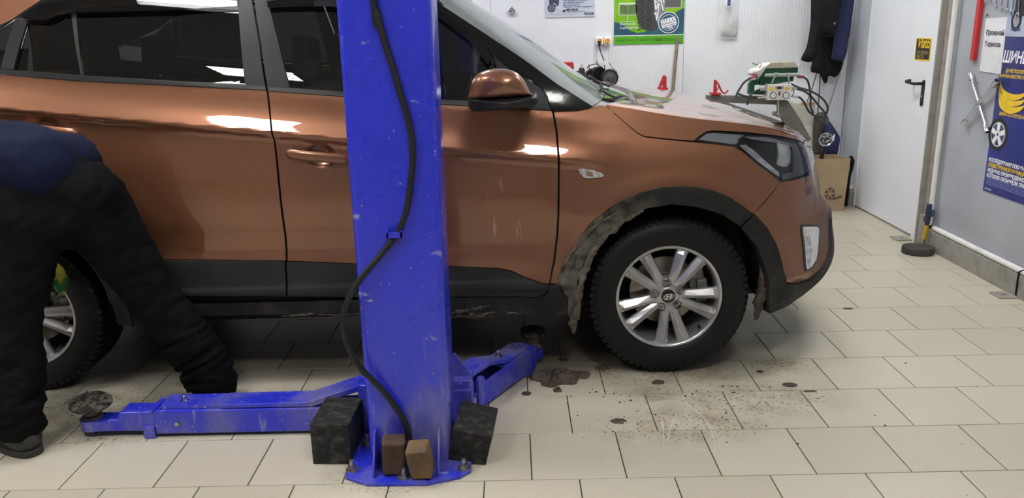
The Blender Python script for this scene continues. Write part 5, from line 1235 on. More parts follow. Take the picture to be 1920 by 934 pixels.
mb = MB(); wl = spl([(1224, -60), (1225.5, 10), (1230, 38), (1236, 46), (1243, 36), (1246, 10), (1246, -60)], 4); mb.prism([(fx(a), gy_-.0034, fz(b)) for a, b in wl], (0, .0006, 0)); mb.build('print_rim', mat('print_rim', (0.22, 0.23, 0.27), .4), post)
mb = MB()
for (a, b, c, d) in ((1224.6, -20, 1231, 39), (1236, -6, 1232, 36), (1236, -6, 1227, 28), (1236, -6, 1243, 20), (1225, 3, 1236, 5), (1244, 6, 1239, -10)):
    v = np.array([fx(c)-fx(a), fz(d)-fz(b)]); n_ = np.array([-v[1], v[0]])/np.linalg.norm(v)*.004; mb.add([(fx(a)+n_[0], gy_-.0042, fz(b)+n_[1]), (fx(c)+n_[0], gy_-.0042, fz(d)+n_[1]), (fx(c)-n_[0], gy_-.0042, fz(d)-n_[1]), (fx(a)-n_[0], gy_-.0042, fz(b)-n_[1])], [(0, 1, 2, 3)])
mb.build('print_spokes', WPRINT, post, recalc=False, kind='stuff')
def inset_pic(x0, x1, y0, y1, m, slant):
    pbox(fx(x0), fx(x1), fz(y1), fz(y0), 3, mat('print_frame', (.55, .68, .5), .5), 'print_frame', post)
    pbox(fx(x0+1.3), fx(x1-1.3), fz(y1-1), fz(y0+(4 if slant else 1)), 4, m, 'print_picture', post)
    mb = MB(); xm = (x0+x1)/2
    for k in range(7):
        b = y0+4+k*3.2
        for s_ in ((-1, 1) if slant else (1,)):
            a0, a1 = (xm+s_*1, xm+s_*(x1-x0)*.44) if slant else (x0+4, x1-4)
            if b+3.5 > y1-1: continue
            mb.add([(fx(a0), gy_-.0032, fz(b+2.6)), (fx(a1), gy_-.0032, fz(b)), (fx(a1), gy_-.0032, fz(b+1.0)), (fx(a0), gy_-.0032, fz(b+3.6))], [(0, 1, 2, 3)])
    mb.build('print_grooves', INK, post, recalc=False, kind='stuff')
inset_pic(1160, 1195, 4, 28, mat('print_tread_green', (0.16, 0.27, 0.10), .5), True)
inset_pic(1243, 1277, -30, 16, mat('print_tread_grey', (0.10, 0.095, 0.10), .5), False)
pbox(fx(1176.3), fx(1177.2), fz(39), fz(28), 3, WPRINT, 'print_rule', post); pbox(fx(1160), fx(1190), fz(40), fz(39.2), 3, WPRINT, 'print_rule', post)
text_mesh('lettering', 'Высокое\nсцепление', .028, (fx(1162), gy_-.0014, fz(46)), (1, 0, 0), (0, 0, 1), WPRINT, post)
# round guarantee stamp
cs = (fx(1253.5), fz(43)); rS = (fx(1273)-fx(1234))/2
def annulus(r0, r1, lay, m, nm):
    mb = MB(); n = 48; mb.grid([[(cs[0]+r*math.cos(2*PI*j/n), gy_-lay, cs[1]+r*math.sin(2*PI*j/n)) for j in range(n)] for r in (r0, r1)], True); mb.build(nm, m, post, recalc=False)
annulus(rS*1.0, .0001, .0046, WPRINT, 'stamp_ring'); annulus(rS*.93, .0001, .0050, mat('stamp_blue', (0.03, 0.09, 0.16), .4), 'stamp_field'); annulus(rS*.74, rS*.70, .0054, WPRINT, 'stamp_ring')
ca, sa = math.cos(.24), math.sin(.24); dx_ = np.array([ca, 0, sa]); dz2 = np.array([-sa, 0, ca]); o_ = np.array([cs[0], gy_-.0052, cs[1]])
for u_ in (.36, -.34):
    mb = MB(); a_ = o_+dz2*rS*u_; mb.add([a_-dx_*rS*.70-dz2*.003, a_+dx_*rS*.70-dz2*.003, a_+dx_*rS*.70+dz2*.003, a_-dx_*rS*.70+dz2*.003], [(0, 1, 2, 3)]); mb.build('stamp_rule', WPRINT, post, recalc=False)
text_mesh('lettering', 'HAKKA', rS*.42, o_+dz2*rS*.02, dx_, dz2, WPRINT, post, align='CENTER', bold=.003)
text_mesh('lettering', 'GUARANTEE', rS*.25, o_-dz2*rS*.24, dx_, dz2, WPRINT, post, align='CENTER', bold=.002)
text_mesh('lettering', 'ГОД', rS*.26, o_-dz2*rS*.58, dx_, dz2, WPRINT, post, align='CENTER', bold=.001)
DG = mat('print_dark_green', (0.015, 0.07, 0.01), .5)
text_mesh('lettering', 'Шины Nokian. От знатоков севера.', .027, (gx0+.02, gy_-.0018, fz(76.5)), (1, 0, 0), (0, 0, 1), DG, post, squeeze=.80)
text_mesh('lettering', 'www.nokiantyres.ru\nГорячая линия: 8 800', .015, (fx(1229), gy_-.0018, fz(73.5)), (1, 0, 0), (0, 0, 1), DG, post, squeeze=1.0)
# pale blue-grey poster, left
q = [at_y(a, b, gy_) for a, b in ((1022.5, -60), (1116, -60), (1115, 31), (1022.5, 33))]
bx0, bx1, bz0, bz1 = q[3][0], q[2][0], q[3][2], q[0][2]
pst2 = thing('pale_poster', 'pale grey-blue poster with a dark tyre picture on the white back wall', 'poster', ((bx0+bx1)/2, gy_, bz0))
mb = MB(); mb.box(bx0, bx1, gy_-.001, gy_+.003, bz0, bz1); mb.build('sheet', mat('poster_pale', (0.50, 0.57, 0.68), .5, col2=(0.58, 0.62, 0.66), nscale=3), pst2)
NV = mat('print_navy', (0.03, 0.035, 0.08), .5, col2=(0.06, 0.065, 0.13), nscale=60)
def fx2(a): return at_y(a, 15, gy_)[0]
def fz2(b): return at_y(1069, b, gy_)[2]
mb = MB(); mb.prism([(fx2(a), gy_-.0018, fz2(b)) for a, b in spl([(1029, -40), (1030, 6), (1036, 11), (1043, 12), (1048, 6), (1050, -40)], 3)], (0, .0008, 0)); mb.build('print_tyre', NV, pst2)
c2_ = (fx2(1034), fz2(14.5)); n = 32
for (ru, l_, m_) in ((.030, .0024, NV), (.022, .0030, mat('print_steel', (.22, .24, .30), .5, col2=(.05, .05, .08), nscale=70)), (.006, .0036, NV)):
    mb = MB(); mb.add([(c2_[0]+ru*math.cos(2*PI*j/n), gy_-l_, c2_[1]+ru*math.sin(2*PI*j/n)) for j in range(n)], [tuple(range(n))]); mb.build('print_wheel', m_, pst2, recalc=False)
mb = MB(); mb.tube([(fx2(a), gy_-.0014, fz2(b)) for a, b in spl([(1037, 6), (1042, 8), (1048, 16), (1054, 18), (1060, 16)], 4)], .0022, 6); mb.build('print_swoosh', WPRINT, pst2)
BL = mat('print_blue_text', (0.06, 0.08, 0.26), .5)
text_mesh('lettering', 'Мы уверены в наших\nна любой дороге*', .0185, (fx2(1056), gy_-.0014, fz2(1.5)), (1, 0, 0), (0, 0, 1), BL, pst2, bold=.0006)
text_mesh('lettering', 'Мы обеспечиваем\nэтой шине гарантию "Надёжность"', .0135, (fx2(1056), gy_-.0014, fz2(10.5)), (1, 0, 0), (0, 0, 1), BL, pst2, bold=.0005)
mb = MB(); cc = (fx2(1057.5), fz2(20)); mb.add([(cc[0]+.012*math.cos(2*PI*j/20), gy_-.0016, cc[1]+.012*math.sin(2*PI*j/20)) for j in range(20)], [tuple(range(20))]); mb.build('print_badge', NV, pst2, recalc=False)
text_mesh('lettering', 'MICHELIN', .020, (fx2(1062), gy_-.0014, fz2(20)), (1, 0, 0), (0, 0, 1), INK, pst2, bold=.0010)
text_mesh('lettering', 'Будь уверен в пути', .015, (fx2(1062), gy_-.0014, fz2(23)), (1, 0, 0), (0, 0, 1), INK, pst2)
mb = MB(); mb.box(fx2(1096), fx2(1113), gy_-.0018, gy_-.0012, fz2(28.2), fz2(24)); mb.build('print_label', NV, pst2)
text_mesh('lettering', 'MICHELIN', .011, (fx2(1098), gy_-.0022, fz2(27)), (1, 0, 0), (0, 0, 1), WPRINT, pst2)
mb = MB(); mb.box(fx2(1029), fx2(1075), gy_-.0016, gy_-.0012, fz2(27), fz2(26.6)); mb.build('print_rule', BL, pst2)
# small metal ornament
c = at_y(960, 20, YB-.01); orn = thing('wall_ornament', 'small round silver ornament hung on the white back wall', 'ornament', c)
mb = MB(); n = 20; mb.tube([c+np.array([.022*math.cos(2*PI*k/n), 0, .022*math.sin(2*PI*k/n)-.004]) for k in range(n+1)], .0055, 8, False); mb.build('ring', CHROME, orn, smooth=True)
mb = MB(); mb.lathe([(.001, -.006), (.009, -.004), (.012, 0), (.009, .005)], c+np.array([-.004, 0, -.004]), (0, 1, 0), 14); mb.lathe([(.001, -.006), (.006, -.003), (.007, .002)], c+np.array([.004, 0, .016]), (0, 1, 0), 12); mb.build('center_bead', CHROME, orn, smooth=True)
mb = MB(); mb.cyl(c+[0, .012, .028], c+[0, -.004, .028], .005, n=10); mb.build('hook', ZINC, orn)
# sockets and cord
ORG = mat('orange_socket', (0.80, 0.36, 0.02), .4, col2=(0.45, 0.2, 0.02), nscale=70, nlo=.5, nhi=.6)
for k, (a, lab) in enumerate(((1124, 'white wall socket with orange center and black plug cord'), (1138.5, 'white wall socket with orange center and nothing plugged in'))):
    c = at_y(a, 77, YB-.02); so = thing('wall_socket', lab, 'socket', c)
    mb = MB(); mb.box(c[0]-.027, c[0]+.027, YB-.028, YB-.001, c[2]-.030, c[2]+.030); mb.build('socket_box', WHITE, so, bevel=.006)
    mb = MB(); mb.lathe([(.001, .001), (.016, .001), (.0185, .003), (.019, .010)], (c[0], YB-.038, c[2]), (0, 1, 0), 20); mb.build('socket_face', ORG, so, smooth=True)
c = at_y(1124, 80, YB-.04)
cord = thing('power_cord', 'thin black power cord hanging from the socket to the grinder', 'cord', at_y(1130, 125, 3.9))
mb = MB(); mb.tube(spl([c, at_y(1124, 88, YB-.045), at_y(1126, 97, YB-.05), at_y(1131, 110, 4.0), at_y(1133, 120, 3.92), at_y(1134, 128, 3.86)], 5), .0045, 8); mb.build('cable', BLACKP, cord, smooth=True)
mb = MB(); mb.cyl(c+[0, .006, .010], at_y(1124, 88, YB-.045), .012, .006, 10); mb.build('plug', BLACKP, cord, smooth=True)
# plastic bag on the wall
BAGM = bpy.data.materials.new('clear_plastic'); BAGM.use_nodes = True; b = BAGM.node_tree.nodes['Principled BSDF']; b.inputs['Base Color'].default_value = (.80, .82, .84, 1); b.inputs['Roughness'].default_value = .2; b.inputs['Alpha'].default_value = .45
bag = thing('plastic_bag', 'clear plastic bag with a paper tag hung on the white back wall', 'bag', at_y(1364, 74, YB-.03))
out_ = [(1345, -10), (1387, -10), (1386.5, 40), (1383, 74), (1341, 73), (1345.5, 40)]
rows = []
for i in range(13):
    t = i/12; l_ = np.array([1345+(-4*max(0, t-.55)/.45 if t > .55 else .5*t), -10+t*83.5]); r_ = np.array([1387-4*t, -10+t*84]); row = []
    for j in range(13):
        u_ = j/12; p_ = l_+(r_-l_)*u_; row.append(at_y(p_[0], p_[1], YB-.012-.035*math.sin(PI*u_)*(.3+.7*t)*(1 if t < .9 else .3)-.007*mnoise.noise(Vector((u_*5, t*7, 1)))))
    rows.append(row)
mb = MB(); mb.grid(rows); mb.build('bag_film', BAGM, bag, smooth=True, ang=80)
mb = MB(); mb.pillow([at_y(a, b, YB-.014) for a, b in spl([(1352, 62), (1358, 45), (1372, 30), (1382, 38), (1380, 66), (1366, 70)], 3, True)], (0, -.018, 0), k=4); mb.build('contents', mat('bag_contents', (.62, .62, .60), .6, col2=(.45, .44, .42), nscale=30), bag, smooth=True)
mb = MB(); a_, b_2 = at_y(1361, -2, YB-.05), at_y(1371, 12, YB-.05); mb.box(a_[0], b_2[0], YB-.052, YB-.050, b_2[2], a_[2]); mb.build('paper_tag', WPRINT, bag)
mb = MB(); mb.box(a_[0]+.012, b_2[0]-.006, YB-.0532, YB-.0521, b_2[2]+.004, a_[2]-.004); mb.build('tag_print', BL, bag)
# broom stick leaning on the wall
mb = MB(); mb.cyl(at_y(1240, 290, 3.92), at_y(1270.5, 70, YB-.020), .0135, .0125, 12)
b0 = at_y(1240, 290, 3.92); t_ = at_y(1270.5, 70, YB-.02); low = np.array(b0)+(np.array(b0)-np.array(t_))*((b0[2]-.0)/(t_[2]-b0[2])); low[1] = min(low[1], 4.0)
mb = MB(); mb.cyl((1.15, 4.03, .004), t_, .0135, .0125, 12); tag(mb.build('broom_stick', mat('grey_wood_stick', (0.25, 0.21, 0.16), .8, col2=(.17, .14, .11), nscale=30), None, smooth=True), 'worn grey wooden stick leaning against the back wall by the green poster', 'stick')
# bench things
def on(px_, y): return at_y(px_, 140, y)[0]
YI = 3.75
gr = thing('bench_grinder', 'black double-wheel bench grinder with wire guards standing on the workbench', 'grinder', (on(1130, YI), YI, BZ))
def pz(a, b, y=YI): return at_y(a, b, y)
c = pz(1142, 146); r_ = .062
mb = MB(); mb.cyl((c[0], YI-.05, c[2]), (c[0], YI+.02, c[2]), r_, n=32); gb = mb.build('wheel_guard', BLACKP, gr, smooth=True, bevel=.006)
mb = MB(); mb.lathe([(.001, -.012), (.012, -.012), (.016, -.006), (.034, -.004), (.036, .0), (.050, .0), (.052, .006)], (c[0], YI-.052, c[2]), (0, 1, 0), 32); mb.build('grinding_wheel', mat('grind_grey', (.06, .06, .062), .6), gr, smooth=True)
c2 = pz(1124, 140, YI+.05)
mb = MB(); mb.cyl((c2[0], YI+.02, c2[2]), (c2[0], YI+.13, c2[2]), .055, n=28); mb.build('motor', BLACKM, gr, smooth=True, bevel=.006)
mb = MB(); mb.cyl((c2[0]-.05, YI+.10, c2[2]-.01), (c2[0]-.05, YI+.16, c2[2]-.01), .050, n=28); mb.build('wheel_guard', BLACKP, gr, smooth=True, bevel=.006)
mb = MB(); mb.box(c[0]-.10, c[0]+.04, YI-.04, YI+.14, BZ, BZ+.03); mb.box(c[0]-.06, c[0]+.0, YI-.02, YI+.10, BZ+.03, c[2]-.03); mb.build('foot', BLACKM, gr, bevel=.004)
mb = MB(); a_ = pz(1120, 115, YI-.02); b_2 = pz(1134, 122, YI-.02); mb.box(a_[0], b_2[0], YI-.03, YI+.03, b_2[2], a_[2]); mb.build('switch_box', WHITE, gr, bevel=.003)
for P_ in ([(1100, 128), (1108, 122), (1120, 120), (1122, 124)], [(1104, 121), (1106, 130), (1116, 126)], [(1142, 117), (1147, 126), (1156, 133)], [(1137, 127), (1148, 129), (1157, 135)], [(1119, 114), (1121, 122), (1130, 126)]):
    mb = MB(); mb.tube(spl([pz(a, b, YI-.05) for a, b in P_], 4), .0035, 6); mb.build('wire_guard', ZINC if P_[0][0] > 1130 else BLACKP, gr, smooth=True)
mb = MB()
for k in range(9):
    a = PI*(.05+.6*k/8); mb.box(c[0]+.064*math.cos(a)-.004, c[0]+.064*math.cos(a)+.004, YI-.055, YI-.03, c[2]+.064*math.sin(a)-.003, c[2]+.064*math.sin(a)+.003)
mb.build('guard_clips', ZINC, gr, kind='stuff')
# bottle
bxx = on(1090.5, 3.7); btl = thing('bottle', 'dark bottle with orange label on the workbench beside the grinder', 'bottle', (bxx, 3.7, BZ))
zt_ = pz(1090, 119, 3.7)[2]; hB = zt_-BZ
mb = MB(); mb.lathe([(.001, 0), (.024, 0), (.0255, .006), (.0255, hB*.74), (.022, hB*.84), (.010, hB*.90), (.009, hB*.93)], (bxx, 3.7, BZ), (0, 0, 1), 24); mb.build('bottle_body', BLACKP, btl, smooth=True)
mb = MB(); mb.lathe([(.0258, hB*.60), (.0262, hB*.60), (.0262, hB*.71), (.0258, hB*.71)], (bxx, 3.7, BZ), (0, 0, 1), 24); mb.build('bottle_label', mat('orange_label', (.55, .25, .02), .4), btl, smooth=True)
mb = MB(); mb.lathe([(.0145, hB*.86), (.012, hB*.93), (.007, hB*.98), (.004, hB), (.001, hB)], (bxx, 3.7, BZ), (0, 0, 1), 16); mb.build('bottle_cap', mat('bottle_cap', (.55, .4, .38), .4), btl, smooth=True)
# red toolbox
rx = on(1068, 3.7); rb_ = thing('red_case', 'red plastic tool case on the workbench behind the windscreen', 'case', (rx, 3.7, BZ))
z1 = pz(1066, 116, 3.7)[2]; mb = MB(); mb.prism([(rx-.09, 3.64, BZ), (rx+.042, 3.64, BZ), (rx+.024, 3.64, z1), (rx-.085, 3.64, z1-.004)], (0, .12, 0)); mb.build('case_body', RED, rb_, bevel=.006)
mb = MB(); mb.prism([(rx-.088, 3.636, z1-.03), (rx+.032, 3.636, z1-.03), (rx+.030, 3.636, z1-.025), (rx-.087, 3.636, z1-.025)], (0, .128, 0)); mb.build('lid_seam', mat('case_pink', (.6, .16, .17), .4), rb_)
# red clamp
cl = thing('red_clamp', 'red triangular metal bracket with a hole standing on the workbench', 'bracket', (on(1248, 3.8), 3.8, BZ))
def P2(l, y): return [at_y(a, b, y) for a, b in l]
mb = MB(); mb.prism(P2([(1235, 164), (1243.5, 142), (1247, 141), (1250, 144), (1250, 164.5), (1244.5, 165), (1242, 158), (1239, 164.5)], 3.8), (0, .03, 0)); mb.build('bracket', RED, cl, bevel=.002)
c = at_y(1246.5, 145, 3.798); mb = MB(); mb.cyl((c[0], 3.797, c[2]), (c[0], 3.801, c[2]), .006, n=14); mb.build('pin', CHROME, cl)
mb = MB(); p0, p1 = P2([(1234, 166), (1252, 166)], 3.8); mb.box(p0[0], p1[0], 3.79, 3.85, BZ, p0[2]+.006); mb.build('bracket_foot', RED, cl)

# ---- tyre vulcaniser on its grey boom
YM = 3.50
OLV = mat('olive_grey_steel', (0.17, 0.168, 0.145), .55, .15, col2=(.13, .125, .105), nscale=10)
VGR = mat('vulcaniser_green', (0.008, 0.085, 0.035), .4, col2=(.006, .055, .024), nscale=12)
SACK = mat('dusty_canvas', (.46, .43, .35), .95, col2=(.33, .30, .23), nscale=18, bump=(80, .5))
vu = thing('tyre_vulcaniser', 'green tyre repair press with white control box on a grey boom beside the corner', 'machine', (at_y(1450, 240, YM)[0], YM, 0))
mb = MB(); mb.prism(P2([(1326, 179), (1460, 181), (1475, 189), (1465, 197), (1326, 191.5)], YM), (0, .05, 0)); mb.build('boom', OLV, vu, bevel=.003)
mb = MB(); e = at_y(1545, 285, YM); mb.prism(P2([(1455, 190), (1478, 189), (1500, 222), (1522, 262), (1500, 275), (1470, 230)], YM+.004), (0, .05, 0)); mb.build('brace', OLV, vu, bevel=.003)
pb = at_y(1503, 268, YM); mb = MB(); mb.box(pb[0]-.04, pb[0]+.04, YM, YM+.08, 0, pb[2]+.05); mb.box(pb[0]-.35, pb[0]+.06, YM-.02, YM+.10, 0, .05); mb.build('stand', OLV, vu, bevel=.003)
mb = MB(); mb.prism(P2([(1404, 177), (1405, 158), (1409, 151), (1421, 149), (1424, 158), (1415, 160), (1415, 171), (1438, 170), (1440, 178)], YM+.01), (0, .05, 0)); mb.build('c_frame', VGR, vu, bevel=.004)
mb = MB(); mb.prism(P2([(1424, 148), (1434, 128), (1497, 126), (1496, 141), (1489, 143), (1488, 152), (1438, 160), (1424, 160)], YM+.005), (0, .10, 0)); mb.build('press_head', VGR, vu, bevel=.005)
mb = MB(); mb.prism(P2([(1435, 128), (1445, 117), (1491, 115.5), (1498, 127), (1437, 129)], YM-.005), (0, .14, 0)); mb.build('canvas_sack', SACK, vu, bevel=.008, seg=3)
mb = MB(); mb.pillow(P2(spl([(1402, 139), (1405, 131), (1414, 127), (1421, 126), (1424, 120), (1432, 118), (1444, 117), (1436, 127), (1427, 140), (1420, 147), (1414, 142), (1405, 141)], 3, True), YM+.02), (0, -.05, 0), k=5, e=2.2); mb.pillow(P2(spl([(1402, 139), (1405, 131), (1414, 127), (1421, 126), (1424, 120), (1432, 118), (1444, 117), (1436, 127), (1427, 140), (1420, 147), (1414, 142), (1405, 141)], 3, True), YM+.02), (0, .05, 0), k=5, e=2.2, back=False); mb.build('white_rag', mat('white_rag', (.72, .71, .68), .9, bump=(40, .6)), vu, smooth=True)
mb = MB(); mb.tube(P2([(1410.5, 118.5), (1420, 122)], YM), .005, 8); mb.tube(P2([(1421, 122), (1423, 116), (1428, 120), (1424, 127)], YM-.02), .003, 6); mb.build('wire_end', ZINC, vu)
mb = MB(); mb.cyl(*P2([(1434, 141.5), (1498, 140)], YM-.03), .0125, n=12); mb.build('clamp_bar', mat('grey_green', (.27, .33, .29), .5), vu, smooth=True)
for (a, b, c_, d, m_) in ((1455, 138.5, 1447, 156, mat('lever_grey', (.20, .25, .21), .5)), (1477, 138.5, 1479.5, 160, CHROME)):
    mb = MB(); mb.cyl(*P2([(a, b), (c_, d)], YM-.045), .006, .0055, 10); mb.lathe([(.001, -.012), (.017, -.012), (.017, .012), (.001, .012)], at_y(a, 140.5, YM-.032), (1, 0, 0), 14); mb.build('clamp_lever', m_, vu, smooth=True)
for l in ([(1406, 146), (1419, 140), (1420, 144), (1408, 149)], [(1496, 141), (1508, 142), (1507.5, 147), (1497, 147)]):
    mb = MB(); mb.prism(P2(l, YM-.03), (0, .03, 0)); mb.build('red_connector', mat('dull_red', (.30, .04, .045), .5), vu, bevel=.003)
# control box
a_, b_2 = at_y(1440.5, 159, YM-.06), at_y(1483, 187, YM-.06); CW = mat('control_cream', (.62, .60, .54), .45)
mb = MB(); mb.box(a_[0], b_2[0], YM-.06, YM+.02, b_2[2], a_[2]); cb = mb.build('control_box', CW, vu, bevel=.003)
def cbx(x0, x1, y0, y1, lay, m, nm):
    p, r = at_y(x0, y0, YM-.061), at_y(x1, y1, YM-.061); mb = MB(); mb.box(p[0], r[0], YM-.0605-.0008*lay, YM-.059, r[2], p[2]); return mb.build(nm, m, cb)
cbx(1452, 1470.5, 160.5, 168.5, 1, WPRINT, 'display_frame'); cbx(1453, 1469.5, 161.3, 167.7, 2, mat('display_grey', (.30, .30, .31), .4), 'display_face'); cbx(1457, 1465, 162.6, 166.5, 3, mat('display_dark', (.05, .012, .012), .2), 'display')
cbx(1442, 1451.5, 164, 169, 1, YELLOW, 'yellow_label'); cbx(1471.5, 1480.5, 163.5, 168, 1, mat('amber_label', (.62, .42, .05), .5), 'yellow_label'); cbx(1460, 1463, 172, 179, 2, mat('switch_dark', (.10, .035, .02), .4), 'rocker_switch')
text_mesh('lettering', '44', .012, at_y(1446.5, 173.5, YM-.0625), (1, 0, 0), (0, 0, 1), INK, cb); text_mesh('lettering', '0', .012, at_y(1473, 173, YM-.0625), (1, 0, 0), (0, 0, 1), INK, cb)
for a in (1450, 1473.5):
    c = at_y(a, 179, YM-.062); mb = MB(); mb.lathe([(.0215, .004), (.0215, -.003), (.018, -.004), (.0178, -.002)], c, (0, 1, 0), 28); gg = mb.build('gauge_ring', BLACKP, cb, smooth=True)
    mb = MB(); mb.lathe([(.001, -.002), (.0178, -.002)], c, (0, 1, 0), 28); mb.build('gauge_face', WPRINT, cb)
    mb = MB(); mb.tube([c+[-.006, -.003, -.008], c+[.007, -.003, .009]], .0012, 5); mb.build('gauge_needle', INK, cb)
for l in ([(1426, 165), (1436, 164), (1437, 158), (1441, 158), (1441, 173), (1437, 173), (1436, 170), (1426, 170.5)], [(1483, 162.5), (1493, 163.5), (1493, 169), (1483, 171)]):
    mb = MB(); mb.prism(P2(l, YM-.04), (0, .035, 0)); mb.build('cable_gland', mat('gland_grey', (.33, .33, .33), .5), cb, bevel=.003)
for l in ([(1458.5, 187), (1458, 200), (1458, 213)], [(1420, 183), (1437, 182)], [(1484, 181.5), (1496, 182)]):
    mb = MB(); mb.tube(P2(l, YM-.035), [.007, .009, .008][:len(l)], 10); mb.build('air_fitting', CHROME, vu, smooth=True)
mb = MB(); mb.lathe([(.001, -.02), (.013, -.018), (.016, 0), (.013, .018)], at_y(1453, 213, YM-.03), (1, 0, 0), 12); mb.cyl(*P2([(1455, 216), (1464, 219)], YM-.03), .010, n=10); mb.build('valve_block', ZINC, vu, smooth=True)
HOSE = mat('hose_dark', (0.016, 0.024, 0.026), .45)
hoses = ([(1406, 147), (1395, 155), (1386, 168), (1379, 182)], [(1427, 167), (1415, 172), (1406, 180), (1401, 197)], [(1383, 175.5), (1395, 180), (1407, 183), (1421, 183)],
         [(1507, 145), (1514, 151), (1518, 165), (1520, 185), (1520, 200), (1525, 212)], [(1482, 157), (1500, 165), (1520, 171), (1540, 183), (1551, 198), (1550, 212), (1540, 219), (1529, 218), (1516, 208), (1509, 194), (1501, 184), (1494, 182)],
         [(1494, 167), (1508, 171), (1522, 182), (1535, 198), (1547, 212), (1551, 224), (1546, 232), (1536, 228), (1528, 219)])
for k, l in enumerate(hoses):
    mb = MB(); mb.tube(spl([at_y(a, b, YM-.03+.02*math.sin(k*2.1+i)) for i, (a, b) in enumerate(l)], 5), .0072, 8); mb.build('air_hose', HOSE, vu, smooth=True)
mb = MB(); mb.tube(spl(P2([(1485, 181), (1488, 175), (1489, 170)], YM-.04), 4), .003, 6); mb.build('thin_wire', BLACKP, vu)
# red hook stand on the boom
rs2 = thing('red_hook_stand', 'red metal hook stand on the end of the grey boom', 'hook', at_y(1345, 180, YM))
mb = MB(); mb.prism(P2([(1338, 176), (1339.5, 150), (1344, 150), (1344.5, 176)], YM), (0, .02, 0)); mb.build('upright', RED, rs2, bevel=.002)
mb = MB(); mb.tube(spl(P2([(1344, 153), (1349, 162), (1353, 171), (1358, 175), (1363, 172), (1365, 169)], YM+.01), 4), .006, 8); mb.tube(P2([(1344, 170), (1349, 161)], YM+.01), .004, 6); mb.build('hook_rod', RED, rs2, smooth=True)
mb = MB(); mb.prism(P2([(1334, 174.3), (1352, 174.8), (1352, 178.6), (1334, 178.2)], YM-.02), (0, .07, 0)); mb.build('stand_foot', RED, rs2)

# ---- hanging jackets
def cloth(name, l, y, th, m, parent, folds=5, k=6, amp=.008):
    """hanging garment piece: closed outline swollen on both sides, with vertical folds"""
    P_ = [at_y(a, b, y) for a, b in spl(l, 3, True)]
    A = np.array([[p[0], p[2]] for p in P_]); poly = resample(A, .018); lo, hi = poly.min(0), poly.max(0)
    gx_, gz_ = np.meshgrid(np.arange(lo[0]+.006, hi[0], .012), np.arange(lo[1]+.008, hi[1], .018)); q_ = np.stack([gx_.ravel(), gz_.ravel()], 1); q_ = q_[inside(poly, q_)]
    dd = np.min(np.hypot(q_[:, None, 0]-poly[None, :, 0], q_[:, None, 1]-poly[None, :, 1]), 1); q_ = q_[dd > .005]; dd = dd[dd > .005]
    n = len(poly); pts = [Vector((float(a), float(b))) for a, b in np.r_[poly, q_]]
    r = delaunay_2d_cdt(pts, [(i, (i+1) % n) for i in range(n)], [], 1, 1e-6); vo = np.array([[v.x, v.y] for v in r[0]]); fo = [tuple(f) for f in r[2]]
    db = np.min(np.hypot(vo[:, None, 0]-poly[None, :, 0], vo[:, None, 1]-poly[None, :, 1]), 1)
    mb = MB(); h1 = th*np.sqrt(np.clip(db/.05, 0, 1)); fr = np.array([amp*mnoise.noise(Vector((a*folds*6, b*5, 2.3)))*min(1, d_/.03) for (a, b), d_ in zip(vo, db)])
    F_ = [(a, y-hh-ff, b) for (a, b), hh, ff in zip(vo, h1, fr)]; Bk = [(a, y+.4*hh+.0005, b) for (a, b), hh in zip(vo, h1)]
    N_ = len(vo); mb.add(F_+Bk, fo+[tuple(i+N_ for i in f[::-1]) for f in fo])
    return mb.build(name, m, parent, smooth=True, ang=70)
BJ = mat('black_workwear', (0.006, 0.0058, 0.006), .8, bump=(120, .3), spec=.2, col2=(.010, .0095, .0095), nscale=8)
NJ = mat('navy_workwear', (0.010, 0.016, 0.075), .75, bump=(120, .3), col2=(.015, .022, .095), nscale=8)
YJ = 3.87
j1 = thing('black_jacket', 'black work jacket hanging over other clothes in the corner', 'jacket', at_y(1535, 120, YJ))
cloth('jacket_body', [(1526, -40), (1520, 40), (1513, 85), (1505, 103), (1502.5, 113), (1522, 116), (1534, 96), (1535, 68), (1564, 68), (1572, 30), (1580, -40)], YJ, .05, BJ, j1)
mb = MB(); mb.tube(P2(spl([(1527, 67.5), (1545, 68), (1563, 69.5)], 4), YJ-.052), .0025, 5); mb.build('hem_stitch', BJ, j1); c = at_y(1565, 44, YJ-.052); mb = MB(); mb.lathe([(.001, -.005), (.008, -.004), (.009, .003)], c, (0, 1, 0), 12); mb.build('snap_button', ZINC, j1, smooth=True)
j2 = thing('black_trousers', 'black work trousers hanging below the black jacket', 'trousers', at_y(1545, 150, YJ+.05))
cloth('trouser_legs', [(1520, 60), (1523, 110), (1520, 134), (1536, 138.5), (1544, 154), (1550, 155), (1554, 142), (1568, 144), (1580, 118), (1575, 60)], YJ+.15, .03, BJ, j2)
j3 = thing('navy_jacket', 'navy blue work jacket hanging at the right of the black jacket', 'jacket', at_y(1580, 112, YJ+.01))
cloth('jacket_sleeve', [(1577, -40), (1571, 20), (1565, 60), (1560, 100), (1559, 111), (1582, 113), (1590, 80), (1597, 40), (1604, -40)], YJ+.075, .045, NJ, j3)
mb = MB(); mb.tube(P2(spl([(1561, 102), (1573, 104), (1584, 104)], 4), YJ+.036), .003, 5); mb.build('cuff_seam', NJ, j3)
# coat rail fixed to the wall, above the frame
mb = MB(); mb.box(2.00, 2.53, YB-.03, YB-.001, 1.72, 1.78); crk = mb.build('coat_rack', STEEL_GREY, None, bevel=.004); tag(crk, 'steel coat rack fixed to the back wall above the jackets', 'rack')
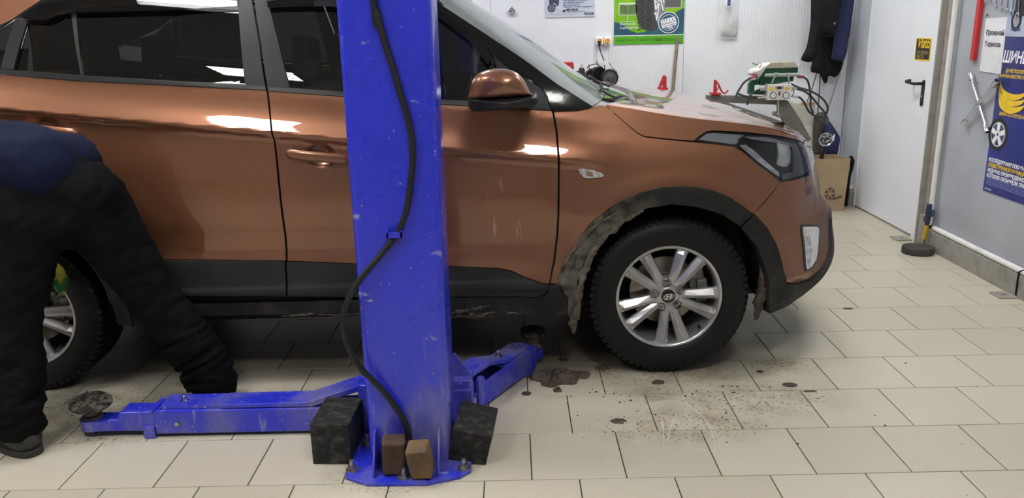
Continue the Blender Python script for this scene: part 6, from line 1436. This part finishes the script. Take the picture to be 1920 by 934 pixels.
# grey tubes leaning in the corner behind the jackets
STR = mat('dull_aluminium', (.40, .40, .41), .4, .7)
for (l, r, m_, lab) in (([(1607, -8), (1596, 60), (1578, 125), (1552, 205)], .007, STR, 'thin bent grey metal rod hanging in the corner right of the jackets'), ([(1536, 120), (1522, 168), (1508, 204)], .004, BLACKP, 'thin black cable hanging left of the trousers'), ([(1538, 140), (1536, 180), (1533, 214)], .004, BLACKP, 'thin black cable hanging straight below the trousers')):
    mb = MB(); mb.tube(spl(P2(l, 4.07), 6), r, 8); tag(mb.build('hanging_rod', m_, None, smooth=True), lab, 'rod')
# pale carton and dark cloth behind the machine
cz = at_y(1515, 193, 3.95); cw = at_y(1535, 240, 3.95); ct = thing('beige_carton', 'beige carton with brown tape behind the grey machine brace', 'carton', (cz[0], 3.95, 0))
cx0, cx1 = at_y(1488, 215, 3.95)[0], at_y(1527, 215, 3.95)[0]
BEI = mat('beige_carton', (.47, .45, .38), .75); mb = MB(); mb.box(cx0, cx1, 3.95, 4.10, .0, cz[2]); mb.build('carton_body', BEI, ct, bevel=.003)
mb = MB(); mb.box(cx0+.05, cx1-.002, 3.948, 3.985, cz[2]-.022, cz[2]+.002); mb.build('brown_tape', mat('brown_tape', (.36, .24, .15), .6), ct)
mb = MB(); mb.box(cx0-.002, cx1+.003, 3.947, 4.102, .0, at_y(1520, 236, 3.95)[2]); mb.build('lower_carton', mat('pale_carton', (.60, .58, .53), .7), ct)
rag = thing('dark_rag', 'crumpled dark brown cloth hanging beside the beige carton', 'cloth', at_y(1540, 290, 3.83)); cloth('rag', [(1528, 215), (1548, 212), (1555, 232), (1548, 260), (1540, 290), (1526, 290), (1524, 250)], 3.925, .022, mat('brown_rag', (.06, .055, .045), .9, bump=(60, .6)), rag, 7, amp=.010)
blu = thing('navy_bag', 'navy blue bag with white lettering behind the cardboard box', 'bag', at_y(1560, 285, 3.86)); cloth('bag_cloth', [(1549, 226), (1556, 228), (1567, 244), (1575, 258), (1573, 275), (1568, 292), (1548, 292), (1546, 255)], 3.875, .03, mat('navy_bag', (.014, .016, .085), .5), blu, 3, amp=.004)
v = at_y(1563, 264, 3.838); w__ = at_y(1566, 246, 3.838)-v; text_mesh('lettering', 'SL', .05, v, (w__[0], 0, w__[2]), (-w__[2], 0, w__[0]), WPRINT, blu, bold=.003)
# cardboard box with the tools in it
CB = mat('cardboard', (.40, .30, .185), .85, col2=(.33, .245, .15), nscale=7)
y0_ = 3.62; z_t = .43
bx0_, bx1_ = at_y(1530, 382, y0_)[0]-.04, at_y(1582, 384, y0_)[0]
tx0, tx1 = bx0_-.01, at_y(1594, 296, y0_)[0]
box = thing('cardboard_box', 'open brown cardboard box with printed wheel drawing beside the white door', 'box', ((bx0_+bx1_)/2, y0_+.12, 0))
zt2 = at_y(1590, 297, y0_)[2]; dpt = .18
def wallq(p, vec, nm):
    mb = MB(); mb.prism(p, vec); return mb.build(nm, CB, box)
fr_ = wallq([(bx0_, y0_, 0), (bx1_, y0_, 0), (tx1, y0_-.01, zt2), (tx0, y0_-.01, zt2)], (0, .006, 0), 'box_side')
wallq([(bx0_, y0_+dpt, 0), (bx1_-.01, y0_+dpt, 0), (tx1-.03, y0_+dpt+.01, zt2), (tx0, y0_+dpt+.01, zt2)], (0, .006, 0), 'box_side')
wallq([(bx1_, y0_+.006, 0), (bx1_-.01, y0_+dpt, 0), (tx1-.03, y0_+dpt+.01, zt2), (tx1, y0_-.004, zt2)], (-.006, 0, 0), 'box_side')
wallq([(bx0_, y0_+.006, 0), (bx0_, y0_+dpt, 0), (tx0, y0_+dpt+.01, zt2), (tx0, y0_-.004, zt2)], (.006, 0, 0), 'box_side')
mb = MB(); mb.box(bx0_+.006, bx1_-.012, y0_+.006, y0_+dpt, .002, .010); mb.build('box_bottom', CB, box)
PR = mat('brown_print', (.10, .065, .045), .8)
yq = lambda z: y0_-.01*z/zt2-.0012
c = at_y(1556, 363, y0_-.002); n = 30; mb = MB()
for k in range(6):
    a0, a1 = 2*PI*k/6+.3, 2*PI*(k+.62)/6+.3; ring = [(c[0]+.034*math.cos(a), yq(c[2]), c[2]+.040*math.sin(a)) for a in np.linspace(a0, a1, 6)]+[(c[0]+.013*math.cos(a), yq(c[2]), c[2]+.015*math.sin(a)) for a in np.linspace(a1, a0, 4)]; mb.add(ring, [tuple(range(len(ring)))])
mb.grid([[(c[0]+r*math.cos(2*PI*j/n), yq(c[2]), c[2]+r*1.18*math.sin(2*PI*j/n)) for j in range(n)] for r in (.039, .034)], True); mb.build('printed_wheel', PR, box, recalc=False)
for l, t_w in (([(1561, 373), (1578, 368)], .010), ([(1548, 350), (1560, 343), (1575, 340), (1587, 336)], .0012), ([(1560, 338), (1587, 337)], .0012), ([(1575, 352), (1575, 340)], .0012)):
    mb = MB(); mb.tube([at_y(a, b, y0_-.004) for a, b in l], t_w, 4); mb.v = [(x, min(max(y, y0_-.0105), y0_-.004), z) for x, y, z in mb.v]; mb.build('printed_line', PR, box)
# things in the box
ch = thing('chrome_gauge', 'round chrome toothed gauge on a black stem standing in the cardboard box', 'gauge', at_y(1540, 296, 3.70)); c = at_y(1549, 262, 3.70); mb = MB(); n = 30
mb.grid([[(c[0]+r*math.cos(2*PI*j/n), 3.70+d_, c[2]+r*math.sin(2*PI*j/n)) for j in range(n)] for r, d_ in ((.040, .006), (.046, 0), (.046, .012), (.040, .012))], True); mb.build('toothed_ring', CHROME, ch, smooth=False)
for k in range(20):
    a = 2*PI*k/20; mb = MB(); mb.cyl((c[0]+.048*math.cos(a), 3.699, c[2]+.048*math.sin(a)), (c[0]+.048*math.cos(a), 3.712, c[2]+.048*math.sin(a)), .0045, n=6); mb.build('tooth', CHROME, ch)
mb = MB(); mb.lathe([(.001, .004), (.04, .006), (.04, .012)], (c[0], 3.70, c[2]), (0, 1, 0), 24); mb.build('face', mat('gauge_dark', (.05, .05, .06), .3, .6, col2=(.5, .5, .5), nscale=70, nlo=.5, nhi=.6), ch)
mb = MB(); mb.tube([at_y(1547, 274, 3.71), at_y(1541, 292, 3.71), (at_y(1537, 300, 3.71)[0], 3.71, .012)], .014, 10); mb.build('stem', BLACKP, ch, smooth=True)
bo = at_y(1597, 300, 3.68); mb = MB(); mb.tube(spl([at_y(1595, 294, 3.66), at_y(1599, 300, 3.69), at_y(1597, 314, 3.72), at_y(1592, 330, 3.74)], 4), [.018, .022, .016, .010, ]+[.012]*9, 8) if False else mb.tube([at_y(1595, 294, 3.70), at_y(1598, 302, 3.71), at_y(1597, 314, 3.73), at_y(1593, 330, 3.74), (at_y(1593, 330, 3.74)[0], 3.76, .005)], [.014, .018, .014, .010, .012], 8)
tag(mb.build('umbrella_roll', BLACKM, None, smooth=True), 'rolled black sleeve standing between the cardboard box and the wall', 'roll')

# ================================================================ right wall things
XW = XR-.002
def fy(a, b): return at_x(a, b, XW)
mb = MB(); a_, b_2 = fy(1834, 0), fy(1828, 113); mb.box(XW-.022, XW, b_2[1]-.017, b_2[1]+.017, b_2[2], 1.80); rd_ = mb.build('red_level', RED, None, bevel=.002); tag(rd_, 'long red level bar hanging on the grey wall', 'level')
# sheet of paper
pp0, pp1 = fy(1850, 35), fy(1878, 137); py0, py1 = 2.090, 2.290
ppr = thing('paper_notice', 'white paper notice with black lettering on the grey wall', 'notice', (XW, 2.19, 1.098)); mb = MB(); mb.add([(XW-.0025, 2.292, 1.377), (XW-.0025, 2.093, 1.385), (XW-.0025, 2.086, 1.092), (XW-.0025, 2.289, 1.098)], [(0, 1, 2, 3)]); mb.prism([(XW-.002, 2.292, 1.377), (XW-.002, 2.093, 1.385), (XW-.002, 2.086, 1.092), (XW-.002, 2.289, 1.098)], (.002, 0, 0)); mb.build('sheet', PAPER, ppr)
text_mesh('lettering', 'Прокачай', .036, (XW-.0032, 2.272, 1.292), XD, ZD, INK, ppr, bold=.0008); text_mesh('lettering', 'Тормоза', .036, (XW-.0032, 2.272, 1.232), XD, ZD, INK, ppr, bold=.0008)
mb = MB(); mb.tube([(XW-.003, 2.300, 1.385), (XW-.006, 2.280, 1.402), (XW-.004, 2.272, 1.394)], .002, 6); mb.build('pin', BLACKM, ppr)
# blue poster
NVP = mat('poster_navy', (.010, .014, .13), .35, coat=.3, col2=(.016, .028, .24), nscale=2.2, nlo=.35, nhi=.65)
yL, yR, zT, zB = 2.105, 1.45, 1.285, .463
bp_ = thing('navy_poster', 'navy blue tyre poster with bananas and a wheel on the grey wall', 'poster', (XW, (yL+yR)/2, zB))
mb = MB(); mb.box(XW-.0015, XW+.0015, yR, yL, zB, zT); mb.build('sheet', NVP, bp_)
def xt(s_, size, y, z, m, bold=.001, shear=.18, lay=.002, sq=.9): text_mesh('lettering', s_, size, (XW-lay, y, z), XD, ZD, m, bp_, bold=bold, shear=shear, squeeze=sq)
xt('ШИНЫ НЕ', .078, 2.088, fy(1895, 117)[2], WPRINT, .0025)
xt('ДАЖЕ ПОСПЕВШИЕ', .024, 2.045, fy(1905, 137)[2], YELLOW, .0008); xt('БАНАНЫ БЫСТРО ПОРТЯТСЯ', .024, 2.095, fy(1900, 147)[2], YELLOW, .0008)
xt('ШИНЫ ОСТАЮТСЯ НОВЫМИ', .023, 2.05, fy(1905, 221)[2], YELLOW, .0008)
zz0 = fy(1860, 303)[2]
for k, (s_, m_) in enumerate((('ИССЛЕДОВАНИЯ ПОКАЗЫВАЮТ:', WPRINT), ('СУЩЕСТВЕННОЙ РАЗНИЦЫ В', YELLOW), ('НЕДАВНО ПРОИЗВЕДЕННОЙ ШИНОЙ', WPRINT), ('КОТОРУЮ ПРОИЗВЕЛИ ТРИ ГОДА', WPRINT))): xt(s_, .027, 2.088, zz0-.0285*k, m_, .0012)
for k in range(5):
    mb = MB(); z = fy(1856, 331)[2]-.0105*k; mb.box(XW-.0021, XW-.0014, yR+.02, 2.088, z-.0018, z+.0018); mb.build('print_small_text', mat('print_pale_blue', (.20, .23, .45), .5) if k == 0 else bpy.data.materials['print_pale_blue'], bp_)
xt('www.tyres.com', .011, 2.088, zB+.014, WPRINT, .0004)
# bananas: three curved fingers
BAN = mat('print_banana', (.72, .46, .015), .4, col2=(.82, .60, .03), nscale=20)
for k in range(3):
    dz_ = -.033*k; w_b = (.034, .032, .036)[k]; pts = [(2.075+.002*k, 1.058+dz_*.5), (2.066, 1.030+dz_), (2.045, 1.005+dz_), (2.00, .988+dz_), (1.94, .984+dz_), (1.88, .996+dz_), (1.845, 1.014+dz_)]
    P_ = spl(pts, 4); mb = MB(); up_, lo2 = [], []
    for i, p in enumerate(P_):
        t = i/(len(P_)-1); hw = w_b*.5*math.sin(PI*min(1, max(.05, t*.92+.05)))**.6; up_.append((XW-.0026-.0007*k, p[0], p[1]+hw)); lo2.append((XW-.0026-.0007*k, p[0], p[1]-hw))
    mb.grid([up_, lo2]); mb.build('print_banana', BAN, bp_, recalc=False)
cw_ = (2.035, fy(1893, 257)[2]); n = 36
def disc(r, lay, m, nm):
    mb = MB(); mb.add([(XW-lay, cw_[0]-r*math.cos(2*PI*j/n), cw_[1]+r*math.sin(2*PI*j/n)) for j in range(n)], [tuple(range(n))]); return mb.build(nm, m, bp_, recalc=False)
disc(.088, .0022, INK, 'print_tyre'); disc(.066, .0028, mat('print_wheel_silver', (.50, .52, .60), .4), 'print_wheel'); disc(.058, .0034, mat('print_wheel_dark', (.05, .06, .14), .4), 'print_wheel')
for k in range(5):
    a = PI/2+2*PI*k/5; d = np.array([math.cos(a), math.sin(a)]); nn = np.array([-d[1], d[0]]); P_ = [d*.008+nn*.010, d*.060+nn*.015, d*.060-nn*.015, d*.008-nn*.010]
    mb = MB(); mb.add([(XW-.0040, cw_[0]-p[0], cw_[1]+p[1]) for p in P_], [(0, 1, 2, 3)]); mb.build('print_spoke', WPRINT, bp_, recalc=False)
# pale poster above
pu = thing('tyre_chart', 'pale blue tyre poster above the navy poster on the grey wall', 'poster', (XW, 1.78, zT)); mb = MB(); mb.box(XW-.003, XW-.0005, 1.45, 2.095, zT+.003, 1.90); mb.build('sheet', mat('poster_sky', (.42, .48, .60), .4, col2=(.35, .42, .56), nscale=3), pu)
def pdisc(y, z, r, lay, m, nm):
    mb = MB(); mb.add([(XW-lay, y-r*.8*math.cos(2*PI*j/n), z+r*math.sin(2*PI*j/n)) for j in range(n)], [tuple(range(n))]); mb.build(nm, m, pu, recalc=False)
z_ = fy(1905, 38)[2]; pdisc(2.01, z_, .055, .0038, INK, 'print_tyre'); pdisc(2.01, z_, .034, .0044, mat('print_hub', (.3, .32, .38), .5), 'print_hub'); mb = MB(); mb.box(XW-.0040, XW-.0032, 1.93, 2.035, z_+.02, 1.9); mb.build('print_tyre_side', INK, pu)
text_mesh('lettering', 'MICHELIN', .018, (XW-.004, 2.045, fy(1898, 57)[2]), XD, ZD, BL, pu, bold=.0008)
# row of spanners on the wall
for k in range(7):
    a = 1851+k*10.2; b = 3+k*4.2; p = fy(a, b); s_ = 1-.0*k
    sp_ = thing('spanner', ['smallest', 'second smallest', 'third smallest', 'middle', 'third largest', 'second largest', 'largest'][k]+' chrome spanner in the row hung above the paper notice', 'spanner', (p[0]-.01, p[1], p[2]), 0, 'spanners hung in a row'); r = .0095+.0011*k
    mb = MB(); mb.tube([(XW-.010, p[1], p[2]+r*.8), (XW-.010, p[1]+.02, p[2]+.16+.012*k)], [.0045, .0045], 8); mb.build('shank', CHROME, sp_, smooth=True)
    mb = MB(); ring = [(XW-.014, p[1]+r*math.cos(t), p[2]+r*math.sin(t)) for t in np.linspace(math.radians(-60), math.radians(240), 14)]; rin = [(XW-.014, p[1]+r*.5*math.cos(t), p[2]+r*.5*math.sin(t)) for t in np.linspace(math.radians(240), math.radians(-60), 14)]; mb.prism(ring+rin, (.008, 0, 0)); mb.build('jaw', CHROME, sp_, bevel=.001, seg=1)
    mb = MB(); mb.cyl((XW-.016, p[1]+.02, p[2]+.165+.012*k), (XW+.001, p[1]+.02, p[2]+.165+.012*k), .004, n=8); mb.build('nail', ZINC, sp_)
# lug wrench cross
lw = thing('lug_wrench', 'chrome four-way lug wrench hung on the grey wall below the notice', 'wrench', fy(1837, 193)-np.array([.02, 0, .14])); XQ = XW-.020
def fq(a, b): return at_x(a, b, XQ)
for (p, r) in ((((1819, 139), (1851, 248)), 0), (((1871, 151), (1806, 233)), 1)):
    A_, B_ = fq(*p[0]), fq(*p[1])
    if r: A_ = A_+[-.004, 0, 0]; B_ = B_+[-.004, 0, 0]
    mb = MB(); mb.cyl(A_, B_, .0085, n=12); mb.build('bar', CHROME, lw, smooth=True)
    for E_, O_, m_ in ((A_, B_, CHROME if not r else BLACKP), (B_, A_, CHROME)):
        d = (O_-E_)/np.linalg.norm(O_-E_); mb = MB(); mb.tube([E_, E_+d*.035, E_+d*.05], [.0155, .0155, .009], 14); sk = mb.build('socket_end', CHROME, lw, smooth=True, ang=40); mb = MB(); mb.cyl(E_-d*.0006, E_+d*.002, .0105, n=6); mb.build('hex_recess', BLACKM, sk)
c = fq(1837, 193); mb = MB(); mb.lathe([(.001, -.012), (.013, -.010), (.016, 0), (.013, .012), (.001, .013)], c, (1, 0, 0), 14); mb.build('hub', CHROME, lw, smooth=True)
for (a, b) in ((1827, 153), (1865, 162)):
    p = fq(a, b); mb = MB(); mb.cyl(p+[-.012, -.012, -.006], p+[.021, -.012, -.006], .003, n=8); mb.build('nail', ZINC, lw)
# rubber disc with the tool leaning in the corner
c = at_z(1735.5, 473, 0); c[0] = min(c[0], XR-.037-.092); c = np.array([XR-.135, 2.475, 0])
mb = MB(); mb.lathe([(.001, 0), (.086, 0), (.091, .004), (.091, .036), (.087, .041), (.001, .042)], c, (0, 0, 1), 44); tag(mb.build('rubber_disc', mat('dusty_rubber', (.028, .026, .025), .8, col2=(.05, .046, .042), nscale=9, bump=(80, .4)), None, smooth=True, ang=40), 'thick round black rubber disc lying on the floor at the steel post', 'disc')
tl = thing('chisel', 'chisel with navy grip and yellow band standing in the steel post corner', 'chisel', (XR-.05, 2.675, .10))
def tq(a, b): return at_x(a, b, XR-.058)
A_, m1, m2, B_ = tq(1732, 445), tq(1732.5, 449), tq(1738, 422), tq(1743, 383)
mb = MB(); mb.tube([m1, m2], .0125, 12); mb.build('yellow_band', mat('tool_yellow', (.62, .38, .02), .45), tl, smooth=True)
mb = MB(); mb.tube([m2, m2+(B_-m2)*.3, m2+(B_-m2)*.7, B_], [.0125, .016, .017, .0145], 12); mb.build('grip', mat('tool_navy', (.02, .024, .075), .5), tl, smooth=True)
mb = MB(); mb.tube([m1, (m1[0]+.004, m1[1], .0)], [.010, .008], 8); mb.build('blade', ZINC, tl, smooth=True)
cb2 = thing('blue_clip', 'small blue clip with black cord on the white pipe', 'clip', tq(1752, 415)); p = at_x(1752, 405, XR-.05)
mb = MB(); mb.lathe([(.0165, -.022), (.021, -.018), (.022, .018), (.0165, .022)], (XR-.03, 2.575, p[2]), (0, 0, 1), 18); mb.build('clip_band', mat('clip_blue', (.03, .13, .25), .4), cb2, smooth=True)
mb = MB(); mb.prism([(XR-.05, 2.57, p[2]+.02), (XR-.055, 2.555, p[2]+.045), (XR-.053, 2.55, p[2]-.01)], (.012, .01, 0)); mb.build('clip_tab', bpy.data.materials['clip_blue'], cb2)
mb = MB(); mb.tube(spl([(XR-.05, 2.58, p[2]-.005), (XR-.055, 2.60, p[2]-.05), (XR-.05, 2.55, p[2]-.09), (XR-.045, 2.60, p[2]-.11)], 5), .003, 6); mb.build('cord_end', BLACKP, cb2, smooth=True)
